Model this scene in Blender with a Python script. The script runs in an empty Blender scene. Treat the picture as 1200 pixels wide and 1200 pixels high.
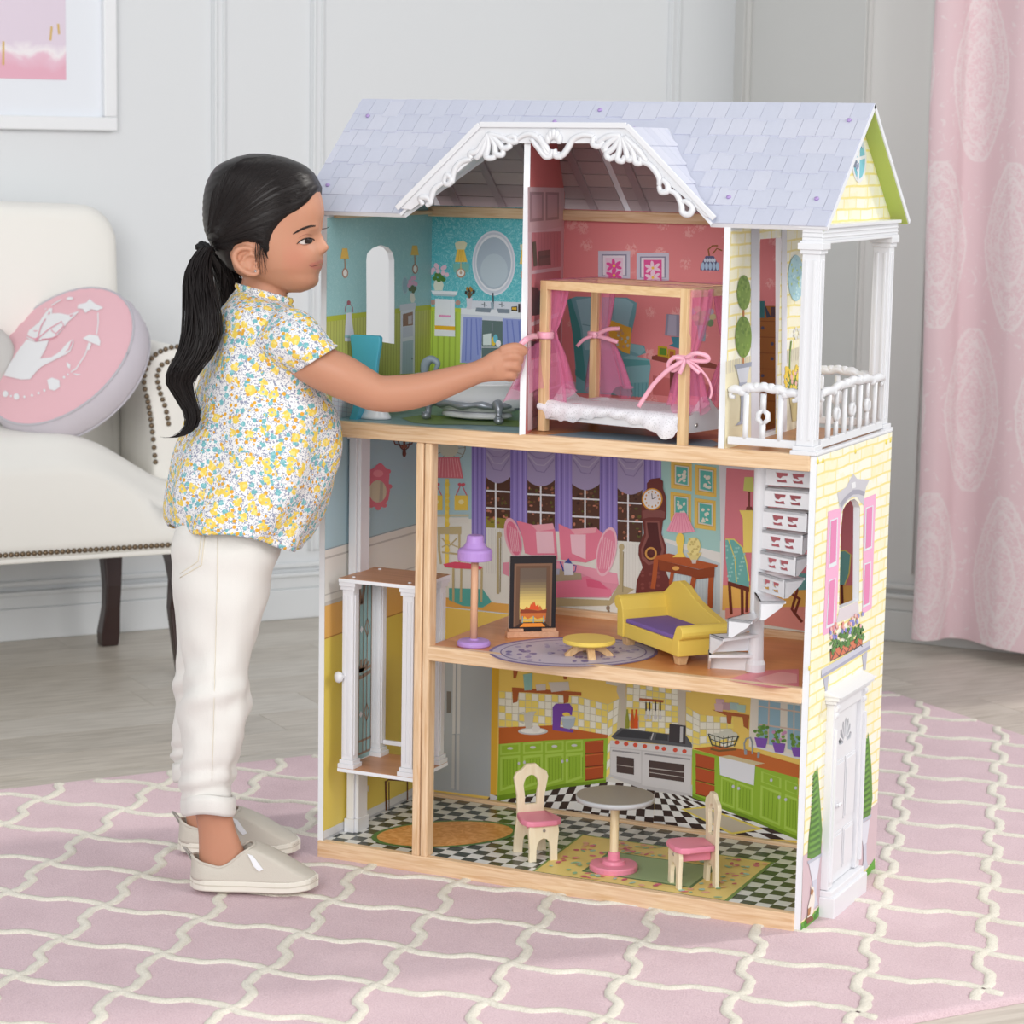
import bpy, bmesh, math, random
from mathutils import Vector as V, Matrix, noise as mnoise
from mathutils.geometry import tessellate_polygon
random.seed(7)
sc = bpy.context.scene
COL = sc.collection
pi = math.pi

# ------------------------------------------------------------------ camera, world, lights, exposure
CAMP = V((1.8756, -3.2891, 1.1099))
_yaw, _pit, _rol = .4481, .1477, .0162
FPX, PPX, PPY = 2930.54, 578.27, 600.0
FW = V((-math.sin(_yaw)*math.cos(_pit), math.cos(_yaw)*math.cos(_pit), -math.sin(_pit)))
_r0 = V((math.cos(_yaw), math.sin(_yaw), 0)); _u0 = _r0.cross(FW)
RT = _r0*math.cos(_rol) + _u0*math.sin(_rol)
UP = _u0*math.cos(_rol) - _r0*math.sin(_rol)
cd = bpy.data.cameras.new('camera'); cam = bpy.data.objects.new('camera', cd); COL.objects.link(cam)
cd.sensor_fit = 'HORIZONTAL'; cd.sensor_width = 36.0; cd.lens = 36.0*FPX/1200.0
cd.shift_x = (600.0-PPX)/1200.0; cd.clip_start = .05; cd.clip_end = 60
m = Matrix((RT, UP, -FW)).transposed().to_4x4(); m.translation = CAMP; cam.matrix_world = m
cd.dof.use_dof = True; cd.dof.focus_distance = 3.72; cd.dof.aperture_fstop = 9.0
sc.camera = cam

wld = bpy.data.worlds.new('studio'); sc.world = wld; wld.use_nodes = True
wb = wld.node_tree.nodes['Background']; wb.inputs[0].default_value = (.93, .965, 1.0, 1); wb.inputs[1].default_value = .52

def lamp(name, kind, loc, target, energy, color=(1, 1, 1), size=1.0, angle=.05):
    d = bpy.data.lights.new(name, kind); d.energy = energy; d.color = color
    if kind == 'AREA': d.shape = 'DISK'; d.size = size
    if kind == 'SUN': d.angle = angle
    o = bpy.data.objects.new(name, d); COL.objects.link(o); o.location = loc
    o.rotation_euler = (V(target)-V(loc)).to_track_quat('-Z', 'Y').to_euler()
    return o
lamp('window_sun', 'SUN', (3.4, 3.6, 3.6), (.4, .2, .4), 1.2, (1, .965, .91), angle=.09)
lamp('softbox_front', 'AREA', (1.3, -4.6, 2.1), (.2, .3, .6), 118, (1, .985, .97), 2.6)
lamp('softbox_right', 'AREA', (4.6, -1.2, 2.6), (0, .4, .6), 70, (1, .98, .96), 2.2)
sc.view_settings.view_transform = 'Standard'; sc.view_settings.look = 'None'
sc.view_settings.gamma = 1; sc.view_settings.use_curve_mapping = False
sc.view_settings.exposure = 0.12

# ------------------------------------------------------------------ pixel -> point on a known plane
def ray(px, py): return FW + RT*((px-PPX)/FPX) - UP*((py-PPY)/FPX)
def at(px, py, ax, v):
    d = ray(px, py); i = 'XYZ'.index(ax); return CAMP + d*((v-CAMP[i])/d[i])
def atp(px, py, p0, n):
    d = ray(px, py); return CAMP + d*((V(p0)-CAMP).dot(n)/d.dot(n))

# ------------------------------------------------------------------ materials
def lin(c):
    c = c/255.0
    return c/12.92 if c <= .04045 else ((c+.055)/1.055)**2.4
def S(r, g, b): return (lin(r), lin(g), lin(b), 1)
MATS = {}
def mat(name, col, rough=.5, metal=0, spec=.5, sheen=0, bump=None, vary=None, coat=0, sss=0):
    """plain principled material; bump=(scale,strength), vary=(scale,amount,col2)"""
    if name in MATS: return MATS[name]
    M = bpy.data.materials.new(name); M.use_nodes = True; nt = M.node_tree; b = nt.nodes['Principled BSDF']
    b.inputs['Base Color'].default_value = col; b.inputs['Roughness'].default_value = rough
    b.inputs['Metallic'].default_value = metal; b.inputs['Specular IOR Level'].default_value = spec
    if sheen: b.inputs['Sheen Weight'].default_value = sheen
    if coat: b.inputs['Coat Weight'].default_value = coat; b.inputs['Coat Roughness'].default_value = .25
    if sss:
        b.inputs['Subsurface Weight'].default_value = sss; b.inputs['Subsurface Radius'].default_value = (.012, .005, .003)
        b.inputs['Subsurface Scale'].default_value = .6
    tc = nt.nodes.new('ShaderNodeTexCoord')
    if vary:
        n = nt.nodes.new('ShaderNodeTexNoise'); n.inputs['Scale'].default_value = vary[0]; n.inputs['Detail'].default_value = 4
        nt.links.new(tc.outputs['Object'], n.inputs['Vector'])
        r = nt.nodes.new('ShaderNodeValToRGB'); r.color_ramp.elements[0].position = .35; r.color_ramp.elements[1].position = .65
        r.color_ramp.elements[0].color = col; r.color_ramp.elements[1].color = vary[2] if len(vary) > 2 else col
        if len(vary) == 2: r.color_ramp.elements[0].color = tuple(c*(1-vary[1]) for c in col[:3])+(1,)
        nt.links.new(n.outputs['Fac'], r.inputs['Fac']); nt.links.new(r.outputs['Color'], b.inputs['Base Color'])
    if bump:
        n = nt.nodes.new('ShaderNodeTexNoise'); n.inputs['Scale'].default_value = bump[0]; n.inputs['Detail'].default_value = 3
        nt.links.new(tc.outputs['Object'], n.inputs['Vector'])
        bp = nt.nodes.new('ShaderNodeBump'); bp.inputs['Strength'].default_value = bump[1]; bp.inputs['Distance'].default_value = .002
        nt.links.new(n.outputs['Fac'], bp.inputs['Height']); nt.links.new(bp.outputs['Normal'], b.inputs['Normal'])
    MATS[name] = M; return M
def wood(name, c1, c2, axis='X', scale=1.0, rough=.5, stretch=14):
    if name in MATS: return MATS[name]
    M = bpy.data.materials.new(name); M.use_nodes = True; nt = M.node_tree; b = nt.nodes['Principled BSDF']
    b.inputs['Roughness'].default_value = rough
    tc = nt.nodes.new('ShaderNodeTexCoord'); mp = nt.nodes.new('ShaderNodeMapping')
    s = [stretch*scale]*3; s['XYZ'.index(axis)] = scale; mp.inputs['Scale'].default_value = s
    nt.links.new(tc.outputs['Object'], mp.inputs['Vector'])
    n = nt.nodes.new('ShaderNodeTexNoise'); n.inputs['Scale'].default_value = 9; n.inputs['Detail'].default_value = 6; n.inputs['Distortion'].default_value = .6
    nt.links.new(mp.outputs['Vector'], n.inputs['Vector'])
    r = nt.nodes.new('ShaderNodeValToRGB'); e = r.color_ramp.elements
    e[0].position = .3; e[0].color = c2; e[1].position = .62; e[1].color = c1
    nt.links.new(n.outputs['Fac'], r.inputs['Fac']); nt.links.new(r.outputs['Color'], b.inputs['Base Color'])
    MATS[name] = M; return M
def nodemat(name, rough=.5):
    M = bpy.data.materials.new(name); M.use_nodes = True; nt = M.node_tree; b = nt.nodes['Principled BSDF']
    b.inputs['Roughness'].default_value = rough
    def N(t, **k):
        n = nt.nodes.new(t)
        for a, v in k.items():
            if hasattr(n, a): setattr(n, a, v)
            else: n.inputs[a.replace('_', ' ')].default_value = v
        return n
    def L(a, bb): nt.links.new(a, bb)
    MATS[name] = M; return M, N, L, b
def mixcol(N, L, fac, a, b):
    x = N('ShaderNodeMix', data_type='RGBA')
    for i, v in ((6, a), (7, b)):
        if isinstance(v, tuple): x.inputs[i].default_value = v
        else: L(v, x.inputs[i])
    if isinstance(fac, float): x.inputs[0].default_value = fac
    else: L(fac, x.inputs[0])
    return x.outputs[2]
def math_(N, L, op, a, b=None):
    x = N('ShaderNodeMath', operation=op)
    for i, v in ((0, a), (1, b)):
        if v is None: continue
        if isinstance(v, (int, float)): x.inputs[i].default_value = v
        else: L(v, x.inputs[i])
    return x.outputs[0]
# print ink: flat colours carried by the mesh
def print_mat():
    M, N, L, b = nodemat('printed_ink', .42)
    a = N('ShaderNodeAttribute', attribute_name='ink'); L(a.outputs['Color'], b.inputs['Base Color']); b.inputs['Specular IOR Level'].default_value = .35
    return M
INK = print_mat()

# ------------------------------------------------------------------ mesh building
class MB:
    def __init__(s): s.v = []; s.f = []; s.c = []
    def add(s, vs, fs, col=None):
        o = len(s.v); s.v += [V(p) for p in vs]; s.f += [tuple(i+o for i in f) for f in fs]; s.c += [col]*len(fs); return s
    def box(s, x0, x1, y0, y1, z0, z1, col=None):
        return s.add([(x0,y0,z0),(x1,y0,z0),(x1,y1,z0),(x0,y1,z0),(x0,y0,z1),(x1,y0,z1),(x1,y1,z1),(x0,y1,z1)],
                     [(0,3,2,1),(4,5,6,7),(0,1,5,4),(1,2,6,5),(2,3,7,6),(3,0,4,7)], col)
    def obox(s, c, a, b, d, col=None):
        c, a, b, d = V(c), V(a), V(b), V(d)
        return s.add([c-a-b-d, c+a-b-d, c+a+b-d, c-a+b-d, c-a-b+d, c+a-b+d, c+a+b+d, c-a+b+d],
                     [(0,3,2,1),(4,5,6,7),(0,1,5,4),(1,2,6,5),(2,3,7,6),(3,0,4,7)], col)
    def bar(s, p, q, w, h=None, up=(0,0,1), col=None):
        p, q = V(p), V(q); d = (q-p); a = d*.5; d.normalize(); up = V(up)
        x = d.cross(up)
        if x.length < 1e-4: x = d.cross(V((1,0,0)))
        x.normalize(); y = x.cross(d); h = h or w
        return s.obox((p+q)/2, a, x*w/2, y*h/2, col)
    def loft(s, rings, closed=True, cap=True, col=None):
        n = len(rings[0]); o = len(s.v)
        for r in rings: s.v += [V(p) for p in r]
        for i in range(len(rings)-1):
            for j in range(n if closed else n-1):
                k = (j+1) % n
                s.f.append((o+i*n+j, o+i*n+k, o+(i+1)*n+k, o+(i+1)*n+j)); s.c.append(col)
        if cap and closed:
            s.f.append(tuple(o+j for j in reversed(range(n)))); s.c.append(col)
            s.f.append(tuple(o+(len(rings)-1)*n+j for j in range(n))); s.c.append(col)
        return s
    def tube(s, path, r, n=8, cap=True, col=None, flat=1.0):
        path = [V(p) for p in path]; k = len(path)
        if not isinstance(r, (list, tuple)): r = [r]*k
        rings = []; nrm = None
        for i, p in enumerate(path):
            t = path[min(i+1, k-1)]-path[max(i-1, 0)]
            if t.length < 1e-9: t = V((0,0,1))
            t.normalize()
            if nrm is None:
                nrm = t.cross(V((0,0,1)))
                if nrm.length < 1e-3: nrm = t.cross(V((1,0,0)))
            nrm = nrm - t*nrm.dot(t)
            if nrm.length < 1e-6: nrm = t.orthogonal()
            nrm.normalize(); bn = t.cross(nrm)
            rings.append([p + nrm*math.cos(a)*r[i] + bn*math.sin(a)*r[i]*flat for a in [2*pi*j/n for j in range(n)]])
        return s.loft(rings, True, cap, col)
    def lathe(s, prof, c=(0,0,0), n=24, ax=None, col=None, sx=1, sy=1):
        c = V(c)
        if ax is None: x, y, z = V((1,0,0)), V((0,1,0)), V((0,0,1))
        else:
            z = V(ax).normalized(); x = z.orthogonal().normalized(); y = z.cross(x)
        return s.loft([[c + x*(r*sx*math.cos(2*pi*j/n)) + y*(r*sy*math.sin(2*pi*j/n)) + z*h for j in range(n)] for r, h in prof], True, True, col)
    def ball(s, c, r, n=10, m=6, ax=None, col=None):
        if not isinstance(r, (tuple, list)): r = (r, r, r)
        rings = []
        for i in range(1, m):
            t = pi*i/m
            rings.append([V(c)+V((r[0]*math.sin(t)*math.cos(2*pi*j/n), r[1]*math.sin(t)*math.sin(2*pi*j/n), -r[2]*math.cos(t))) for j in range(n)])
        return s.loft(rings, True, True, col)
    def prism(s, poly, vec, holes=(), col=None):
        """poly: 3D points of a flat outline, extruded by vec; holes cut right through"""
        vec = V(vec); loops = [[V(p) for p in poly]]+[[V(p) for p in h] for h in holes]
        tris = tessellate_polygon(loops); flat = [p for l in loops for p in l]; n = len(flat)
        fs = [tuple(t) for t in tris]+[tuple(i+n for i in reversed(t)) for t in tris]
        o = 0
        for l in loops:
            k = len(l)
            for i in range(k): fs.append((o+i, o+(i+1) % k, o+(i+1) % k+n, o+i+n))
            o += k
        return s.add(flat+[p+vec for p in flat], fs, col)
    def sheet(s, poly, holes=(), col=None):
        loops = [[V(p) for p in poly]]+[[V(p) for p in h] for h in holes]
        return s.add([p for l in loops for p in l], [tuple(t) for t in tessellate_polygon(loops)], col)
    def grid(s, fn, nu, nv, col=None):
        o = len(s.v)
        for i in range(nu+1):
            for j in range(nv+1): s.v.append(V(fn(i/nu, j/nv)))
        for i in range(nu):
            for j in range(nv):
                a = o+i*(nv+1)+j; s.f.append((a, a+1, a+nv+2, a+nv+1)); s.c.append(col)
        return s

ROOTLOC = {}
def thing(name, label, cat, loc=(0,0,0), group=None):
    o = bpy.data.objects.new(name, None); COL.objects.link(o); o.location = loc; o.empty_display_size = .05
    o['label'] = label; o['category'] = cat
    if group: o['group'] = group
    ROOTLOC[o.name] = V(loc); return o
def rootof(o):
    while o.parent: o = o.parent
    return o
def build(name, mb, material, parent=None, smooth=False, bevel=0, local=False, label=None, seg=2, solid=0, subsurf=0, origin=None):
    me = bpy.data.meshes.new(name)
    off = V((0,0,0))
    if parent is not None and not local: off = ROOTLOC[rootof(parent).name]
    if parent is None and origin is not None: off = V(origin)
    me.from_pydata([tuple(p-off) for p in mb.v], [], mb.f)
    ink = any(c is not None for c in mb.c)
    if ink:
        at_ = me.attributes.new('ink', 'FLOAT_COLOR', 'FACE')
        for i, c in enumerate(mb.c): at_.data[i].color = c or (1,1,1,1)
    me.materials.append(material)
    bm = bmesh.new(); bm.from_mesh(me); bmesh.ops.recalc_face_normals(bm, faces=bm.faces); bm.to_mesh(me); bm.free()
    if smooth:
        for p in me.polygons: p.use_smooth = True
    o = bpy.data.objects.new(name, me); COL.objects.link(o)
    if parent is not None: o.parent = parent
    else:
        o.location = off; ROOTLOC[o.name] = off
    if label: o['label'] = label
    if solid:
        md = o.modifiers.new('s', 'SOLIDIFY'); md.thickness = solid; md.offset = 0
    if subsurf:
        md = o.modifiers.new('ss', 'SUBSURF'); md.levels = subsurf; md.render_levels = subsurf
    if bevel:
        md = o.modifiers.new('b', 'BEVEL'); md.width = bevel; md.segments = seg; md.limit_method = 'ANGLE'; md.angle_limit = .6
    return o
def tag(o, label, cat, group=None):
    o['label'] = label; o['category'] = cat
    if group: o['group'] = group
    return o
def struct(o): o['kind'] = 'structure'; return o
def copy_tree(o, parent=None):
    c = o.copy(); COL.objects.link(c)
    if parent is not None: c.parent = parent
    for ch in list(o.children): copy_tree(ch, c)
    return c
def smoothstep(a, b, x):
    t = max(0, min(1, (x-a)/(b-a))); return t*t*(3-2*t)
def interp(xs, ys, x):
    if x <= xs[0]: return ys[0]
    for i in range(len(xs)-1):
        if x <= xs[i+1]:
            t = (x-xs[i])/(xs[i+1]-xs[i]); return ys[i]+(ys[i+1]-ys[i])*t
    return ys[-1]
def catmull(pts, k=6):
    pts = [V(p) for p in pts]; out = []
    for i in range(len(pts)-1):
        p0 = pts[max(i-1,0)]; p1 = pts[i]; p2 = pts[i+1]; p3 = pts[min(i+2, len(pts)-1)]
        for j in range(k):
            t = j/k
            out.append(.5*((2*p1)+(-p0+p2)*t+(2*p0-5*p1+4*p2-p3)*t*t+(-p0+3*p1-3*p2+p3)*t**3))
    out.append(pts[-1]); return out

# ================================================================== THE ROOM
FZ = -.008                                                       # room floor; the rug's pile rises to about z = 0
L0 = V((-1.4617, 1.1531, FZ)); WD = V((.59850602, .80111831, 0)); WN = V((.80111831, -.59850602, 0))
def W(s, t, z): return L0 + WD*s + WN*t + V((0,0,z))          # along the left wall, out from it, up
CORN = L0 + WD*1.876                                            # corner of the two walls
C2 = V((.168, 2.174, FZ))
M_wall = mat('painted_wall', S(227, 230, 232), .6, bump=(60, .05))
M_trim = mat('white_trim_paint', S(227, 230, 232), .45)
M_wall2 = mat('painted_wall_shaded', S(213, 213, 210), .6, bump=(60, .05))  # back and right walls: weaker light there put into a darker, greyer colour
H = 2.7
wl = MB(); p, q = W(-3.2, 0, 0), CORN
wl.obox((p+q)/2 - WN*.05 + V((0,0,H/2)), (q-p)/2, WN*.05, (0,0,H/2))
wall_left = struct(build('wall_left', wl, M_wall))
RD = (C2-CORN).normalized(); RN = V((RD.y, -RD.x, 0))
wr = MB(); wr.obox((CORN+C2)/2 - RN*.05 + V((0,0,H/2)), (C2-CORN)/2, RN*.05, (0,0,H/2))
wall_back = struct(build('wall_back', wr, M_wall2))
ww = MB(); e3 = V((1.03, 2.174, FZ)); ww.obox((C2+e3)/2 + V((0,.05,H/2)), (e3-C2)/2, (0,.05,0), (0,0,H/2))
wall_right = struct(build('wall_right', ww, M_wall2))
# baseboards: a tall flat board with a moulded cap and a rail above it
def base_run(name, a, b, nrm, m_):
    o = MB(); d = (b-a)
    for (t, z0, z1) in ((.014, 0, .072), (.010, .072, .106), (.019, .100, .111)):
        o.obox((a+b)/2 + nrm*t/2 + V((0,0,(z0+z1)/2)), d/2, nrm*t/2, (0,0,(z1-z0)/2))
    o.obox((a+b)/2 + nrm*.006 + V((0,0,.127)), d/2, nrm*.006, (0,0,.006))
    return struct(build(name, o, m_, bevel=.003))
base_run('baseboard_left', W(-3.2,0,0), CORN, WN, M_trim)
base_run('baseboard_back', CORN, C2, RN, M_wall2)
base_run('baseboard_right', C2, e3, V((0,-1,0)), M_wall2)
# panel mouldings
def vtrim(n, p, d, nrm, w=.034, z0=.16, m_=None):
    o = MB()
    for (off, wd, t) in ((0, w, .007), (-w*.32, w*.2, .015), (w*.30, w*.16, .011)):
        o.obox(p + d*off + nrm*t/2 + V((0,0,(z0+H)/2)), d*wd/2, nrm*t/2, (0,0,(H-z0)/2))
    return struct(build('trim_%d' % n, o, m_ or M_trim, bevel=.002))
vtrim(1, W(.509,0,0), WD, WN); vtrim(2, W(.749,0,0), WD, WN); vtrim(3, W(1.70,0,0), WD, WN)
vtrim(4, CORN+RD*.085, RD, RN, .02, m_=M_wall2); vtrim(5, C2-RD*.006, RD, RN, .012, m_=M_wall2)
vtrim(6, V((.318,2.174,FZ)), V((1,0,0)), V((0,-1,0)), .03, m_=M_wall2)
vtrim(7, W(-.78,0,0), WD, WN)
# floor of long pale planks running along the left wall
sub = MB(); sub.box(-4, 4.2, -4.4, 4.2, FZ-.06, FZ-.004)
floor = struct(build('floor', sub, mat('floor_underlay', S(120,116,108), .8)))
def plank_mats():
    out = []
    for i, (a, b) in enumerate((((212,204,192),(188,179,166)), ((217,210,199),(195,187,175)), ((205,197,185),(181,172,159)), ((214,205,192),(190,180,166)))):
        out.append(wood('washed_oak_%d' % i, S(*a), S(*b), 'X', 1.0, .38, 9))
    return out
PM = plank_mats(); pw = .148; rnd = random.Random(3); pk = 0
ang = math.atan2(WD.y, WD.x)
def plank_mesh(ln, mt):
    b = MB(); b.box(-ln/2, ln/2, -pw/2+.0007, pw/2-.0007, -.012, 0)
    me = bpy.data.meshes.new('plank'); me.from_pydata([tuple(v) for v in b.v], [], b.f); me.materials.append(mt); return me
PMS = {(l, i): plank_mesh(l, PM[i]) for l in (.9, 1.2) for i in range(4)}
for row in range(-1, 27):
    t = row*pw+pw/2; s = -3.4 + rnd.random()*.8
    while s < 4.4:
        l = rnd.choice((.9, 1.2)); c = W(s+l/2, t, 0)
        if -3.2 < c.x < 3.4 and -3.4 < c.y < 3.2:
            o = bpy.data.objects.new('plank', PMS[(l, rnd.randrange(4))]); COL.objects.link(o); o.parent = floor
            o.location = c; o.rotation_euler = (0, 0, ang)
        s += l+.0012

# ------------------------------------------------------------------ rug
RU = V((.587, .81, 0)).normalized(); RV = V((RU.y, -RU.x, 0))
u0, u1, v0, v1 = -1.6, 1.56, -.600, .992
RT_ = .002                                                       # pile height
def R(u, v, z=0): return RU*u + RV*v + V((0,0,z))
RB = FZ
def rug_mat(name, c1, c2, sc_):
    M, N, L, b = nodemat(name, .95); tc = N('ShaderNodeTexCoord')
    n = N('ShaderNodeTexNoise', Scale=420, Detail=3); L(tc.outputs['Object'], n.inputs['Vector'])
    n2 = N('ShaderNodeTexNoise', Scale=9, Detail=3); L(tc.outputs['Object'], n2.inputs['Vector'])
    f = math_(N, L, 'ADD', math_(N, L, 'MULTIPLY', n.outputs['Fac'], .75), math_(N, L, 'MULTIPLY', n2.outputs['Fac'], .35))
    r = N('ShaderNodeValToRGB'); r.color_ramp.elements[0].position = .38; r.color_ramp.elements[1].position = .68
    r.color_ramp.elements[0].color = c2; r.color_ramp.elements[1].color = c1; L(f, r.inputs['Fac']); L(r.outputs['Color'], b.inputs['Base Color'])
    bp = N('ShaderNodeBump', Strength=.55, Distance=.003); L(n.outputs['Fac'], bp.inputs['Height']); L(bp.outputs['Normal'], b.inputs['Normal'])
    b.inputs['Sheen Weight'].default_value = .15; b.inputs['Specular IOR Level'].default_value = .1
    return M
M_rug = rug_mat('pink_rug_pile', S(223,197,203), S(203,175,182), 1)
M_rugw = rug_mat('cream_rug_pile', S(238,233,220), S(218,212,197), 1)
rug = thing('rug', 'pink wool rug with a cream trellis pattern under the dollhouse', 'rug', R((u0+u1)/2, (v0+v1)/2, FZ))
mb = MB(); rr = .010
def rugpt(a, b_):
    # grid over top incl. rounded rim
    u = u0 + (u1-u0)*a; v = v0 + (v1-v0)*b_
    e = min(u-u0, u1-u, v-v0, v1-v)
    z = RB+.0004+(RT_-RB-.0004)*math.sqrt(max(0, 1-(1-min(1, e/rr))**2)) if e < rr else RT_
    z += .0012*mnoise.noise(V((u*38, v*38, 0))) if e >= rr else 0
    return R(u, v, z)
def cuts(n): return [0, .0011, .0028, .0058, .010] + [.010+(1-.02)*i/n for i in range(1, n)] + [.99, .9942, .9972, .9989, 1]
cu = cuts(150); cv = cuts(90)
mb.loft([[rugpt(a, b_) for b_ in cv] for a in cu], closed=False)
build('pile', mb, M_rug, rug, smooth=True)
mb = MB(); mb.loft([[R(u0,v0,RB+.0003), R(u1,v0,RB+.0003)], [R(u0,v1,RB+.0003), R(u1,v1,RB+.0003)]], closed=False); build('backing', mb, M_rugw, rug)
# trellis: lattice found from the crossings (ogee lines with notched shoulders)
nu_, nv_ = V((.1030, .1205, 0)), V((-.1030, .1205, 0))           # lattice steps in (u,v): along both line families
n0 = V((-.077, .225, 0))                                          # one crossing
def lattice_line(a, b_, k=30, amp=.0105):
    d = b_-a; ln = d.length; d = d.normalized(); nn = V((-d.y, d.x, 0)); out = []
    for i in range(k+1):
        t = i/k
        w = amp*math.sin(2*pi*t) + .0030*math.sin(6*pi*t)*math.sin(pi*t)
        out.append(a + d*(ln*t) + nn*w)
    return out
tr = MB(); rnd = random.Random(11)
def ribbon(pts, wd, full=True):
    k = len(pts); rows = []
    for i, p in enumerate(pts):
        d = (pts[min(i+1,k-1)]-pts[max(i-1,0)]).normalized(); nn = V((-d.y, d.x, 0))
        w = wd*(1+.25*mnoise.noise(V((p.x*90, p.y*90, 3)))); w2 = wd*(1+.25*mnoise.noise(V((p.x*90, p.y*90, 9))))
        if i in (0, k-1): w *= 1.35; w2 *= 1.35
        hz = RT_ + .0022 + .0008*mnoise.noise(V((p.x*120, p.y*120, 1)))
        if not full and i in (0, k-1): hz = RT_-.004
        rows.append([(p+nn*w, RT_-.003), (p+nn*w*.75, hz), (p, hz+.0006), (p-nn*w2*.75, hz), (p-nn*w2, RT_-.003)])
    rr_ = [[R(q.x, q.y, z) for q, z in row] for row in rows]
    tr.loft(rr_, closed=False)
def inside(p): return u0+.012 < p.x < u1-.012 and v0+.012 < p.y < v1-.012
def clip(pts): return [p for p in pts if inside(p)]
for i in range(-26, 26):
    for j in range(-26, 26):
        a = n0 + nu_*i + nv_*j
        for dlt in (nu_, nv_):
            pts = clip(lattice_line(a, a+dlt))
            if len(pts) > 2: ribbon(pts, .0090, len(pts) == 31)
o = build('trellis_pattern', tr, M_rugw, rug, smooth=True); o['label'] = 'raised cream trellis lines'
# ================================================================== WALL PICTURE, SOFA, CUSHIONS, CURTAIN
pc = W(-.05, .0, 1.30)
pic = thing('framed_picture', 'white framed pink abstract print on the left wall', 'picture', W(-.05, .012, 1.116))
def wbox(mb, s0, s1, t0, t1, z0, z1, col=None):
    return mb.obox(W((s0+s1)/2, (t0+t1)/2, (z0+z1)/2), WD*(s1-s0)/2, WN*(t1-t0)/2, (0,0,(z1-z0)/2), col)
M_frame = mat('white_lacquer', S(236,238,240), .35)
ps0, ps1, pz0, pz1 = -.62, .263, 1.124, 1.79
mb = MB(); f = .030
wbox(mb, ps0, ps1, .002, .028, pz0, pz0+f); build('frame_rail', mb, M_frame, pic, bevel=.003)
mb = MB(); wbox(mb, ps0, ps1, .002, .028, pz1-f, pz1); build('frame_rail', mb, M_frame, pic, bevel=.003)
mb = MB(); wbox(mb, ps0, ps0+f, .002, .0275, pz0+f, pz1-f); build('frame_stile', mb, M_frame, pic, bevel=.003)
mb = MB(); wbox(mb, ps1-f, ps1, .002, .0275, pz0+f, pz1-f); build('frame_stile', mb, M_frame, pic, bevel=.003)
mb = MB(); wbox(mb, ps0+f, ps1-f, .002, .012, pz0+f, pz1-f); build('mat_board', mb, mat('mat_board', S(236,240,246), .7), pic)
M, N, L, b = nodemat('pink_abstract', .6); tc = N('ShaderNodeTexCoord')
n = N('ShaderNodeTexNoise', Scale=11, Detail=6, Distortion=1.4); L(tc.outputs['Object'], n.inputs['Vector'])
sx = N('ShaderNodeSeparateXYZ'); L(tc.outputs['Object'], sx.inputs[0])
f1 = math_(N, L, 'MULTIPLY', math_(N, L, 'SUBTRACT', sx.outputs['Z'], .165), 16.0)
f2 = math_(N, L, 'ADD', f1, math_(N, L, 'MULTIPLY', n.outputs['Fac'], 1.1))
r = N('ShaderNodeValToRGB'); e = r.color_ramp.elements
e[0].position = .1; e[0].color = S(233,178,196); e[1].position = .95; e[1].color = S(228,214,228)
x = r.color_ramp.elements.new(.5); x.color = S(236,196,212); x = r.color_ramp.elements.new(.68); x.color = S(246,240,243)
L(f2, r.inputs['Fac']); L(r.outputs['Color'], b.inputs['Base Color'])
mb = MB(); wbox(mb, -.50, .151, .0125, .0135, 1.232, 1.69); build('artwork', mb, M, pic)
for (s_, z_, a, h) in ((.012,1.285,.02,.05), (-.02,1.33,.5,.03), (.118,1.33,.1,.03), (.135,1.34,-.1,.022)):
    mb = MB(); mb.obox(W(s_, .0142, z_), (WD*math.sin(a)+V((0,0,math.cos(a))))*h/2, (WD*math.cos(a)-V((0,0,math.sin(a))))*.0022, WN*.0003)
    build('gold_stroke', mb, mat('gold_paint', S(214,178,96), .4), pic)

# ---- loveseat
M_sofa = mat('ivory_linen', S(246,244,237), .85, bump=(900, .25), sheen=.15)
M_leg = mat('dark_mahogany', S(52,30,28), .3, coat=.3)
M_nail = mat('antique_brass_nail', S(122,105,84), .35, metal=.75)
so = thing('loveseat', 'ivory upholstered loveseat with brass nailhead trim and dark legs against the wall', 'sofa', W(-.3, .3, 0))
def WS(pts): return [W(*p) for p in pts]
sL, sR, tF = -.92, .26, .50
# seat: crowned, its right end falling away to the arm
def seat_pt(a, b_):
    s = sL+(sR-sL)*a; t = .10+(tF+.015-.10)*b_
    z = .512 - .115*smoothstep(-.02, .262, s)**1.2 - .055*smoothstep(.80, 1.0, b_)**2
    return s, t, z
mb = MB(); nu2, nv2 = 44, 22; top = []
for i in range(nu2+1):
    row = [W(*seat_pt(i/nu2, j/nv2)) for j in range(nv2+1)]
    s, t, z = seat_pt(i/nu2, 1)
    for (dt, zz) in ((.004, z-.02), (.006, .36), (.002, .30), (0, .272)): row.append(W(s, tF+.015+dt, zz))
    row.append(W(s, .10, .272))
    top.append(row)
mb.loft(top, closed=True, cap=True); build('seat', mb, M_sofa, so, smooth=True, bevel=0)
mb = MB(); wbox(mb, sL, sR, tF-.004, tF+.016, .262, .274); build('seat_welt', mb, M_sofa, so, bevel=.004)
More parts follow.
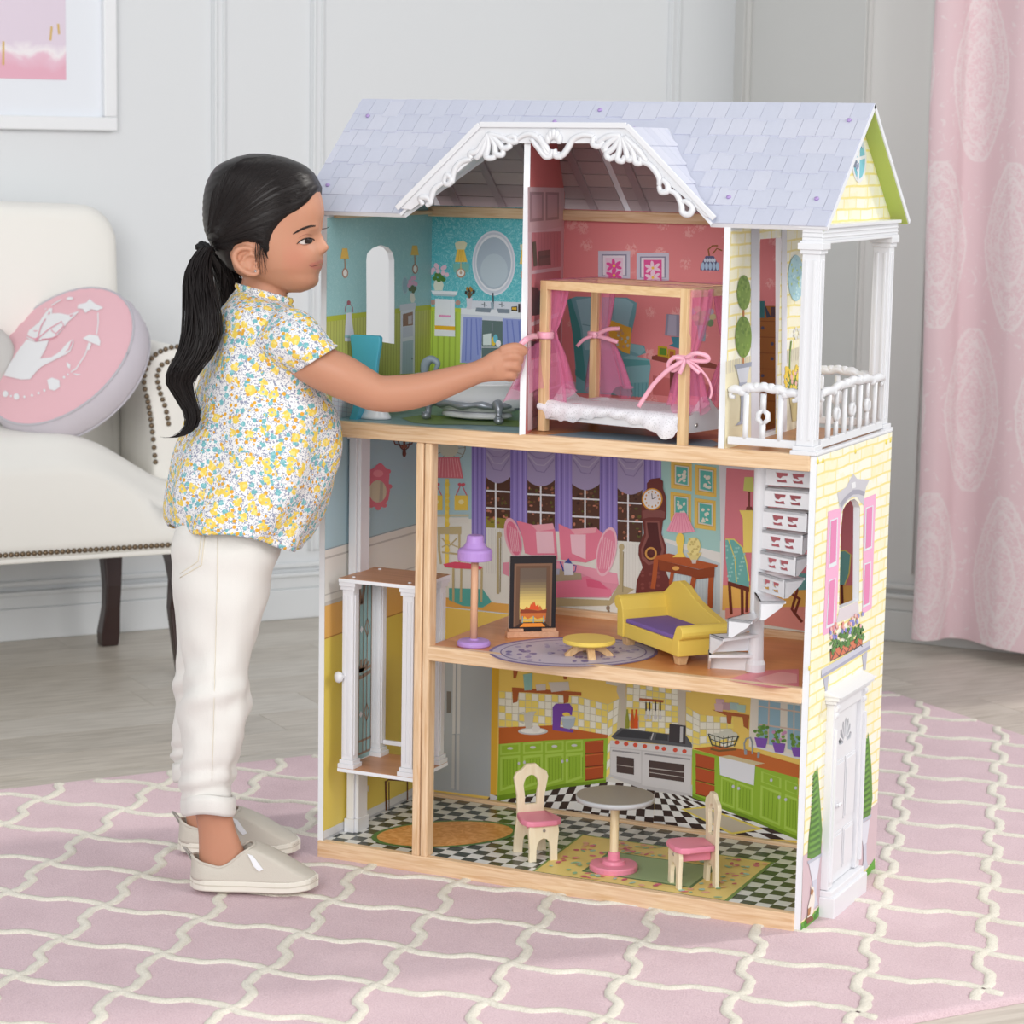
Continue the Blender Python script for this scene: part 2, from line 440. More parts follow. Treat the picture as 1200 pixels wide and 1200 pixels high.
# back, rounded top corners
def backprof(s0, s1, z0, z1, r, n=8):
    o = [(s0, z0), (s1-.004, z0), (s1, z0+.2)]
    for i in range(n+1):
        a = i/n*pi/2; o.append((s1-r+r*math.cos(a), z1-r+r*math.sin(a)))
    for i in range(n+1):
        a = pi/2+i/n*pi/2; o.append((s0+r+r*math.cos(a), z1+.03-r+r*math.sin(a)))
    return o
rings = []
for t, ins in ((.035, .014), (.05, .0), (.13, .0), (.155, .010), (.168, .03)):
    rings.append([W(s, t + .03*(1-smoothstep(.3,.95,z)), z) for s, z in backprof(-.9+ins, .222-ins, .30, .967-ins, .085)])
mb = MB(); mb.loft(rings); build('backrest', mb, M_sofa, so, smooth=True, bevel=.008)
# scroll arm: rolled section swept from back to front
def armprof(n=22):
    o = [(.30, .27), (.30, .50)]
    cx, cz, r = .262, .612, .068
    for i in range(n+1):
        a = -.75 + i/n*(pi+1.35); o.append((cx+r*math.cos(a), cz+r*math.sin(a)))
    o += [(.215, .53), (.218, .27)]
    return o
rings = []
for t, k in ((.07, .0), (.09, 0), (.36, 0), (.375, .004)):
    rings.append([W(s + (0 if k == 0 else (.262-s)*.06), t, z + (0 if k == 0 else (.5-z)*.03)) for s, z in armprof()])
mb = MB(); mb.loft(rings); build('arm', mb, M_sofa, so, smooth=True, bevel=.006)
rings = [[W(-.70-s, t, z) for s, z in armprof()] for t in (.07, .36, .375)]
mb = MB(); mb.loft(rings); build('arm', mb, M_sofa, so, smooth=True, bevel=.006)
# nailheads: one row on the seat rail, a spiral on the arm's scroll front
nail_me = None
def nail(p, nrm):
    global nail_me
    if nail_me is None:
        b = MB(); b.lathe([(.0001,.0045),(.003,.004),(.0052,.002),(.0058,0)], n=8)
        nail_me = bpy.data.meshes.new('nailhead'); nail_me.from_pydata([tuple(v) for v in b.v], [], b.f); nail_me.materials.append(M_nail)
        for pl in nail_me.polygons: pl.use_smooth = True
    o = bpy.data.objects.new('nailhead', nail_me); COL.objects.link(o); o.parent = so
    o.location = p - ROOTLOC[so.name]; o.rotation_euler = nrm.to_track_quat('Z', 'Y').to_euler()
k = 0; s = sR-.004
while s > -.33:
    nail(W(s, tF+.0165, .282), WN); s -= .0118
tA = .376
for pts in ([(.325,.46),(.327,.55),(.328,.612),(.315,.655),(.285,.676),(.25,.675),(.214,.655),(.197,.612),(.206,.56),(.215,.50),(.222,.43)],
            [(.262,.648),(.238,.642),(.226,.618),(.232,.585),(.244,.55),(.252,.51)]):
    acc = 1; last = None
    for q in catmull([(a, b_, 0) for a, b_ in pts], 14):
        if last is not None: acc += (q-last).length
        last = q
        if acc >= .0118: nail(W(q.x, tA, q.y), WN); acc = 0
# legs: rear sabre legs, front cabriole leg
def leg(s, t, prof, w):
    rings = []
    for z, ds, dt, r in prof:
        c = V((s+ds, t+dt, z)); rings.append([W(c.x+a*r*w, c.y+b_*r*w, z) for a, b_ in ((-1,-1),(1,-1),(1,1),(-1,1))])
    mb = MB(); mb.loft(rings); build('leg', mb, M_leg, so, smooth=False, bevel=.004)
for s in (.197, -.80):
    leg(s, .150, [(0,0,-.018,.9),(.03,0,-.014,1.0),(.09,0,.004,.82),(.14,0,.01,.85),(.20,0,.004,1.0),(.272,0,0,1.15)], .021)
for s in (.235, -.86):
    leg(s, .475, [(0,.012,.012,.9),(.02,.012,.012,1.0),(.06,.0,.0,.62),(.14,-.006,-.006,.72),(.20,.004,.004,1.1),(.24,.006,.006,1.5),(.272,0,0,1.6)], .020)

# ---- round fox cushion
TC = -ray(85, 425).normalized()                                   # towards the viewer's side of the room
cn = (TC*.68 + (RT*-.66+UP*.75).normalized()*.73).normalized()
cc = atp(69, 416, W(0, .33, .6), WN)
cu_ = (UP - cn*UP.dot(cn)).normalized(); cv_ = cu_.cross(cn); R0 = .176; TH = .066
fox = thing('round_cushion', 'round pink cushion with a white fox drawing on the loveseat', 'cushion', cc)
def cpt(x, y, h): return cc + cv_*x + cu_*y + cn*h
def dome(r): return .016*(1-min(1, (r/R0))**2.2)
nA = 72
mb = MB(); rings = []
for q in (0.001, .15, .3, .45, .6, .75, .88, .96, 1.0):
    rings.append([cpt(R0*q*math.cos(2*pi*j/nA), R0*q*math.sin(2*pi*j/nA), dome(R0*q) - .0015*smoothstep(.75,.95,q)*(1-smoothstep(.97,1,q))*(1+math.sin(j*2.9))) for j in range(nA)])
mb.loft(rings, cap=False); build('face', mb, mat('pink_cotton', S(240,192,200), .85, bump=(40,.3)), fox, smooth=True)
mb = MB(); rings = []
for h, q in ((-.001,1.0),(-.008,1.022),(-.03,1.045),(-.055,1.03),(-.066,1.0),(-.075,.8),(-.078,.3)):
    rings.append([cpt((R0*q+.0018*math.sin(j*3.7+h*40)*(1 if -.06 < h < -.003 else 0))*math.cos(2*pi*j/nA), (R0*q+.0018*math.sin(j*3.7+h*40)*(1 if -.06 < h < -.003 else 0))*math.sin(2*pi*j/nA), h) for j in range(nA)])
mb.loft(rings, cap=False); build('side', mb, mat('grey_lilac_cotton', S(214,208,216), .85, bump=(40,.3)), fox, smooth=True)
for hh in (-.001, -.066):
    mb = MB(); mb.tube([cpt(R0*1.003*math.cos(2*pi*j/nA), R0*1.003*math.sin(2*pi*j/nA), hh) for j in range(nA+1)], .0028, 6); build('piping', mb, mat('grey_piping', S(198,195,202), .8), fox, smooth=True)
# the fox and its wreath, drawn in the cushion's own plane
def cpx(px, py):
    p = atp(px, py, cc+cn*.013, cn); d = p-cc; return d.dot(cv_), d.dot(cu_)
def cz(px, py): return (px/6.0, 320+py/6.0)
M_print = mat('white_print', S(240,240,242), .8); M_pk = mat('pink_print', S(232,160,176), .8)
def cdraw(name, polys, m_, lift):
    b = bmesh.new()
    for poly in polys:
        pts = [cpx(*cz(*p)) for p in poly]
        vs = [b.verts.new((x, y, 0)) for x, y in pts]
        for t in tessellate_polygon([[V((x, y, 0)) for x, y in pts]]):
            try: b.faces.new([vs[i] for i in t])
            except ValueError: pass
    for _ in range(4):
        bmesh.ops.subdivide_edges(b, edges=[e for e in b.edges if e.calc_length() > .008], cuts=1, use_grid_fill=True)
        bmesh.ops.triangulate(b, faces=b.faces)
    mbx = MB(); b.verts.ensure_lookup_table(); b.verts.index_update()
    mbx.add([cpt(v.co.x, v.co.y, dome(v.co.xy.length)+lift) for v in b.verts], [[v.index for v in f_.verts] for f_ in b.faces]); b.free()
    return build(name, mbx, m_, fox, smooth=True)
def stroke2(pts, w):
    o1, o2 = [], []
    for i, p in enumerate(pts):
        a = pts[max(i-1,0)]; c = pts[min(i+1,len(pts)-1)]; dx, dy = c[0]-a[0], c[1]-a[1]; l = math.hypot(dx, dy) or 1
        o1.append((p[0]-dy/l*w, p[1]+dx/l*w)); o2.append((p[0]+dy/l*w, p[1]-dx/l*w))
    return o1+o2[::-1]
def disc2(x, y, r, n=10, q=1.0): return [(x+r*math.cos(2*pi*i/n), y+r*q*math.sin(2*pi*i/n)) for i in range(n)]
cdraw('fox_body', [[(190,465),(255,490),(350,480),(330,540),(290,610),(370,600),(430,560),(480,500),(520,472),(525,500),(500,560),(470,580),(380,625),(300,665),(260,700),(215,750),(150,750),(110,740),(20,715),(60,640),(130,540)],
     [(185,450),(200,400),(270,345),(300,290),(335,240),(360,235),(362,280),(420,280),(480,295),(560,262),(520,310),(480,350),(440,410),(400,455),(330,470),(262,485),(210,470)]], M_print, .0016)
for q_ in ([stroke2([(320,320),(290,380),(270,470)],4), stroke2([(270,470),(350,400),(440,345),(455,380),(400,440)],4), stroke2([(190,440),(215,455),(262,475)],3.5), stroke2([(300,475),(370,470),(410,450)],3.5),
     stroke2([(365,405),(385,425),(398,428)],3), stroke2([(238,405),(255,412),(265,405)],3), disc2(264,474,15), [(490,545),(505,500),(520,478),(515,505),(495,550),(460,570)], [(330,290),(345,265),(350,285)], [(490,300),(525,290),(500,312)]]): cdraw('fox_line', [q_], M_pk, .0026)
cdraw('wreath', [stroke2([(685,275),(690,350),(680,430)],4), stroke2([(630,500),(600,580),(540,670),(500,700)],4), [(585,465),(630,435),(690,440),(705,480),(700,510),(640,490)], [(625,490),(645,500),(630,545),(610,540)],
     [(475,630),(500,650),(495,680),(475,660)], [(520,690),(550,655),(540,680)], [(510,705),(570,710),(540,720)],
     [(545,215),(600,200),(620,170),(660,205),(720,235),(680,260),(640,250),(600,280),(580,250),(540,245)], disc2(480,165,26,10,.5), stroke2([(420,170),(350,215)],5), [(335,755),(370,738),(420,755),(420,800),(380,825),(345,815)],
     disc2(30,840,22), disc2(110,862,22), disc2(70,857,8), disc2(168,866,9), disc2(222,857,9), disc2(270,842,9), disc2(312,824,9), disc2(452,735,9), disc2(480,715,7), disc2(310,240,6)], M_print, .0016)
# small grey cushion behind it
gc = thing('grey_cushion', 'plain grey cushion half hidden behind the round fox cushion', 'cushion', W(-.10, .24, .60))
mb = MB(); c0 = W(-.165, .225, .60)
for hh in [i/8 for i in range(9)]: pass
rings = []
for i in range(9):
    a = -1+2*i/8; q = math.sqrt(max(0, 1-abs(a)**2.4))*.92+.08
    rings.append([c0 + WN*(a*.045) + WD*(.135*q*math.copysign(abs(math.cos(th))**.55, math.cos(th))) + V((0,0,.125*q*math.copysign(abs(math.sin(th))**.55, math.sin(th)))) for th in [2*pi*j/28 for j in range(28)]])
mb.loft(rings); build('cover', mb, mat('grey_linen', S(206,204,200), .9, bump=(300,.2)), gc, smooth=True)

# ---- curtain: pleated cloth hanging in front of the right wall
M, N, L, b = nodemat('pink_damask', .85); tc = N('ShaderNodeTexCoord')
def damask():
    uv = N('ShaderNodeUVMap', uv_map='cloth'); mp = N('ShaderNodeMapping'); L(uv.outputs[0], mp.inputs['Vector'])
    sp = N('ShaderNodeSeparateXYZ'); L(mp.outputs[0], sp.inputs[0])
    # ogee medallions: distance in a repeating diamond cell, ringed, plus lacy noise
    px_, pz_ = .21, .36
    row = math_(N, L, 'FLOOR', math_(N, L, 'DIVIDE', sp.outputs['Y'], pz_))
    sh = math_(N, L, 'MULTIPLY', math_(N, L, 'MODULO', row, 2.0), px_/2)
    cx = math_(N, L, 'SUBTRACT', math_(N, L, 'FRACT', math_(N, L, 'DIVIDE', math_(N, L, 'ADD', sp.outputs['X'], sh), px_)), .5)
    cy = math_(N, L, 'SUBTRACT', math_(N, L, 'FRACT', math_(N, L, 'DIVIDE', sp.outputs['Y'], pz_)), .5)
    d = math_(N, L, 'ADD', math_(N, L, 'MULTIPLY', math_(N, L, 'POWER', math_(N, L, 'ABSOLUTE', cx), 1.5), 2.6), math_(N, L, 'MULTIPLY', math_(N, L, 'POWER', math_(N, L, 'ABSOLUTE', cy), 1.5), 1.7))
    n = N('ShaderNodeTexNoise', Scale=46, Detail=2, Distortion=2.2); L(mp.outputs[0], n.inputs['Vector'])
    dn = math_(N, L, 'ADD', d, math_(N, L, 'MULTIPLY', math_(N, L, 'SUBTRACT', n.outputs['Fac'], .5), .10))
    band = lambda c_, w_: math_(N, L, 'LESS_THAN', math_(N, L, 'ABSOLUTE', math_(N, L, 'SUBTRACT', dn, c_)), w_)
    inside_ = math_(N, L, 'LESS_THAN', dn, .66)
    n3 = N('ShaderNodeTexNoise', Scale=70, Detail=1, Distortion=1.5); L(mp.outputs[0], n3.inputs['Vector'])
    lace = math_(N, L, 'LESS_THAN', math_(N, L, 'ABSOLUTE', math_(N, L, 'SUBTRACT', n3.outputs['Fac'], .5)), .07)
    a_ = math_(N, L, 'MAXIMUM', math_(N, L, 'MAXIMUM', band(.62, .026), band(.44, .018)), math_(N, L, 'MAXIMUM', band(.20, .02), math_(N, L, 'MULTIPLY', lace, .85)))
    spk = N('ShaderNodeTexNoise', Scale=24, Detail=1, Distortion=3.0); L(mp.outputs[0], spk.inputs['Vector'])
    out = math_(N, L, 'MULTIPLY', math_(N, L, 'GREATER_THAN', spk.outputs['Fac'], .66), .8)
    return math_(N, L, 'MAXIMUM', math_(N, L, 'MULTIPLY', a_, inside_), math_(N, L, 'MULTIPLY', out, math_(N, L, 'SUBTRACT', 1.0, inside_)))
L(mixcol(N, L, damask(), S(241,214,219), S(247,234,235)), b.inputs['Base Color'])
b.inputs['Sheen Weight'].default_value = .2
tl = N('ShaderNodeBsdfTranslucent'); tl.inputs['Color'].default_value = S(238,205,210)
mx = N('ShaderNodeMixShader'); mx.inputs[0].default_value = .18; L(b.outputs[0], mx.inputs[1]); L(tl.outputs[0], mx.inputs[2])
L(mx.outputs[0], M.node_tree.nodes['Material Output'].inputs['Surface']); M_cur = M
cur = thing('curtain', 'pink damask curtain hanging in folds at the right wall', 'curtain', V((.62, 2.02, 0)))
# plan of the folds (X, Y) from its free edge; cloth metre along it
plan0 = [(.372,2.10),(.352,2.06),(.356,2.03),(.386,2.025),(.408,2.05),(.420,2.085),(.46,2.09),(.505,2.06),(.545,2.035),(.600,2.03),(.648,2.05),(.668,2.08),(.688,2.06),(.692,2.01),(.73,1.985),(.78,1.99),(.81,2.04),(.84,2.075),(.875,2.03),(.91,1.99),(.96,1.995),(1.0,2.05)]
pl = catmull([(x, y, 0) for x, y in plan0], 6); lens = [0]
for i in range(1, len(pl)): lens.append(lens[-1]+(pl[i]-pl[i-1]).length)
zs = [.028+.002*i for i in range(2)]+[.05,.12,.3,.6,.9,1.2,1.5,1.8,2.1,2.35]
mb = MB(); rows = []
for z in zs:
    k = .72+.28*smoothstep(2.4, .2, z) if False else 1-.20*smoothstep(.1, 2.3, z)
    row = []
    for i, p in enumerate(pl):
        x = .36 + (p.x-.36)*(1-.02*z) + .012*mnoise.noise(V((p.x*3, z*1.3, 2))); y = 2.05+(p.y-2.05)*k
        row.append((x - .003*z, y, z - (.02*smoothstep(.45,.9,p.x) if z < .2 else 0)))
    rows.append(row)
mb.loft(rows, closed=False)
o = build('cloth', mb, M_cur, cur, smooth=True, solid=.002)
uvl = o.data.uv_layers.new(name='cloth'); npl = len(pl)
for lp in o.data.loops:
    i = lp.vertex_index; uvl.data[lp.index].uv = (lens[i % npl], zs[i//npl])
mb = MB(); mb.tube([(.2,2.05,2.36),(1.02,2.05,2.36)], .014, 12); build('curtain_rod', mb, M_frame, cur, smooth=True)
# ================================================================== THE DOLLHOUSE: boards, floors, roof, porch
HW, HD = .790, .353                                               # width, depth
ZB, ZM0, ZM, ZT0, ZT = .0265, .333, .354, .662, .6845              # floor levels
EZ, RZ, RY = .9998, 1.170, .1936                                   # eaves, ridge, ridge depth
YB = .345                                                          # face of the back boards
house = thing('dollhouse', 'tall three storey yellow and white wooden dollhouse with a lilac shingle roof', 'dollhouse', (.39, .17, 0))
# the house stands on the rug: everything is built from floor level, its base meets the pile
M_wh = mat('white_board_paint', S(236,239,243), .4)
M_pla = mat('white_plastic', S(229,230,234), .32)
M_pineX = wood('pine_along', S(236,206,170), S(216,176,132), 'X', 1.6, .45, 16)
M_pineZ = wood('pine_upright', S(236,206,170), S(216,176,132), 'Z', 1.6, .45, 16)
M_birch = wood('birch_ply', S(236,218,180), S(220,196,152), 'Z', 2.0, .5, 10)
def HB(name, x0, x1, y0, y1, z0, z1, m_, bevel=.0015, parent=None, label=None):
    b = MB(); b.box(x0, x1, y0, y1, z0, z1); return build(name, b, m_, parent or house, bevel=bevel, label=label)
Z0 = -.0005
def slope_z(y): return RZ - (RZ-EZ)*abs(y-RY)/(RY+.004)
# left board with an arched window
hole = [at(*p, 'X', .0095) for p in ((429,398),(429,305),(430,297),(436,291),(446,287),(455,290),(460,296),(462,305),(462,403))]
for p in hole: p.x = 0
prof = [(0,0,Z0),(0,HD,Z0),(0,HD,slope_z(HD)-.012),(0,RY,RZ-.012),(0,.0,slope_z(0)-.012)]
b = MB(); b.prism(prof, (.0095,0,0), holes=[hole]); left_panel = build('left_wall_board', b, M_wh, house)
# right board, lower two storeys, with an arched window
def ax(px, py): return at(px, py, 'X', HW)
holeR = [ax(940+x/4, 520+y/4) for x, y in ((172,772),(180,420),(190,310),(205,285),(225,265),(245,258),(262,275),(270,300),(266,735))]
HXR = .7805
hr0 = [V((HXR, p.y, p.z)) for p in holeR]
b = MB(); b.prism([(HXR,0,Z0),(HXR,HD,Z0),(HXR,HD,ZT-.001),(HXR,0,ZT-.001)], (HW-HXR,0,0), holes=[hr0])
right_panel = build('right_wall_board', b, M_wh, house)
# back boards (one per storey)
back_low = HB('back_board', .0095, HXR, YB, HD, Z0, ZM-.01, M_wh)
back_mid = HB('back_board', .0095, HXR, YB, HD, ZM-.01, ZT-.01, M_wh)
back_top = HB('back_board', .0095, .644, YB, HD, ZT-.01, EZ, M_wh)
# floors: a board with a pine lip along the front
base_board = HB('floor_board', .0095, HXR, .008, YB, .004, ZB-.0005, M_wh)
HB('front_lip', .0015, HXR, -.004, .010, Z0, ZB+.001, M_pineX)
HB('back_batten', .0095, HXR, .322, .333, ZB-.002, ZB+.0055, M_pineX)
mid_board = HB('floor_board', .187, HXR, .008, YB, ZM-.009, ZM-.0005, M_wh)
HB('front_lip', .1885, HXR, -.004, .010, ZM0, ZM+.001, M_pineX)
HB('back_batten', .187, HXR, .334, YB-.0005, ZM-.002, ZM+.011, M_pineX)
top_board = HB('floor_board', .0095, HXR-.0005, .008, YB-.0005, ZT-.009, ZT-.0005, M_wh)
HB('front_lip', .0095, HXR, -.004, .010, ZT0, ZT+.001, M_pineX)
HB('porch_edge', HXR-.0003, HW+.0006, .0005, HD, ZT-.0008, ZT+.004, M_pla)
HB('upper_batten', .0095, .640, .330, YB-.0005, .986, EZ+.003, M_pineX)
HB('upper_batten', .0095, .020, .02, .33, .9895, EZ-.004, wood('pine_depth', S(236,206,170), S(216,176,132), 'Y', 1.6, .45, 16))
b = MB(); b.box(.1665, .1795, -.004, .020, ZB, ZT0); b.box(.1810, .1925, -.004, .020, ZB, ZT0); build('front_post', b, M_pineZ, house, bevel=.0025)
# attic partition and porch-side board
# (set at a slant: it meets the back board nearer the bathroom side)
PA, PB_ = V((.345,-.002,0)), V((.2445,.3445,0)); PD = (PB_-PA).normalized(); PN = V((PD.y, -PD.x, 0)); zt = 1.112
def pz(y, z): return PA + PD*((y+.002)/PD.y) + V((0,0,z))
pprof = [pz(-.002,ZT),pz(.3445,ZT),pz(.3445,slope_z(.3445)-.011),pz(RY,RZ-.012),pz(.13,slope_z(.13)-.010),pz(.10,zt),pz(-.002,zt)]
b = MB(); b.prism(pprof, -PN*.009); partition = build('partition_board', b, M_wh, house)
PX0, PX1 = .6435, .6530
doorh = [at(840+x/4.28, 250+y/4.28, 'X', PX1) for x, y in ((203,1150),(217,128),(325,121),(322,1160))]
for p in doorh[:1]+doorh[3:]: p.z = ZT+.006
dh0 = [V((PX0, p.y, p.z)) for p in doorh]
b = MB(); b.prism([(PX0,0,ZT),(PX0,HD,ZT),(PX0,HD,slope_z(HD)-.008),(PX0,RY,RZ-.010),(PX0,0,slope_z(0)-.008)], (PX1-PX0,0,0), holes=[dh0])
inset = build('porch_wall_board', b, M_wh, house)

# ---- roof: two slopes, the front one cut for the dormer
XL, XR = -.039, .7943
DL0, DL1, DR1, DR0, DZ = .137, .266, .497, .629, 1.1305           # dormer outline at the front: foot, shoulder, shoulder, foot
def FS(x, s, h=0):                                                 # point on the front slope: s=0 eave .. 1 ridge
    return V((x, -.004+(RY+.004)*s, EZ+(RZ-EZ)*s)) + FN*h
FN = V((0, -(RZ-EZ), RY+.004)).normalized(); BN = V((0, RZ-EZ, RY+.004)).normalized()
def BS(x, s, h=0): return V((x, 2*RY+.004-(RY+.004)*s, EZ+(RZ-EZ)*s)) + BN*h
M_roofw = mat('white_roof_edge', S(232,234,240), .45)
M_green = mat('apple_green_paint', S(178,196,96), .5)
sD = (DZ-EZ)/(RZ-EZ)
b = MB(); b.prism([FS(XL,0,-.007),FS(DL0+.006,0,-.007),FS(DL1,sD,-.007),FS(DR1,sD,-.007),FS(DR0-.006,0,-.007),FS(XR,0,-.007),FS(XR,1,-.007),FS(XL,1,-.007)], FN*.007)
front_roof = build('front_roof_slope', b, M_roofw, house)
b = MB(); b.prism([BS(XL,0,-.007),BS(XR,0,-.007),BS(XR,1,-.007),BS(XL,1,-.007)], BN*.007)
back_roof = build('back_roof_slope', b, M_roofw, house)
# shingles laid in staggered courses on the front slope and dormer cheek
SH = [mat('lilac_shingle_%d' % i, S(*c), .5, vary=(60, .03)) for i, c in enumerate(((205,208,223),(201,204,220),(208,210,224),(203,206,221)))]
SHM = {}
def shingle(w, l, mi, xf, parent):
    key = (round(w, 4), round(l, 4), mi)
    if key not in SHM:
        t = MB(); a = w/2-.00035; t.add([(-a,0,.0012),(a,0,.0012),(a,l,.0003),(-a,l,.0003),(-a,0,0),(a,0,0),(a,l,-.0003),(-a,l,-.0003)],
            [(0,1,2,3),(4,7,6,5),(0,4,5,1),(1,5,6,2),(2,6,7,3),(3,7,4,0)])
        me = bpy.data.meshes.new('shingle'); me.from_pydata([tuple(v) for v in t.v], [], t.f); me.materials.append(SH[mi]); SHM[key] = me
    o = bpy.data.objects.new('shingle', SHM[key]); COL.objects.link(o); o.parent = parent; o.matrix_local = Matrix.Translation(-ROOTLOC[house.name]) @ xf
SLEN = V((0, RY+.004, RZ-EZ)).length
def slopeframe(o, xv, yv, zv, h=0):
    M_ = Matrix((xv, yv, zv)).transposed().to_4x4(); M_.translation = o; return M_
rnd = random.Random(5)
rows, cw = 7, .0268; rh = SLEN/rows; SYV = V((0, RY+.004, RZ-EZ)).normalized()
for r_ in range(rows):
    n_ = int((XR-XL)/cw); off = (r_ % 2)*.5
    for c_ in range(-1, n_+1):
        xa = XL+(c_+off)*cw; xb = xa+cw; xa = max(xa, XL+.0008); xb = min(xb, XR-.0008)
        if xb-xa < .006: continue
        s0_ = r_*rh/SLEN; stag = rnd.choice((0, 0, .0055))
        y0 = r_*rh-(stag if r_ else 0); l = rh+.004+(stag if r_ else 0)
        if r_ == rows-1: l = rh
        sm = s0_+.5/rows
        # keep clear of the dormer
        def lim(s): return (DL0+(DL1-DL0)*s/sD, DR0+(DR1-DR0)*s/sD)
        s_lo, s_hi = (y0)/SLEN, (y0+l)/SLEN
        if s_lo < sD-.02:
            la, lb = lim(min(s_lo+.0, sD)); ua, ub = lim(min(s_hi, sD))
            if xb > la-.002 and xa < lb+.002:
                if xa < la: xb = min(xb, la-.004)
                elif xb > lb: xa = max(xa, lb+.004)
                else: continue
                if xb-xa < .006: continue
        o_ = FS((xa+xb)/2, 0, .0004+.0003*(r_ % 2)) + SYV*y0
        shingle(round(xb-xa, 3), round(l, 3), rnd.randrange(4), slopeframe(o_, V((1,0,0)), SYV, FN), front_roof)
b = MB(); b.prism([FS(XL+.001,0.002,.0001),FS(DL0+.006,0.002,.0001),FS(DL1-.001,sD,.0001),FS(DR1+.001,sD,.0001),FS(DR0-.005,0.002,.0001),FS(XR-.001,0.002,.0001),FS(XR-.001,.998,.0001),FS(XL+.001,.998,.0001)], FN*.0002); build('roof_print', b, SH[1], front_roof)
# dormer: flat top and two cheeks that run back to the main slope
yv = RY-(RZ-DZ)/(RZ-EZ)*(RY+.004)                                   # where the top meets the slope
def board(name, pts, nrm, th, m_, parent=house):
    b = MB(); b.prism(pts, V(nrm)*th); return build(name, b, m_, parent)
dtop = board('dormer_top', [(DL1,-.008,DZ),(DR1,-.008,DZ),(DR1,yv+.004,DZ),(DL1,yv+.004,DZ)], (0,0,-1), .005, SH[1])
for (f_, t_, nm) in ((DL0, DL1, 'dormer_cheek'), (DR0, DR1, 'dormer_cheek')):
    A, B_, C_ = V((f_,-.008,EZ)), V((t_,-.008,DZ)), V((t_,yv,DZ))
    nr = (B_-A).cross(C_-A).normalized()
    if nr.z < 0: nr = -nr
    ck = board(nm, [A, B_, C_], nr, -.004, M_roofw)
    b = MB(); b.prism([A.lerp((A+B_+C_)/3,.02)+nr*.0001, B_.lerp((A+B_+C_)/3,.02)+nr*.0001, C_.lerp((A+B_+C_)/3,.02)+nr*.0001], nr*.0003); build('roof_print', b, SH[1], ck)
    if f_ == DR0:
        up_ = (B_-A).normalized(); bk = nr.cross(up_); bk = bk if bk.y > 0 else -bk
        Lc = (B_-A).length; wmax = (C_-B_).dot(bk)
        for r_ in range(5):
            y0 = r_*Lc/5; wr_ = wmax*(r_+.2)/5
            k_ = 0; x_ = .002
            while x_ < wr_-.006:
                w_ = min(.0268, wr_-x_)
                o_ = A + up_*y0 + bk*(x_+w_/2) + nr*.0006
                xv = up_.cross(nr); shingle(round(w_,3), round(Lc/5,3), rnd.randrange(4), slopeframe(o_, xv, up_, xv.cross(up_)), ck); x_ += w_
# lace gable trim, white plastic, standing just in front of the dormer
TY = -.012
def TP(px, py): return at(px, py, 'Y', TY)
outer = [(466,244),(563,146),(735,147),(838,256)]
M_trimp = M_pla
b = MB()
inner = [(497,236),(579,163),(724,163),(812,250)]
o3 = [TP(*p) for p in outer]; i3 = [TP(*p) for p in inner]
b.prism([o3[0],o3[1],o3[2],o3[3],TP(826,254),TP(815,243),i3[2]+V((.004,0,-.006)),i3[1]+V((-.003,0,-.006)),TP(500,232),TP(482,246)], (0,.007,0))
trim = build('gable_trim', b, M_trimp, house, bevel=.001)
b = MB()
for a, c_ in ((0,1),(1,2),(2,3)): b.bar(o3[a]+V((0,-.003,0)), o3[c_]+V((0,-.003,0)), .008, .004, up=(0,1,0))
build('gable_rim', b, M_trimp, trim, bevel=.001)
def lace(pts, r=3.9, k=5):
    pp = catmull([at(x, y, 'Y', TY-.001) for x, y in pts], k); rr_ = r/790.
    n = len(pp); return pp, [rr_*(.75+.25*math.sin(pi*i/(n-1))) for i in range(n)]
def L1(x, y): return (360+x/4, 100+y/4)
def L2(x, y): return (600+x/4, 100+y/4)
strokes = [
 [L1(545,560),L1(530,530),L1(560,525),L1(580,545),L1(560,565)], [L1(575,560),L1(595,490),L1(640,455)], [L1(640,455),L1(655,420),L1(680,440),L1(660,465),L1(640,455)],
 [L1(680,460),L1(690,400),L1(720,360),L1(770,345)], [L1(770,345),L1(765,320),L1(800,305),L1(850,225)], [L1(850,225),L1(820,310),L1(790,345)], [L1(850,225),L1(850,290),L1(840,335),L1(870,340),L1(885,325)],
 [L1(850,225),L1(880,280),L1(885,320),L1(915,325),L1(918,300)], [L1(850,225),L1(900,270),L1(920,295),L1(950,285),L1(945,262)], [L1(850,228),L1(920,245),L1(950,265),L1(980,262),L1(970,240),L1(940,245)],
 [L1(980,255),L1(1020,232),L1(1060,232),L1(1100,265),L1(1120,315),L1(1145,325),L1(1150,300)], [L1(1085,235),L1(1115,280),L1(1135,315)],
 [L1(1160,300),L1(1165,330),L1(1195,335)], [L2(190,330),L2(160,335),L2(130,300),L2(90,250)], [L2(200,300),L2(210,330),L2(240,325),L2(265,290),L2(290,250),L2(340,232),L2(385,240)],
 [L2(385,240),L2(380,275),L2(410,285),L2(430,260)], [L2(510,235),L2(450,240),L2(400,270)], [L2(510,235),L2(460,265),L2(430,300),L2(455,305)], [L2(510,240),L2(480,290),L2(445,320),L2(460,345),L2(490,325)],
 [L2(510,240),L2(505,300),L2(495,345),L2(520,355),L2(530,330)], [L2(515,240),L2(535,300),L2(545,345),L2(565,345),L2(560,325)], [L2(520,240),L2(565,305),L2(580,360),L2(605,362),L2(600,335)], [L2(525,240),L2(590,300),L2(635,360)],
 [L2(600,355),L2(650,375),L2(690,430),L2(690,470)], [L2(690,470),L2(700,500),L2(730,495),L2(730,465),L2(705,440)], [L2(730,490),L2(770,510),L2(795,560),L2(800,595),L2(830,605),L2(848,575),L2(820,545),L2(800,545)]]
b = MB()
for st in strokes:
    pp, rr_ = lace(st); b.tube(pp, rr_, 6)
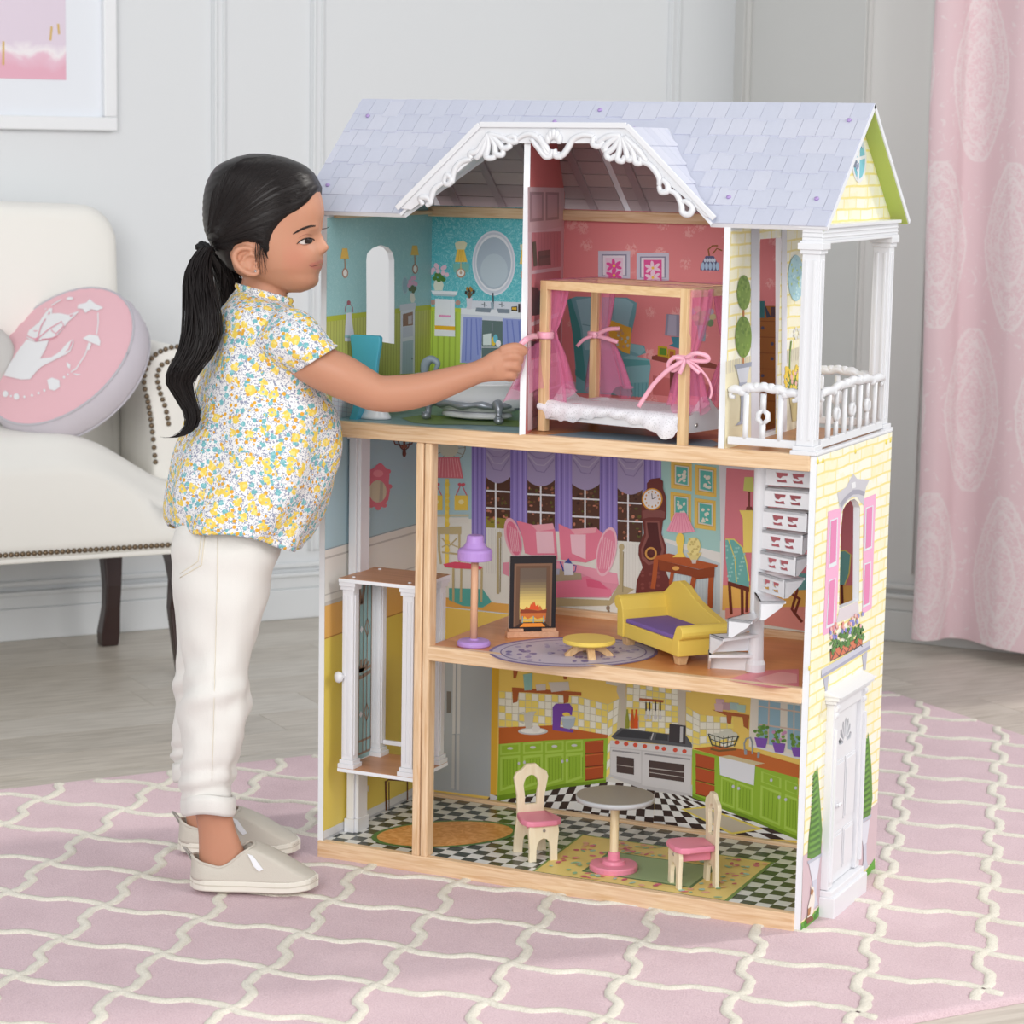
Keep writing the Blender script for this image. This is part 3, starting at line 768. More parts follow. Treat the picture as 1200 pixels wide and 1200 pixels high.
build('lace_scrolls', b, M_trimp, trim, smooth=True)['kind'] = 'stuff'
# shell in the middle
b = MB()
for i in range(5):
    a = -1.05+i*.525; c0 = TP(*L2(197,285)); b.ball(c0+V((math.sin(a)*.010,-.002,math.cos(a)*.013+.004)), (.0055,.004,.0085), 8, 6)
b.ball(TP(*L2(175,325)), (.005,.004,.005), 8, 6); b.ball(TP(*L2(220,325)), (.005,.004,.005), 8, 6)
build('shell', b, M_trimp, trim, smooth=True)
# lilac screws in the roof
M_screw = mat('lilac_screw_cap', S(176,150,205), .4)
for px, py in ((431,136),(384,217),(703,129),(854,231),(957,233),(995,141),(743,151),(809,221),(650,143)):
    p = atp(px, py, FS(0,0,.0022), FN); b = MB(); b.lathe([(.0001,.0022),(.0032,.0018),(.0036,0)], p, 10, ax=FN); build('screw', b, M_screw, front_roof, smooth=True)
# attic ceiling boards and rafters under the back slope
M_cb = [mat('mauve_ceiling_board_%d' % i, S(*c), .6) for i, c in enumerate(((176,160,162),(168,153,156),(182,166,166)))]
SB = V((0, -(RY+.004), RZ-EZ)).normalized()
for i in range(8):
    y0, y1 = .012+i*.0305, .012+(i+1)*.0305-.0022
    for (xa, xb) in ((.0105,.3355),(.3465,.6425)):
        c_ = BS((xa+xb)/2, 0, -.0085) + SB*((y0+y1)/2); b = MB(); b.obox(c_, V(((xb-xa)/2,0,0)), SB*((y1-y0)/2), BN*.0011)
        build('ceiling_board', b, M_cb[i % 3], back_roof)
M_raf = mat('mauve_rafter', S(162,146,150), .6)
for x in (.045,.125,.205,.285,.375,.455,.535,.615):
    b = MB(); b.obox(BS(x, 0, -.0115)+SB*.128, (.0065,0,0), SB*.118, BN*.0024); build('rafter', b, M_raf, back_roof, bevel=.0008)
# green soffits where the roof oversails the gable
for nm, f_, nn in (('soffit', FS, FN), ('soffit', BS, BN)):
    b = MB(); b.prism([f_(.762,0.005,-.0072), f_(XR-.002,0.005,-.0072), f_(XR-.002,.985,-.0072), f_(.762,.985,-.0072)], -nn*.0012); build(nm, b, M_green, house)

# ---- porch: gable board, beam, columns, railings
GX = .768
gable = None
b = MB(); b.prism([(GX-.006,.006,EZ-.006),(GX-.006,HD+.02,EZ-.006),(GX-.006,HD+.02,slope_z(HD+.02)-.009),(GX-.006,RY,RZ-.012),(GX-.006,.006,slope_z(.006)-.009)], (.006,0,0))
gable = build('gable_board', b, M_wh, house)
b = MB()
for (xa, xb, z0, z1, e_) in ((.757,.786,.980,.997,0),(.753,.790,.997,1.002,.004),(.755,.788,.976,.980,.002)): b.box(xa, xb, .001-e_, .356+e_, z0, z1)
for z in (.984,.990): b.box(.757,.7872,.001,.356,z,z+.002)
build('porch_beam', b, M_pla, house, bevel=.0008)
def column(x, y, z0=ZT, z1=.976):
    b = MB(); w = .0125
    b.box(x-.019,x+.019,y-.019,y+.019,z0,z0+.006); b.box(x-.0165,x+.0165,y-.0165,y+.0165,z0+.006,z0+.012)
    b.box(x-w,x+w,y-w,y+w,z0+.012,z1-.014)
    for (sx, sy) in ((1,0),(-1,0),(0,1),(0,-1)):                   # raised fluting on the faces
        for q in (-.006, .006):
            if sx: b.box(x+sx*(w+.0006)-.0009, x+sx*(w+.0006)+.0009, y+q-.002, y+q+.002, z0+.02, z1-.022)
            else: b.box(x+q-.002, x+q+.002, y+sy*(w+.0006)-.0009, y+sy*(w+.0006)+.0009, z0+.02, z1-.022)
    b.box(x-.015,x+.015,y-.015,y+.015,z1-.014,z1-.008); b.box(x-.018,x+.018,y-.018,y+.018,z1-.008,z1+.001)
    return build('column', b, M_pla, house, bevel=.0008)
column(.7705, .014); column(.7705, .340)
def railing(p, q, nmid, label=None):
    """p,q: feet of the run; straight spindles, heart splats between, carved crest"""
    p, q = V(p), V(q); d = (q-p); ln = d.length; d.normalize(); n_ = V((-d.y, d.x, 0))
    root = MB(); root.obox((p+q)/2+V((0,0,.0125)), d*ln/2, n_*.0035, (0,0,.0055))
    rl = build('railing', root, M_pla, house, bevel=.001)
    k = nmid*2+1
    for i in range(k):
        c = p+d*(ln*(i+1)/(k+1))
        b = MB(); hgt = .081
        if i % 2 == 0:
            b.tube([c+V((0,0,.016)), c+V((0,0,.03)), c+V((0,0,hgt))], .0042, 8)
        else:
            b.bar(c+V((0,0,.016)), c+V((0,0,.040)), .0075, .005, up=n_); b.bar(c+V((0,0,.056)), c+V((0,0,hgt)), .0075, .005, up=n_)
            for s_ in (-1, 1):
                b.tube([c+V((0,0,.038)), c+d*s_*.0075+V((0,0,.045)), c+d*s_*.0065+V((0,0,.053)), c+V((0,0,.0585))], [.003,.0042,.0042,.003], 6)
        build('baluster', b, M_pla, rl, smooth=True)
    b = MB(); m_ = 26; pts = []
    for i in range(m_+1):
        t = i/m_; pts.append(p+d*(ln*t)+V((0,0,.082+.007*math.sin(pi*t)+.0016*math.sin(t*pi*9))))
    b.tube(pts, [.0052+.0014*abs(math.sin(i*pi*5/m_)) for i in range(m_+1)], 8)
    for i in range(-3, 4):
        c = (p+q)/2+d*(i*ln*.105)+V((0,0,.0915-.0011*i*i)); b.ball(c, (.0068,.0062,.0062), 8, 6)
    for s_, e_ in ((1, p), (-1, q)):
        b.tube(catmull([e_+d*s_*.012+V((0,0,.085)), e_+d*s_*.003+V((0,0,.082)), e_+d*s_*.002+V((0,0,.075)), e_+d*s_*.008+V((0,0,.074))], 4), .0034, 6)
    build('crest_rail', b, M_pla, rl, smooth=True)
railing((.6555,.008,ZT), (.757,.008,ZT), 1); railing((.781,.034,ZT), (.781,.322,ZT), 3); railing((.6555,.338,ZT), (.757,.338,ZT), 1)

# ---- lift shaft guide post, spiral stair, front door
b = MB(); b.box(.014,.027,.066,.082,ZB,ZT0+.002); b.box(.027,.033,.070,.100,ZB,ZT0+.002)
for z0, z1 in ((ZB,ZB+.022),(ZT0-.012,ZT0+.002)): b.box(.012,.029,.062,.086,z0,z1); b.box(.025,.0345,.066,.103,z0,z1)
build('lift_guide', b, M_pla, house, bevel=.001)
stair = None
sx_, sy_ = .682, .078
b = MB(); b.lathe([(.0001,ZM),(.0145,ZM),(.0145,ZM+.012),(.0115,ZM+.018),(.0105,ZM+.05),(.0105,ZT0),(.0001,ZT0)], (sx_,sy_,0), 20)
stair = build('spiral_stair', b, M_pla, house, smooth=False, bevel=.001)
for i in range(10):
    phi = math.radians(interp([0,1,2,3,4,5,6,7,8,9],[203,232,268,305,330,343,352,358,4,10],i)); z = ZM+.0265+i*.0305; r1 = .068 if i < 3 else .078
    d = V((math.cos(phi), math.sin(phi), 0)); n_ = V((-d.y, d.x, 0)); c = V((sx_, sy_, 0)); b = MB()
    lead, trail = -n_, n_
    # tread wedge
    P = [c+lead*.006+V((0,0,z)), c+d*r1+lead*.018+V((0,0,z)), c+d*r1+trail*.020+V((0,0,z)), c+trail*.010+V((0,0,z))]
    b.prism(P, (0,0,-.004)); st = build('step', b, M_pla, stair)
    # outer cheek tapering to the back, and a riser pierced with a leaf pattern
    b = MB(); b.prism([c+d*r1+lead*.018+V((0,0,z)), c+d*r1+trail*.020+V((0,0,z)), c+d*r1+trail*.013+V((0,0,z-.010)), c+d*r1+lead*.010+V((0,0,z-.027)), c+d*r1+lead*.018+V((0,0,z-.027))], -d*.003); build('cheek', b, M_pla, st)
    rp = lambda u, w: c + d*u + lead*(.006+.012*u/r1) + V((0,0,z-w))
    holes = []
    if 3 < i < 10:
        for (ua, ub) in ((.022,.040),(.046,.064)):
            sgn = 1 if ua < .03 else -1; m_ = (ua+ub)/2
            holes.append([rp(ua,.0075), rp(ub,.0075), rp(ub-.001,.012), rp(m_+.001*sgn,.0125), rp(m_-.002*sgn,.016), rp(ua+.002,.014)])
            holes.append([rp(ua+.001,.0175), rp(m_,.0185), rp(ub-.003,.0165), rp(ub-.001,.0215), rp(ua+.003,.0215)])
    b = MB(); b.prism([rp(0,.0), rp(r1,.0), rp(r1,.0265), rp(.0,.0265)], -lead*.0022, holes=holes); build('riser', b, M_pla, st)
# front door: moulded white plastic surround on the right wall
FX = HW
def fd(px, py, x=HW): return at(px, py, 'X', x)
def zoom2(x, y): return (760+x/4, 800+y/4)
yL, yR = fd(*zoom2(838,1030), HW+.012).y, fd(*zoom2(986,890), HW+.012).y
zt_ = fd(*zoom2(855,75), HW+.012).z
b = MB(); dw = .020
b.box(FX,FX+.012,yL,yL+dw,RT_+.0395,zt_-.0125); b.box(FX,FX+.012,yR-dw,yR,RT_+.0395,zt_-.0125)
b.box(FX,FX+.0115,yL+dw-.0005,yR-dw+.0005,zt_-.030,zt_-.0125)
b.box(FX,FX+.0165,yL+.003,yL+.0085,RT_+.05,zt_-.05); b.box(FX,FX+.0165,yR-.0085,yR-.003,RT_+.05,zt_-.05)
door_f = build('front_door', b, M_pla, house, bevel=.0012)
b = MB(); b.box(FX,FX+.017,yL-.006,yR+.006,zt_-.012,zt_-.006); b.box(FX,FX+.022,yL-.010,yR+.010,zt_-.006,zt_); b.prism([(FX,yL-.012,zt_),(FX+.026,yL-.012,zt_),(FX,yL-.012,zt_+.008)], (0,yR-yL+.024,0)); build('door_canopy', b, M_pla, door_f, bevel=.001)
for y_ in (yL+.009, yR-.009):
    b = MB()
    for k_, (z_, r_) in enumerate(((zt_-.019,.0068),(zt_-.031,.0052))): b.tube([(FX+.010,y_-.006,z_),(FX+.010,y_+.006,z_)], r_, 12)
    build('bracket', b, M_pla, door_f, smooth=False, bevel=.0008)
b = MB(); b.box(FX,FX+.024,yL-.004,yR+.004,RT_-.003,RT_+.030); b.box(FX,FX+.019,yL-.002,yR+.002,RT_+.0295,RT_+.039); build('doorstep', b, M_pla, door_f, bevel=.0015)
dl, dr = yL+dw, yR-dw; dz0, dz1 = RT_+.04, zt_-.03; wv = dr-dl; cy = (dl+dr)/2
fz = dz1-.055
fan = []
for i in range(7):
    a0, a1 = pi*(i+.14)/7, pi*(i+.86)/7; ro, ri = min(wv*.40,.03), .008
    q = [V((FX+.001, cy-math.cos(a)*r_, fz+math.sin(a)*r_*1.25)) for a, r_ in ((a0,ri),(a0,ro*.9),((a0+a1)/2,ro*1.04),(a1,ro*.9),(a1,ri))]; fan.append(q)
b = MB(); b.prism([(FX+.001,dl,dz0),(FX+.001,dr,dz0),(FX+.001,dr,dz1),(FX+.001,dl,dz1)], (.005,0,0), holes=fan); leaf = build('door_leaf', b, M_pla, door_f)
b = MB(); b.box(FX,FX+.0008,dl,dr,dz0,dz1); build('fanlight_glass', b, mat('dark_fanlight', S(120,126,132), .2), door_f)
for zz0, zz1 in ((dz0+.014,dz0+.075),(dz0+.088,dz1-.075)):
    for ya, yb in ((dl+.005,cy-.003),(cy+.003,dr-.005)):
        b = MB(); b.box(FX+.006,FX+.0075,ya,yb,zz0,zz1); b.box(FX+.0075,FX+.009,ya+.003,yb-.003,zz0+.004,zz1-.004); build('door_panel', b, M_pla, leaf, bevel=.0008)
b = MB(); hz = (dz0+dz1)/2-.01; b.tube([(FX+.006,dl+.010,hz),(FX+.013,dl+.010,hz)], .0035, 8); b.tube(catmull([(FX+.013,dl+.010,hz),(FX+.014,dl+.018,hz+.002),(FX+.013,dl+.024,hz-.001)], 4), .0026, 8); build('door_handle', b, M_pla, leaf, smooth=True)
# gilt cam-lock caps on the right wall
M_cam = mat('yellow_screw_cap', S(232,214,96), .4)
for px, py in ((958,541),(964,540),(1002,529),(1038,518),(1043,516),(948,783),(1031,771)):
    p = ax(px, py); b = MB(); b.lathe([(.0001,.0018),(.0032,.0014),(.0036,0)], p, 10, ax=(1,0,0)); build('screw_cap', b, M_cam, right_panel, smooth=True)
# ================================================================== PRINTED INTERIORS AND FACADE (flat ink on the boards)
class Pr:
    def __init__(s, ax_, val, sgn, parent, zone): s.a, s.v, s.s, s.p, s.z = ax_, val, sgn, parent, zone; s.mb = MB(); s.k = 0
    def P(s, x, y, layer):
        if s.a == 'N': return atp(s.z[0]+x/s.z[2], s.z[1]+y/s.z[2], s.v[0]+s.v[1]*(.0004+.00022*layer+.000004*s.k), s.v[1])
        return at(s.z[0]+x/s.z[2], s.z[1]+y/s.z[2], s.a, s.v + s.s*(.0004+.00022*layer+.000004*s.k))
    def poly(s, l, c, pts):
        c = S(*c) if len(c) == 3 else c; s.k = (s.k+1) % 50
        s.mb.sheet([s.P(x, y, l) for x, y in pts], col=c); return s
    def rect(s, l, c, x0, y0, x1, y1): return s.poly(l, c, [(x0,y0),(x1,y0),(x1,y1),(x0,y1)])
    def quad(s, l, c, x0, y0, x1, y1, sl): return s.poly(l, c, [(x0,y0),(x1,y0+sl*(x1-x0)),(x1,y1+sl*(x1-x0)),(x0,y1)])
    def ell(s, l, c, cx, cy, rx, ry, n=24, a=0, a0=0, a1=2*pi):
        full = abs(a1-a0-2*pi) < 1e-6
        return s.poly(l, c, [(cx+rx*math.cos(t)*math.cos(a)-ry*math.sin(t)*math.sin(a), cy+rx*math.cos(t)*math.sin(a)+ry*math.sin(t)*math.cos(a)) for t in [a0+(a1-a0)*i/(n if full else n-1) for i in range(n)]])
    def line(s, l, c, pts, w):
        o1, o2 = [], []
        for i, p in enumerate(pts):
            a = pts[max(i-1,0)]; d = pts[min(i+1,len(pts)-1)]; dx, dy = d[0]-a[0], d[1]-a[1]; ln = math.hypot(dx, dy) or 1
            o1.append((p[0]-dy/ln*w/2, p[1]+dx/ln*w/2)); o2.append((p[0]+dy/ln*w/2, p[1]-dx/ln*w/2))
        for i in range(len(pts)-1): s.poly(l, c, [o1[i], o1[i+1], o2[i+1], o2[i]])
        return s
    def zone(s, z): s.z = z; return s
    def out(s, name, material=None):
        mb = s.mb; s.mb = MB(); nf = len(mb.f)
        # pieces that do not touch become parts of their own
        bx = []
        for f in mb.f:
            ps = [mb.v[i] for i in f]; bx.append([(min(p[k] for p in ps)-.0012, max(p[k] for p in ps)+.0012) for k in range(3)])
        par = list(range(nf))
        def find(i):
            while par[i] != i: par[i] = par[par[i]]; i = par[i]
            return i
        order = sorted(range(nf), key=lambda i: bx[i][2][0])
        for a in range(nf):
            i = order[a]
            for b in range(a+1, nf):
                j = order[b]
                if bx[j][2][0] > bx[i][2][1]: break
                if bx[i][0][0] <= bx[j][0][1] and bx[j][0][0] <= bx[i][0][1] and bx[i][1][0] <= bx[j][1][1] and bx[j][1][0] <= bx[i][1][1]:
                    ri, rj = find(i), find(j)
                    if ri != rj: par[ri] = rj
        groups = {}
        for i in range(nf): groups.setdefault(find(i), []).append(i)
        o = None
        for g in groups.values():
            m2 = MB()
            for i in g: m2.add([mb.v[k] for k in mb.f[i]], [tuple(range(len(mb.f[i])))], mb.c[i])
            o = build(name, m2, material or INK, s.p)
        return o
def worldquad(ax_, v, a, b, z0, z1, off):
    mb = MB()
    if ax_ == 'X': mb.sheet([(v+off,a,z0),(v+off,b,z0),(v+off,b,z1),(v+off,a,z1)])
    elif ax_ == 'Y': mb.sheet([(a,v+off,z0),(b,v+off,z0),(b,v+off,z1),(a,v+off,z1)])
    else: mb.sheet([(a,z0,v+off),(b,z0,v+off),(b,z1,v+off),(a,z1,v+off)])
    return mb
zA, zB_, zC, zD, zE, zF = (360,100,4), (600,100,4), (360,380,4), (600,280,4), (600,500,4), (360,640,4)
zK, zK2, zG, zH, zT_, zS, zP, zR = (560,760,4), (760,800,4), (500,240,5), (560,520,5.4545), (380,330,6.667), (365,500,4.284), (840,250,4.283), (940,520,4)
Z1 = (0,0,1)
# ---- pattern materials
def pattern(name, kind, c1, c2, scale=1.0, c3=None):
    M, N, L, b = nodemat(name, .45); tc = N('ShaderNodeTexCoord'); mp = N('ShaderNodeMapping'); L(tc.outputs['Object'], mp.inputs['Vector'])
    b.inputs['Specular IOR Level'].default_value = .35
    if kind == 'squiggle':
        n = N('ShaderNodeTexNoise', Scale=95*scale, Detail=1, Distortion=2.5); L(mp.outputs[0], n.inputs['Vector'])
        f = math_(N, L, 'LESS_THAN', math_(N, L, 'ABSOLUTE', math_(N, L, 'SUBTRACT', n.outputs['Fac'], .5)), .035)
        L(mixcol(N, L, f, c1, c2), b.inputs['Base Color'])
    elif kind == 'flowers':
        v = N('ShaderNodeTexVoronoi', Scale=26*scale, Randomness=.75); L(mp.outputs[0], v.inputs['Vector'])
        n = N('ShaderNodeTexNoise', Scale=170, Detail=2, Distortion=1); L(mp.outputs[0], n.inputs['Vector'])
        d = math_(N, L, 'ADD', v.outputs['Distance'], math_(N, L, 'MULTIPLY', math_(N, L, 'SUBTRACT', n.outputs['Fac'], .5), .75))
        f = math_(N, L, 'MULTIPLY', math_(N, L, 'LESS_THAN', d, .27), math_(N, L, 'GREATER_THAN', n.outputs['Fac'], .44))
        L(mixcol(N, L, math_(N, L, 'MULTIPLY', f, .75), c1, c2), b.inputs['Base Color'])
    elif kind == 'stripes':
        w = N('ShaderNodeTexWave', Scale=c3, Distortion=0, wave_type='BANDS', bands_direction='DIAGONAL' if False else 'X')
        mp.inputs['Rotation'].default_value = (0, 0, math.radians(scale)); L(mp.outputs[0], w.inputs['Vector'])
        f = math_(N, L, 'LESS_THAN', w.outputs['Fac'], .14); L(mixcol(N, L, f, c1, c2), b.inputs['Base Color'])
    elif kind == 'swirl':
        n = N('ShaderNodeTexNoise', Scale=60*scale, Detail=2, Distortion=2.5); L(mp.outputs[0], n.inputs['Vector'])
        r = N('ShaderNodeValToRGB'); r.color_ramp.elements[0].position = .38; r.color_ramp.elements[1].position = .62; r.color_ramp.elements[0].color = c1; r.color_ramp.elements[1].color = c2
        L(n.outputs['Fac'], r.inputs['Fac']); L(r.outputs['Color'], b.inputs['Base Color'])
    return M
def brickmat(name, axes, c1, c2, mortar):
    M, N, L, b = nodemat(name, .4); tc = N('ShaderNodeTexCoord'); sp = N('ShaderNodeSeparateXYZ'); cb = N('ShaderNodeCombineXYZ')
    n0_ = N('ShaderNodeTexNoise', Scale=14, Detail=1); L(tc.outputs['Object'], n0_.inputs['Vector'])
    L(tc.outputs['Object'], sp.inputs[0]); L(sp.outputs[axes[0]], cb.inputs[0])
    zz = math_(N, L, 'ADD', sp.outputs[axes[1]], math_(N, L, 'MULTIPLY', n0_.outputs['Fac'], .006)); L(zz, cb.inputs[1])
    t = N('ShaderNodeTexBrick', offset=.43, squash=1.0); t.offset_frequency = 2; t.squash = 1.5; t.squash_frequency = 3
    for k_, v_ in (('Scale', 1.0), ('Brick Width', .056), ('Row Height', .0165), ('Mortar Size', .0022), ('Mortar Smooth', .6), ('Bias', -.1)): t.inputs[k_].default_value = v_
    t.inputs['Color1'].default_value = c1; t.inputs['Color2'].default_value = c2; t.inputs['Mortar'].default_value = mortar
    L(cb.outputs[0], t.inputs['Vector'])
    n = N('ShaderNodeTexNoise', Scale=120, Detail=3); L(tc.outputs['Object'], n.inputs['Vector'])
    wash = N('ShaderNodeTexNoise', Scale=38, Detail=2); L(tc.outputs['Object'], wash.inputs['Vector'])
    col_ = mixcol(N, L, math_(N, L, 'MULTIPLY', math_(N, L, 'GREATER_THAN', wash.outputs['Fac'], .55), .25), t.outputs['Color'], S(246,234,150))
    L(mixcol(N, L, math_(N, L, 'MULTIPLY', n.outputs['Fac'], .25), col_, S(255,255,250)), b.inputs['Base Color'])
    return M
M_brick = brickmat('yellow_brick_print', ('Y','Z'), S(250,248,234), S(250,243,204), S(245,225,122))
WX = .0096                                                        # left board, inside face
# ------------------------------------------------ bathroom, left wall
pr = Pr('X', WX, 1, left_panel, Z1)
zw = at(440, 365, 'X', WX).z
def holed(v, y0, y1, z0, z1, off, m_, name, parent, hole_, ax_='X'):
    mb = MB(); mb.sheet([(v+off,y0,z0),(v+off,y1,z0),(v+off,y1,z1),(v+off,y0,z1)], holes=[[V((v+off,p.y,p.z)) for p in hole_]]) if hole_ else mb.sheet([(v+off,y0,z0),(v+off,y1,z0),(v+off,y1,z1),(v+off,y0,z1)])
    return build(name, mb, m_, parent)
M_teal = pattern('muted_teal_wallpaper', 'squiggle', S(158,202,205), S(172,210,212), 1.0)
M_teal2 = pattern('teal_wallpaper', 'squiggle', S(94,188,200), S(146,212,220), 1.0)
M_lime = pattern('lime_wainscot', 'stripes', S(196,198,104), S(174,172,84), 90, c3=34)
M_lime2 = pattern('bright_lime_wainscot', 'stripes', S(180,208,84), S(156,182,70), 0, c3=30)
hl = [V((0,p.y,p.z)) for p in hole]
up_hole = [V((0,hl[0].y,zw))]+hl[1:-1]+[V((0,hl[-1].y,zw))]
up = [V((WX+.0003,0,zw)), V((WX+.0003,hl[0].y,zw))]+[V((WX+.0003,p.y,p.z)) for p in hl[1:-1]]+[V((WX+.0003,hl[-1].y,zw)), V((WX+.0003,YB,zw)), V((WX+.0003,YB,EZ+.02)), V((WX+.0003,0,EZ-.01))]
mb = MB(); mb.sheet(up); build('wallpaper_print', mb, M_teal, left_panel)
lo = [V((WX+.0003,0,zw)), V((WX+.0003,0,ZT)), V((WX+.0003,YB,ZT)), V((WX+.0003,YB,zw)), V((WX+.0003,hl[-1].y,zw)), V((WX+.0003,hl[-1].y,hl[-1].z)), V((WX+.0003,hl[0].y,hl[0].z)), V((WX+.0003,hl[0].y,zw))]
mb = MB(); mb.sheet(lo); build('wainscot_print', mb, M_lime, left_panel)
ya_, yb_ = hl[0].y, hl[-1].y
mb = MB(); mb.sheet([(WX+.0006,0,zw-.007),(WX+.0006,ya_-.001,zw-.007),(WX+.0006,ya_-.001,zw+.001),(WX+.0006,0,zw+.001)], col=S(186,192,60)); build('dado_print', mb, INK, left_panel); mb = MB(); mb.sheet([(WX+.0006,yb_+.001,zw-.007),(WX+.0006,YB,zw-.007),(WX+.0006,YB,zw+.001),(WX+.0006,yb_+.001,zw+.001)], col=S(186,192,60)); build('dado_print', mb, INK, left_panel)
def sconce(pr, x, y, k=1.0, l=1):
    pr.poly(l, (236,190,92), [(x-3*k,y-13*k),(x+3*k,y-13*k),(x+5*k,y-1*k),(x-5*k,y-1*k)]); pr.line(l, (180,140,110), [(x,y-1*k),(x+.5,y+12*k)], 1.2)
    pr.ell(l, (186,140,120), x+.5, y+16*k, 3.6*k, 6*k); pr.ell(l+1, (240,236,232), x+.5, y+16*k, 2.2*k, 4.2*k); return pr
sconce(pr, 404, 304).out('sconce_print'); sconce(pr, 486, 300, .95).out('sconce_print')
pr.zone(zT_)
pr.line(1, (170,120,130), [(165,240),(165,200),(180,178),(205,178),(222,200),(224,240)], 6).ell(2, (170,100,110), 192, 165, 14, 18).poly(2, (224,224,236), [(172,246),(212,240),(222,340),(234,415),(234,440),(198,468),(160,466),(164,350)]).poly(3, (160,200,206), [(160,420),(200,420),(198,440),(160,438)]).out('towel_ring_print')
pr.ell(1, (176,200,206), 632, 30, 26, 70).ell(2, (150,178,190), 632, 30, 19, 60).out('oval_mirror_print')
pr.poly(1, (232,226,214), [(672,90),(700,90),(712,140),(700,165),(680,165),(668,130)])
for (x, y) in ((670,0),(700,10),(690,-25),(715,20),(662,30),(705,-30),(680,15)): pr.ell(2, (226,170,196), x, y, 15, 18, 10)
for (x, y) in ((690,45),(672,60),(708,55),(695,75)): pr.ell(2, (96,104,62), x, y, 14, 18, 8)
pr.out('flower_vase_print')
pr.poly(1, (214,214,224), [(590,180),(715,165),(712,215),(590,228)]).poly(1, (222,222,232), [(596,228),(708,215),(706,716),(592,722)]).poly(2, (150,110,90), [(614,255),(692,235),(692,340),(614,350)]).poly(3, (200,186,190), [(655,270),(685,262),(685,330),(655,335)]).poly(2, (206,206,222), [(614,358),(692,345),(692,425),(614,440)]).poly(2, (176,192,206), [(612,470),(696,455),(692,716),(608,722)]).ell(3, (120,130,140), 686, 602, 7, 8, 10)
for i in range(4): pr.line(3, (160,176,192), [(628+i*18,480),(626+i*18,715)], 2)
pr.out('linen_cabinet_print')
# white tiles beside the toilet
pr.zone(zT_); pr.poly(1, (232,230,240), [(60,900),(240,940),(215,1100),(60,1100)])
for i in range(5): pr.line(2, (205,170,190), [(60,930+i*36),(235,960+i*34)], 2)
for i in range(5): pr.line(2, (170,170,200), [(75+i*36,900),(70+i*34,1100)], 2)
pr.out('tile_print')
# ------------------------------------------------ bathroom, back wall
pr = Pr('Y', YB, -1, back_top, zG)
zw2 = at(520, 361, 'Y', YB).z
build('wallpaper_print', worldquad('Y', YB, WX, .243, zw2, EZ+.004, -.0003), M_teal2, back_top)
build('wainscot_print', worldquad('Y', YB, WX, .243, ZT, zw2, -.0003), M_lime2, back_top)
pr.quad(1, (188,206,70), 10, 598, 570, 622, .04).out('dado_print')
def sc2(x):
    pr.poly(1, (226,222,190), [(x-35,225),(x-15,215),(x+15,212),(x+38,225),(x+25,262),(x-28,262)]).poly(2, (246,204,92), [(x-22,262),(x+20,262),(x+38,335),(x-35,335)]).poly(1, (126,190,180), [(x-48,345),(x+50,345),(x+45,395),(x-40,395)])
    for k_ in (-12, 0, 12): pr.line(3, (222,170,60), [(x+k_*.6,265),(x+k_*1.3,333)], 3)
    pr.ell(3, (196,150,126), x, 400, 27, 28).ell(4, (240,240,240), x, 398, 20, 20).ell(5, (196,170,150), x, 398, 7, 9).line(4, (230,200,120), [(x,335),(x,390)], 5); pr.out('sconce_print')
sc2(200)
pr.poly(1, (226,222,190), [(545,235),(572,228),(572,265),(552,268)]).poly(2, (246,204,92), [(556,265),(572,265),(572,350),(545,345)]).ell(3, (196,150,126), 568, 410, 18, 28).out('sconce_print')
pr.ell(1, (226,228,240), 393, 342, 126, 190, 40).ell(2, (206,212,226), 393, 342, 118, 180, 40).ell(3, (232,234,242), 394, 340, 108, 166, 40).ell(4, (176,190,206), 393, 342, 101, 152, 40).ell(5, (190,204,216), 395, 385, 80, 98, 30).out('oval_mirror_print')
pr.poly(2, (226,230,214), [(50,440),(88,440),(100,470),(92,502),(48,502),(40,470)])
for (x, y) in ((40,380),(62,362),(95,372),(30,395),(66,388),(96,400),(118,410),(55,355),(105,365)): pr.ell(4, (238,200,216), x, y, 13, 14, 10)
for (x, y) in ((60,410),(48,432),(85,425),(98,438),(72,440),(72,412)): pr.ell(3, (84,132,60), x, y, 15, 13, 8)
pr.out('flower_vase_print')
pr.poly(2, (236,240,246), [(25,502),(182,508),(176,528),(35,522)]).poly(1, (180,196,206), [(30,520),(176,528),(160,538),(45,532)]).out('shelf_print')
pr.line(1, (200,190,190), [(35,570),(185,574)], 6).ell(2, (186,150,140), 37, 570, 15, 17, 12).ell(2, (186,150,140), 183, 574, 15, 17, 12).poly(3, (232,236,244), [(50,550),(164,556),(166,772),(46,768)]).poly(4, (232,180,40), [(48,706),(166,712),(166,736),(48,730)]).poly(4, (226,150,196), [(72,644),(142,648),(142,660),(72,656)]).poly(4, (210,214,226), [(140,560),(144,560),(144,690),(140,690)]).out('towel_print')
pr.poly(2, (228,232,240), [(200,605),(572,622),(572,662),(200,640)]).poly(2, (216,220,232), [(250,560),(572,572),(572,622),(230,608)]).poly(3, (130,142,156), [(290,602),(380,606),(372,632),(285,626)]).poly(3, (130,142,156), [(410,608),(486,612),(486,636),(420,634)])
pr.poly(1, (210,216,230), [(200,640),(572,660),(572,940),(195,925)]).poly(2, (98,118,118), [(322,675),(445,682),(445,935),(322,930)])
pr.poly(3, (146,158,216), [(215,655),(326,662),(318,925),(310,930),(202,925)]).poly(3, (146,158,216), [(445,665),(572,672),(572,938),(480,930),(445,925)])
for q in ((235,668,228,915),(262,668,258,910),(290,668,300,880),(312,668,316,850),(470,676,478,840),(500,676,520,860),(540,680,550,880)): pr.line(4, (110,126,200), [(q[0],q[1]),(q[2],q[3])], 6)
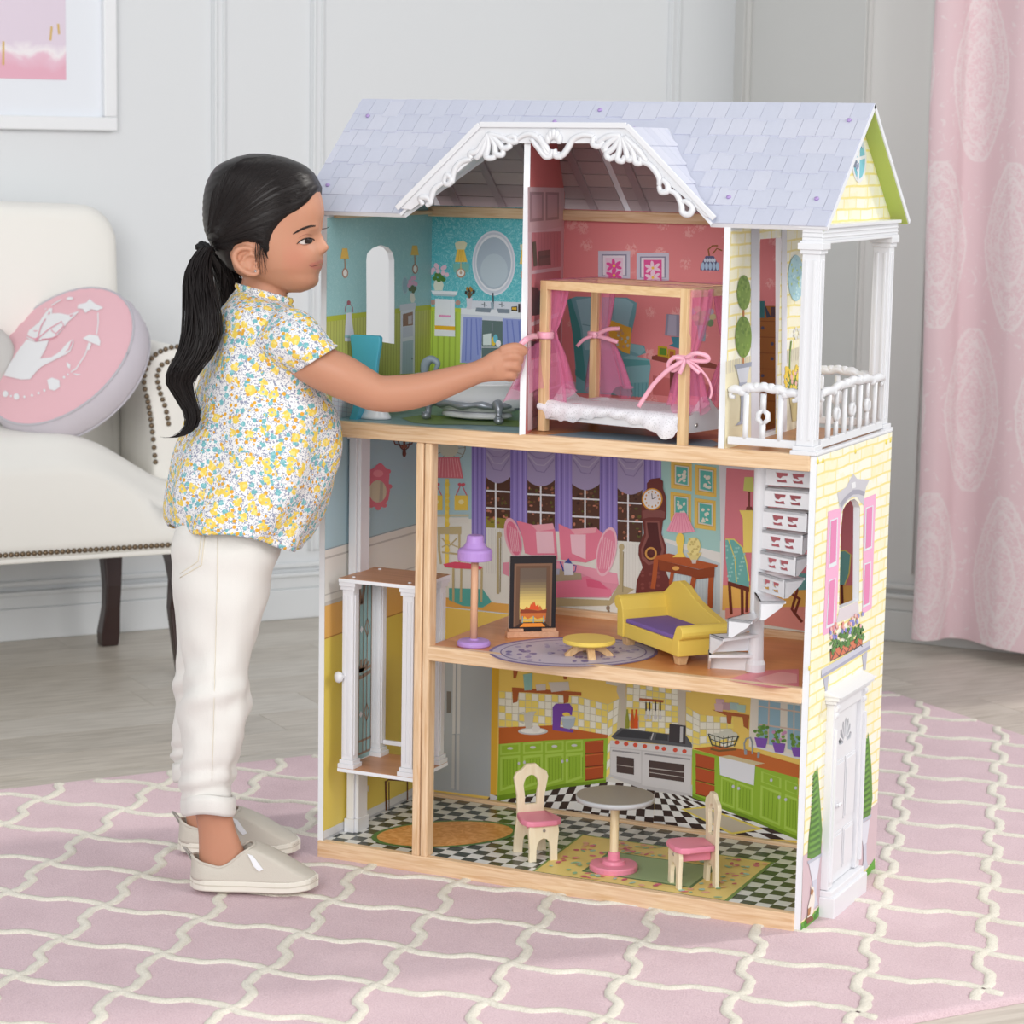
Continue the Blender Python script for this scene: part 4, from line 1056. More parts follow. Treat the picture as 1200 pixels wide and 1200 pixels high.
pr.poly(3, (214,226,226), [(330,760),(378,752),(378,822),(330,822)]).ell(3, (232,200,70), 392, 800, 13, 26).ell(3, (110,190,210), 404, 785, 14, 26).ell(3, (236,236,240), 420, 812, 15, 20).rect(4, (200,206,210), 322, 832, 445, 838)
pr.line(3, (120,130,140), [(385,690),(385,740)], 8)
pr.line(5, (80,88,96), [(388,515),(390,600)], 8).line(5, (150,170,186), [(382,570),(386,612)], 16)
for x in (338, 440): pr.line(5, (110,120,130), [(x-16,582),(x+16,590)], 5).line(5, (110,120,130), [(x,570),(x,600)], 5)
pr.poly(4, (216,214,226), [(232,545),(268,545),(262,612),(238,612)])
for k_, (x, y) in enumerate(((230,515),(238,492),(250,500),(262,498),(276,508),(256,490))): pr.line(5, (110,84,60), [(250,548),(x,y)], 6).ell(6, ((66,60,58),(170,130,60))[k_ % 2], x, y, 8, 12, 8)
pr.poly(5, (60,54,50), [(496,598),(530,594),(532,625),(496,622)]).poly(6, (226,180,60), [(500,602),(526,600),(526,616),(500,614)]).line(5, (60,54,60), [(542,580),(542,632)], 12).line(5, (196,70,140), [(556,590),(556,632)], 9).out('washstand_print')
# ------------------------------------------------ partition, bedroom side
pr = Pr('N', (PA, PN), 1, partition, zB_)
mb = MB(); mb.sheet([p+PN*.0003 for p in pprof], col=S(216,118,118)); build('coral_paint_print', mb, INK, partition)
pr.poly(1, (222,196,202), [(74,476),(245,480),(245,690),(74,690)]).poly(2, (170,140,150), [(84,500),(148,500),(148,634),(84,640)]).poly(2, (170,140,150), [(158,500),(220,502),(220,628),(158,634)]).poly(3, (206,176,186), [(94,512),(140,512),(140,620),(94,626)]).poly(3, (206,176,186), [(166,512),(213,514),(213,616),(166,620)]).out('cupboard_print')
pr.poly(1, (230,206,214), [(74,690),(245,660),(245,1560),(74,1620)]).poly(2, (214,142,152), [(92,690),(228,684),(228,850),(92,868)]).poly(2, (214,132,142), [(92,885),(228,866),(228,1060),(92,1110)]).poly(2, (206,122,132), [(92,1130),(228,1080),(228,1240),(92,1290)])
for i in range(8): pr.line(3, (196,118,132), [(108+i*15,692),(108+i*15,850)], 2)
pr.poly(4, (70,84,60), [(95,735),(112,732),(120,845),(102,850)]).poly(4, (96,74,56), [(126,778),(178,770),(182,842),(126,846)]).poly(5, (70,60,44), [(130,800),(180,794),(180,806),(130,812)]).poly(4, (76,46,50), [(95,945),(125,950),(125,1075),(95,1080)]).poly(4, (60,66,78), [(126,960),(140,965),(140,1070),(126,1075)])
pr.ell(4, (236,226,214), 184, 1170, 16, 26, 16).ell(5, (250,246,240), 184, 1170, 11, 19, 16).poly(4, (64,44,50), [(92,1200),(120,1200),(222,1190),(222,1250),(92,1280)])
pr.poly(2, (196,160,166), [(95,1330),(225,1290),(225,1400),(95,1440)]).poly(2, (196,160,166), [(95,1460),(225,1410),(225,1500),(95,1560)]).poly(3, (222,192,200), [(110,1350),(210,1315),(210,1385),(110,1420)]).out('bookcase_print')
# ------------------------------------------------ bedroom, back wall
pr = Pr('Y', YB, -1, back_top, zB_)
build('wallpaper_print', worldquad('Y', YB, .2445, .6435, ZT, EZ+.004, -.0003), pattern('coral_floral_wallpaper', 'flowers', S(230,142,144), S(242,184,182), 1.0), back_top)
def pframe(x0, y0, x1, y1, inner, fl, cx):
    pr.rect(1, (206,206,222), x0, y0, x1, y1).rect(2, (140,140,164), x0+16, y0+16, x1-16, y1-14).rect(3, (232,226,236), x0+22, y0+22, x1-22, y1-16).rect(4, inner, x0+34, y0+32, x1-34, y1)
    for cy_ in (y0+70, y0+115):
        for k_ in range(6): pr.ell(5, fl, cx+22*math.cos(k_*pi/3+.4), cy_+16*math.sin(k_*pi/3+.4), 18, 8, 10, a=k_*pi/3+.4)
        pr.ell(6, (246,200,90), cx, cy_, 7, 7, 8)
    pr.out('picture_print')
pframe(404,776,554,906,(234,206,226),(226,86,160),478); pframe(584,786,736,916,(226,92,158),(244,214,232),660)
pr.line(1, (150,100,50), [(925,800),(920,770),(940,752),(965,752)], 7).line(1, (150,100,50), [(940,790),(960,765),(985,775)], 6).poly(2, (96,100,140), [(908,800),(945,800),(972,850),(970,868),(882,866),(884,845)])
for k_ in range(5): pr.ell(3, (176,206,232), 895+k_*17, 848, 8, 19, 10).ell(3, (206,222,240), 905+k_*11, 820, 6, 10, 8)
pr.out('wall_lamp_print'); pr.zone(zD)
pr.poly(1, (116,172,182), [(258,285),(300,270),(540,275),(585,300),(580,350),(552,480),(560,490),(620,500),(628,535),(560,560),(520,700),(330,700),(300,640),(285,450),(272,340)]).poly(2, (150,196,206), [(300,285),(400,272),(535,280),(570,305),(550,380),(530,520),(340,520),(330,420)]).poly(3, (74,150,150), [(258,285),(275,278),(320,420),(345,640),(330,700),(310,690),(285,450)]).poly(3, (140,192,200), [(548,490),(610,500),(625,520),(600,545),(550,520)]).poly(4, (136,190,198), [(500,560),(560,545),(645,565),(650,600),(640,670),(520,680)]).poly(4, (96,168,172), [(500,560),(640,570),(650,590),(520,600)]).poly(3, (120,180,188), [(300,640),(540,670),(640,668),(635,742),(300,720)])
pr.poly(5, (74,150,150), [(296,610),(370,660),(370,690),(296,640)])
for k_ in range(6): pr.line(5, (96,160,170), [(540+k_*18,675),(545+k_*16,742)], 4)
pr.poly(5, (232,186,72), [(455,378),(540,410),(560,415),(552,540),(520,530),(440,470)])
rd_ = random.Random(2)
for k_ in range(16): pr.ell(6, ((196,206,190),(210,170,120))[k_ % 2], 462+rd_.random()*85, 415+rd_.random()*90, 7, 8, 8)
pr.line(4, (110,160,170), [(475,280),(478,380)], 4).line(4, (110,160,170), [(330,400),(430,420)], 4); pr.out('armchair_print')
pr.poly(1, (150,150,172), [(725,352),(784,356),(786,458),(716,452)]).poly(2, (176,176,196), [(735,356),(770,358),(770,455),(728,452)]).poly(1, (66,140,158), [(745,458),(785,460),(785,515),(735,500),(755,490)]).out('table_lamp_print')
pr.poly(1, (140,74,62), [(655,550),(700,538),(880,560),(960,590),(960,610),(720,580),(655,565)]).poly(1, (110,60,54), [(740,585),(880,600),(880,740),(740,720)]).poly(2, (196,168,40), [(684,500),(728,506),(730,556),(682,548)]).poly(3, (92,142,50), [(692,510),(722,514),(722,546),(690,542)]).poly(2, (206,160,56), [(732,515),(766,520),(764,570),(730,562)]).poly(3, (176,96,60), [(740,525),(758,528),(757,558),(738,552)]).out('bedside_table_print')
for k_, (x, y) in enumerate(((845,340),(870,330),(900,350),(930,340),(860,370),(890,380),(915,370),(940,365),(880,355))): pr.ell(2, ((190,180,200),(206,196,150),(150,176,120))[k_ % 3], x, y, 18, 15, 9)
for k_, (x, y) in enumerate(((870,390),(905,395),(930,392),(890,405))): pr.ell(1, (120,150,110), x, y, 16, 20, 8)
pr.poly(3, (150,176,190), [(868,405),(910,405),(905,480),(875,480)]).out('bouquet_print')
pr.poly(1, (196,178,186), [(240,660),(300,672),(300,760),(240,740)]).poly(1, (200,110,110), [(660,640),(960,690),(960,760),(660,730)]).out('skirting_print')
# floors upstairs
mb = MB(); mb.sheet([(WX,.01,ZT),(.341,.01,ZT),(.243,YB,ZT),(WX,YB,ZT)]); build('bathroom_floor_print', mb, pattern('blue_green_floor', 'swirl', S(126,160,168), S(150,178,182), .25), top_board)
pr = Pr('Z', ZT, 1, top_board, zC); pr.poly(1, (126,150,96), [(440,440),(560,420),(760,450),(990,450),(1000,480),(760,470),(600,470),(500,462)]).out('bath_mat_print')
mb = MB(); mb.sheet([(.342,.01,ZT),(HXR-.002,.01,ZT),(HXR-.002,YB,ZT),(.2445,YB,ZT)]); build('bedroom_floor_print', mb, wood('amber_floor_print', S(188,128,78), S(168,110,64), 'X', 1, .35, 10), top_board)
mb = MB(); mb.sheet([(.372,.012,ZT+.0005),(.63,.012,ZT+.0005),(.63,.05,ZT+.0005),(.60,.09,ZT+.0005),(.40,.09,ZT+.0005)], col=S(120,140,152)); build('rug_print', mb, INK, top_board)
# ------------------------------------------------ porch wall
holp = doorh
X_ = PX1+.0003
yA, yB2, ztop = holp[1].y, holp[2].y, min(holp[1].z, holp[2].z)
mb = MB(); mb.sheet([(X_,.0,ZT),(X_,yA,ZT),(X_,yA,ztop),(X_,yB2,ztop),(X_,yB2,ZT),(X_,HD,ZT),(X_,HD,EZ+.01),(X_,0,EZ-.01)]); build('brick_print', mb, M_brick, inset)
pr = Pr('X', PX1, 1, inset, zP)
pr.poly(2, (214,214,224), [(172,60),(216,60),(216,1150),(172,1170)]).poly(2, (228,228,236), [(325,60),(352,60),(352,1120),(325,1140)]).out('door_frame_print')
pr.poly(1, (236,228,196), [(45,745),(172,715),(172,1180),(40,1190)]).poly(1, (226,220,196), [(352,690),(440,660),(440,1100),(352,1120)])
for k_ in range(12): pr.line(2, (214,206,186), [(50+k_*10.5,742-k_*2.4),(50+k_*10.5,805-k_*2.4)], 4)
for k_ in range(8): pr.line(2, (214,206,186), [(356+k_*10.5,690-k_*3),(356+k_*10.5,750-k_*3)], 4)
pr.out('fence_print')
pr.line(2, (196,120,60), [(135,470),(133,790)], 8).ell(3, (122,152,56), 136, 398, 34, 88, 30).ell(3, (122,152,56), 134, 620, 41, 104, 30)
for k_ in range(34):
    a_ = rd_.random()*2*pi; q_ = math.sqrt(rd_.random()); pr.ell(4, ((140,168,74),(104,136,44))[k_ % 2], 136+30*q_*math.cos(a_), 398+80*q_*math.sin(a_), 5, 9, 6); pr.ell(4, ((140,168,74),(104,136,44))[k_ % 2], 134+36*q_*math.cos(a_), 620+95*q_*math.sin(a_), 5, 9, 6)
pr.poly(4, (160,166,184), [(88,762),(176,745),(174,768),(98,782)]).poly(4, (216,220,232), [(100,782),(164,770),(150,850),(115,856)]).poly(4, (176,182,200), [(112,850),(152,846),(140,940),(140,1030),(160,1050),(92,1066),(118,1040),(122,940)]).out('topiary_print')
pr.ell(3, (176,216,226), 398, 325, 39, 116, 30)
for k_ in range(46):
    a_ = rd_.random()*2*pi; q_ = math.sqrt(rd_.random()); pr.ell(4, ((206,236,240),(150,200,216),(190,214,140))[k_ % 3], 398+34*q_*math.cos(a_), 325+106*q_*math.sin(a_), 4, 7, 6)
pr.out('wreath_print')
pr.line(3, (116,150,60), [(375,640),(368,700),(366,800)], 6)
for k_ in range(7): pr.ell(3, (232,232,226), 402+14*math.cos(k_*.9), 602+24*math.sin(k_*.9), 6, 9, 8)
for k_ in range(40):
    x_, y_ = 342+rd_.random()*85, 770+rd_.random()*110; pr.line(3, (110,146,58), [(x_,y_),(390,900)], 3).ell(4, ((240,206,70),(240,190,176),(244,222,96))[k_ % 3 if x_ > 375 else 0], x_, y_, 6, 14, 8)
pr.poly(5, (206,190,136), [(365,920),(418,912),(405,1040),(380,1045)]).out('flowerpot_print')
# view through the porch door to a printed chest on the bedroom wall, already inside: chest on the back wall
pr = Pr('Y', YB, -1, back_top, zP)
pr.rect(1, (168,108,46), 200, 465, 296, 1160).rect(2, (54,120,124), 206, 440, 240, 525).poly(2, (64,70,90), [(240,455),(272,520),(250,525)]).rect(2, (90,66,70), 272, 470, 292, 520)
for (x, y) in ((230,575),(278,655),(278,730),(230,815)): pr.ell(2, (90,84,104), x, y, 9, 9, 8)
for y in (540, 620, 700, 780, 860, 940): pr.line(2, (140,86,36), [(200,y),(296,y+3)], 4)
pr.out('chest_print')
# gable
mb = MB(); mb.sheet([(GX+.0003,.006,EZ),(GX+.0003,HD+.02,EZ),(GX+.0003,HD+.02,slope_z(HD+.02)-.009),(GX+.0003,RY,RZ-.012),(GX+.0003,.006,slope_z(.006)-.009)]); build('brick_print', mb, M_brick, gable)
pr = Pr('X', GX, 1, gable, (820,100,4))
pr.ell(2, (240,240,244), 748, 350, 34, 106, 36).ell(3, (132,204,222), 748, 348, 27, 90, 36).poly(4, (240,240,244), [(742,255),(752,255),(748,440),(738,440)]).poly(4, (240,240,244), [(715,345),(782,325),(782,340),(715,362)])
pr.ell(5, (130,138,160), 730, 366, 9, 20, 10).ell(5, (226,226,236), 741, 384, 8, 22, 10).ell(6, (110,118,140), 728, 350, 4, 9, 8).poly(5, (150,160,190), [(734,372),(748,362),(746,384),(734,398)]).poly(5, (214,224,236), [(752,270),(774,262),(764,300)]); pr.out('round_window_print')
# ------------------------------------------------ right facade
X_ = HW+.0003
mb = MB(); mb.sheet([(X_,.0,Z0),(X_,HD,Z0),(X_,HD,ZT-.001),(X_,.0,ZT-.001)], holes=[[V((X_,p.y,p.z)) for p in holeR]]); build('brick_print', mb, M_brick, right_panel)
pr = Pr('X', HW, 1, right_panel, zR)
pr.poly(1, (206,204,212), [(165,230),(205,205),(240,140),(258,165),(315,170),(300,205),(292,240),(288,290),(276,275),(258,250),(238,250),(215,265),(195,290),(184,330),(174,290)]).poly(2, (168,166,180), [(178,280),(205,245),(240,215),(270,215),(296,225),(292,245),(266,236),(240,238),(212,260),(184,300)]).poly(2, (236,236,240), [(230,185),(250,178),(252,205),(236,210)]).poly(1, (222,212,218), [(175,775),(264,738),(266,800),(160,840)]).out('window_head_print')
def shutter(p, inn):
    pr.poly(1, (244,180,214), p)
    for a, b_ in inn: pr.poly(2, (232,236,242), b_).poly(3, (232,138,186), a)
    pr.out('shutter_print')
shutter([(122,318),(182,300),(160,870),(98,900)], [([(136,365),(164,352),(158,550),(130,565)],[(132,358),(168,345),(162,568),(124,585)]), ([(130,645),(154,634),(146,840),(118,852)],[(126,640),(158,628),(150,850),(112,868)])])
shutter([(290,258),(346,234),(326,772),(282,800)], [([(303,305),(330,293),(324,480),(298,492)],[(298,300),(334,288),(328,488),(292,505)]), ([(296,568),(320,558),(314,745),(288,758)],[(292,562),(324,552),(318,752),(284,770)])])
pr.poly(2, (216,122,90), [(134,970),(282,905),(280,940),(134,1018)]).poly(1, (92,80,78), [(130,965),(284,900),(282,945),(132,1022)])
for k_ in range(4):
    x_ = 138+k_*36; y_ = 985-k_*15; pr.line(3, (92,80,78), [(x_,y_+28),(x_+18,y_-12),(x_+36,y_+12)], 4)
for k_ in range(90):
    x_ = 132+rd_.random()*156; y_ = 985-(x_-132)*.42-rd_.random()*80; pr.ell(4+k_ % 2, ((88,134,66),(104,150,78),(70,116,60))[k_ % 3], x_, y_, 5, 11, 7, a=rd_.random()-.5)
for k_ in range(34):
    x_ = 130+rd_.random()*158; y_ = 925-(x_-132)*.42-rd_.random()*70; pr.ell(6, ((136,134,206),(240,190,190),(226,150,140),(150,150,214))[k_ % 4], x_, y_, 5, 11, 7)
pr.out('flower_box_print')
pr.poly(2, (206,206,220), [(92,1060),(318,920),(320,960),(90,1100)]).poly(3, (172,172,194), [(92,1085),(318,945),(320,960),(90,1100)]).poly(2, (190,190,206), [(100,1100),(126,1085),(118,1160),(110,1168)]).poly(2, (190,190,206), [(282,990),(306,972),(298,1060),(288,1060)]).out('window_ledge_print')
pr.zone(zK2)
def cypress(pts, pot, nm):
    pr.poly(2, (92,142,46), pts)
    xs = [p[0] for p in pts]; ys = [p[1] for p in pts]; x0_, x1_, y0_, y1_ = min(xs), max(xs), min(ys), max(ys); cx_ = (x0_+x1_)/2
    for k_ in range(26):
        t = k_/26; y_ = y0_+40+(y1_-y0_-70)*t; w_ = (x1_-x0_)*.40*(.25+.75*t); pr.line(3, ((112,164,60),(70,116,40))[k_ % 2], [(cx_-w_,y_+18),(cx_,y_+6),(cx_+w_,y_-10)], 9)
    for c_, p in pot: pr.poly(4, c_, p)
    pr.out(nm)
pr.poly(1, (214,190,196), [(725,812),(838,735),(826,1020),(716,1120)]).poly(1, (214,190,196), [(985,640),(1075,560),(1066,830),(975,900)]).out('stone_base_print')
cypress([(792,385),(800,480),(808,600),(814,690),(808,800),(778,830),(745,822),(752,720),(770,560)], [((190,194,208),[(745,838),(815,798),(810,815),(748,852)]),((224,226,236),[(752,850),(806,818),(790,920),(768,932)]),((206,208,222),[(768,930),(790,918),(786,1000),(796,1040),(764,1066),(772,1010)])], 'cypress_print')
cypress([(1030,232),(1040,330),(1046,420),(1050,540),(1040,620),(1010,645),(988,640),(995,540),(1012,400)], [((190,194,208),[(985,652),(1046,615),(1044,632),(988,668)]),((224,226,236),[(992,665),(1038,640),(1024,750),(1006,765)]),((206,208,222),[(1006,762),(1022,750),(1022,830),(1030,865),(1000,888),(1008,830)])], 'cypress_print')
pr.poly(2, (96,166,48), [(715,1130),(740,1110),(780,1080),(824,1010),(822,1080),(780,1130),(735,1170),(716,1178)]).poly(2, (96,166,48), [(1003,905),(1020,885),(1060,822),(1062,870),(1040,900),(1004,930)])
for k_ in range(24):
    x_ = 718+rd_.random()*100; y_ = 1140-(x_-716)*.9+rd_.random()*18; pr.ell(3, ((120,190,66),(70,140,40))[k_ % 2], x_, y_, 6, 12, 7)
pr.out('grass_print')
pr.poly(5, (240,232,222), [(762,950),(776,960),(780,1020),(772,1075),(758,1110),(744,1112),(748,1050),(760,1000)]).poly(6, (176,120,70), [(764,962),(774,975),(768,1000),(760,990)]).poly(6, (176,120,70), [(748,1060),(762,1050),(758,1085),(746,1095)]).poly(5, (130,84,56), [(736,1108),(768,1090),(774,1110),(745,1132)]).out('dog_print')
# ------------------------------------------------ left board, lower storeys (seen through the lift shaft)
pr = Pr('X', WX, 1, left_panel, Z1)
def lz(px, py): return at(px, py, 'X', WX).z
z_a, z_b, z_c = lz(400, 638), lz(390, 707), lz(390, 745)
for nm, za, zb, c_ in (('kitchen_paint_print', ZB, z_c, (236,212,102)), ('floor_edge_print', z_c, z_b, (238,186,106)), ('wainscot_print', z_b, z_a, (232,229,222)), ('blue_paint_print', z_a, ZT0, (172,202,212))):
    mb = worldquad('X', WX, 0.0, YB, za, zb, .0003); mb.c = [S(*c_)]*len(mb.f); build(nm, mb, INK, left_panel)
mb = MB()
for za, zb, c_ in ((z_a-.002, z_a, (150,170,180)), (z_a-.016, z_a-.013, (198,194,188)), (z_b, z_b+.006, (206,202,196)), (z_b+.016, z_b+.018, (200,196,190)), (z_c-.001, z_c+.001, (196,140,70))):
    mb.sheet([(WX+.0006,0,za),(WX+.0006,YB,za),(WX+.0006,YB,zb),(WX+.0006,0,zb)], col=S(*c_))
build('moulding_print', mb, INK, left_panel)
mb = MB(); mb.sheet([(WX+.0006,0,ZB),(WX+.0006,YB,ZB),(WX+.0006,YB,ZB+.016),(WX+.0006,0,ZB+.016)], col=S(226,226,228)); mb.sheet([(WX+.0009,0,ZB),(WX+.0009,YB,ZB),(WX+.0009,YB,ZB+.004),(WX+.0009,0,ZB+.004)], col=S(196,196,200)); build('skirting_print', mb, INK, left_panel)
pr.zone(zS)
pr.poly(2, (226,120,136), [(290,225),(315,205),(330,190),(360,192),(380,215),(392,245),(388,280),(394,320),(385,370),(360,400),(335,410),(300,398),(280,370),(272,320),(280,280)])
for (x, y) in ((300,225),(345,195),(385,225),(285,300),(392,300),(300,395),(365,395),(335,408)): pr.ell(2, (226,120,136), x, y, 14, 12, 10)
pr.ell(3, (214,204,176), 333, 325, 44, 56, 24).poly(4, (190,180,160), [(345,275),(360,280),(358,370),(340,378)]).ell(3, (240,150,160), 335, 235, 26, 18, 14).out('ornate_mirror_print')
pr.line(2, (112,60,46), [(410,60),(420,88),(460,95),(505,85),(512,60)], 7).line(2, (112,60,46), [(466,60),(466,150)], 12).line(2, (112,60,46), [(430,60),(448,105),(466,120)], 6).line(2, (112,60,46), [(500,60),(486,105),(466,120)], 6).ell(3, (112,60,46), 466, 135, 10, 18, 10).ell(3, (150,90,66), 466, 100, 16, 10, 10).out('chandelier_print')
pr.zone(zF); pr.line(2, (110,66,40), [(368,1110),(380,1095),(470,1100),(470,1200),(466,1260)], 7).line(2, (110,66,40), [(368,1100),(372,1300)], 8).line(2, (110,66,40), [(384,1105),(384,1255)], 4).out('folding_chair_print')
pr.poly(2, (226,220,206), [(276,1122),(290,1122),(290,1150),(276,1150)]).out('socket_print')
# ------------------------------------------------ living room, back wall
XA = .0096
pr = Pr('Y', YB, -1, back_mid, zH)
def bz(px, py): return at(px, py, 'Y', YB).z
z1_, z2_ = bz(540, 607), bz(540, 702)
for nm, x0, x1, za, zb, c_ in (('blue_paint_print', XA, HXR, z1_, ZT0+.02, (176,206,214)), ('wainscot_print', XA, HXR, z2_, z1_, (230,229,222)), ('floor_print', XA, HXR, ZM-.009, z2_, (232,176,92))):
    mb = worldquad('Y', YB, x0, x1, za, zb, -.0003); mb.c = [S(*c_)]*len(mb.f); build(nm, mb, INK, back_mid)
# armless chair, floor lamp and ornaments left of the curtains
pr.zone(zS)
pr.ell(1, (140,130,110), 690, 105, 84, 74, 30).ell(2, (186,204,206), 690, 105, 80, 70, 30).ell(3, (206,204,186), 690, 110, 48, 44, 24)
for k_ in range(12): pr.line(3, (140,130,110), [(690+48*math.cos(k_*pi/6),108+44*math.sin(k_*pi/6)),(690+82*math.cos(k_*pi/6),105+72*math.sin(k_*pi/6))], 3)
pr.out('sunburst_mirror_print')
pr.poly(4, (222,120,134), [(625,155),(742,152),(762,260),(606,256)])
for k_ in range(9): pr.line(5, (240,170,172), [(636+k_*12,160),(624+k_*16,254)], 3)
pr.poly(4, (242,214,100), [(672,262),(690,262),(690,690),(670,690)])
for y in (290, 345, 375, 410, 450, 490, 580, 620): pr.ell(5, (238,206,84), 681, y, 13, 12, 12)
pr.out('floor_lamp_print')
for x in (625, 752):
    pr.poly(3, (240,206,88), [(x-34,345),(x+33,345),(x+33,420),(x-34,420)]).ell(4, (246,230,170), x, 378, 14, 12, 12).line(3, (214,96,110), [(x-26,345),(x-5,295),(x+2,292),(x+28,345)], 5).ell(4, (214,96,110), x-8, 290, 10, 8, 8).ell(4, (214,96,110), x+10, 290, 10, 8, 8)
    pr.out('small_picture_print')
pr.poly(3, (206,200,170), [(606,440),(790,440),(790,452),(606,452)]).poly(3, (228,226,218), [(606,455),(790,455),(790,485),(606,485)]).out('dado_print')
CH = (196,180,136)
pr.poly(5, CH, [(632,505),(752,500),(752,540),(634,540)]).line(5, CH, [(640,530),(640,620),(650,690)], 11).line(5, CH, [(742,535),(742,690)], 11).line(5, CH, [(655,560),(690,600),(730,560)], 7).line(5, CH, [(655,630),(735,640)], 9).line(5, CH, [(655,605),(690,585),(735,605)], 6)
pr.poly(6, (222,84,112), [(662,690),(720,678),(790,686),(862,704),(850,716),(720,712),(668,702)])
for (xa, xb) in ((712,712),(752,750),(828,832),(855,852)): pr.line(5, CH, [(xa,710),(xb,880)], 11)
pr.line(5, CH, [(668,702),(860,716)], 10).out('side_chair_print')
pr.poly(2, (92,176,170), [(690,810),(860,815),(905,880),(860,908),(760,900),(690,870)]).out('small_rug_print')
# curtains, windows and swagged valances
pr.zone(zH)
PUR, PUD, PUL = (150,134,206), (120,104,178), (172,158,222)
for (xa, xb) in ((-40,52),(208,316),(492,602),(778,892),(1056,1172)):
    yb_ = {-40:640,208:560,492:560,778:640,1056:320}[xa]
    pr.poly(1, PUR, [(xa,-30),(xb,-20),(xb,yb_),(xa,yb_)])
    w_ = (xb-xa)
    for k_ in range(6): pr.line(2, (PUD, PUL)[k_ % 2], [(xa+w_*(k_+.6)/6.4,-25),(xa+w_*(k_+.6)/6.4,yb_)], 5)
    pr.out('purple_curtain_print')
def window(x0, x1, y0, y1, xm, bars, seed):
    r_ = random.Random(seed); pr.poly(1, (88,58,46), [(x0,y0),(x1,y0+14),(x1,y1+10),(x0,y1)])
    pr.poly(2, (150,140,56), [(x0,y1-70),(x1,y1-52),(x1,y1+10),(x0,y1)]) if seed == 1 else None
    for k_ in range(46):
        x_ = x0+8+r_.random()*(x1-x0-16); y_ = y0+14+r_.random()*(y1-y0-30); pr.ell(2 if seed != 1 or y_ < y1-80 else 3, ((118,78,56),(150,98,74),(66,40,34),(196,128,104),(96,92,44))[k_ % 5], x_, y_, 4+r_.random()*9, 4+r_.random()*8, 8)
    pr.rect(4, (232,234,240), xm-5, y0, xm+5, y1+6)
    for yb_ in bars: pr.poly(4, (232,234,240), [(x0,yb_-6),(x1,yb_+3),(x1,yb_+13),(x0,yb_+5)])
    pr.out('window_print')
window(52,208,200,535,114,(300,410),1); window(316,492,220,560,402,(322,435),2); window(602,778,240,570,685,(350,464),3); window(892,1052,270,620,960,(376,492),4)
def swag(x0, x1, y0, yb_):
    xm = (x0+x1)/2; n_ = 14
    pts = [(x0,y0),(x1,y0+12)]+[(x1-(x1-x0)*i/n_, yb_-42+42*math.sin(pi*i/n_)**.8) for i in range(n_+1)]
    pr.poly(5, (168,156,196), pts)
    for k_ in range(4):
        d_ = 30+k_*36; pr.line(6, ((188,178,206),(146,132,178))[k_ % 2], [(x0+6,y0+d_*.55),(xm-30,y0+d_*1.15),(xm+20,y0+d_*1.22),(x1-6,y0+d_*.62)], 7)
    pr.out('valance_print')
swag(52,208,5,252); swag(316,492,15,272); swag(602,780,25,296); swag(892,1062,40,325)
# window seat, day bed, cushions
pr.poly(1, (228,228,222), [(50,540),(160,545),(160,640),(50,640)]).poly(1, (228,228,222), [(890,620),(1050,640),(1050,950),(890,940)])
for k_ in range(8): pr.line(2, (212,210,204), [(56+k_*14,545),(56+k_*14,830)], 3).line(2, (212,210,204), [(940+k_*13,640),(940+k_*13,940)], 3)
pr.out('panelling_print')
POST = (186,172,134)
pr.line(3, POST, [(128,590),(128,960)], 16).line(4, (150,138,104), [(146,600),(142,950)], 6).ell(4, POST, 138, 582, 16, 20, 14).line(3, POST, [(915,680),(915,960)], 22).ell(4, POST, 918, 660, 18, 22, 14).line(4, (150,138,104), [(930,690),(926,950)], 6)
pr.poly(3, POST, [(480,985),(840,1000),(900,900),(1000,930),(840,1035),(480,1040)]).poly(3, (226,150,172), [(160,760),(480,740),(890,830),(900,900),(840,985),(480,980),(160,830)]).out('day_bed_print')
pr.poly(5, (236,160,182), [(480,760),(660,780),(890,830),(895,895),(800,885),(660,830),(480,790)]).poly(5, (230,128,158), [(490,890),(700,845),(850,930),(855,975),(490,985)]).poly(6, (222,100,136), [(690,860),(780,880),(830,930),(700,915)]).out('bed_cushions_print')
pr.poly(6, (232,130,156), [(245,490),(360,520),(480,510),(495,560),(510,740),(370,720),(300,700),(285,600)]).poly(7, (240,196,210), [(370,560),(480,560),(490,700),(380,700)]).poly(6, (232,130,156), [(515,510),(600,550),(755,535),(805,580),(790,720),(690,760),(530,740)]).poly(7, (240,196,210), [(590,580),(690,580),(690,740),(600,700)]).poly(7, (238,170,184), [(345,520),(480,508),(490,545),(380,560)]).poly(7, (238,170,184), [(590,545),(760,535),(750,570),(620,580)])
pr.ell(8, (238,178,194), 225, 600, 52, 130, 24, a=-.22).ell(9, (226,120,150), 228, 605, 40, 112, 24, a=-.22).ell(8, (240,190,204), 822, 690, 62, 160, 24, a=.2).ell(9, (230,140,166), 820, 690, 52, 142, 24, a=.2)
for k_ in range(6): pr.line(10, (244,206,216), [(196+k_*11,520+k_*7),(218+k_*9,690)], 3).line(10, (244,206,216), [(800+k_*14,590+k_*8),(778+k_*14,800)], 3)
pr.out('pillows_print')
pr.poly(8, (176,160,136), [(485,830),(520,800),(660,830),(665,870),(490,880)]).poly(10, (226,228,240), [(548,760),(605,765),(612,840),(552,840)]).poly(10, (70,84,160), [(552,762),(580,732),(604,768)]).line(10, (70,84,160), [(548,815),(540,790),(526,755)], 9).line(10, (70,84,160), [(605,775),(628,780),(622,815),(608,820)], 6).poly(10, (176,180,200), [(490,800),(524,800),(520,838),(494,838)]).out('tea_tray_print')
pr.ell(4, (150,130,110), 832, 1050, 13, 16, 10).ell(4, (150,130,110), 836, 1080, 9, 20, 10).out('bed_foot_print')
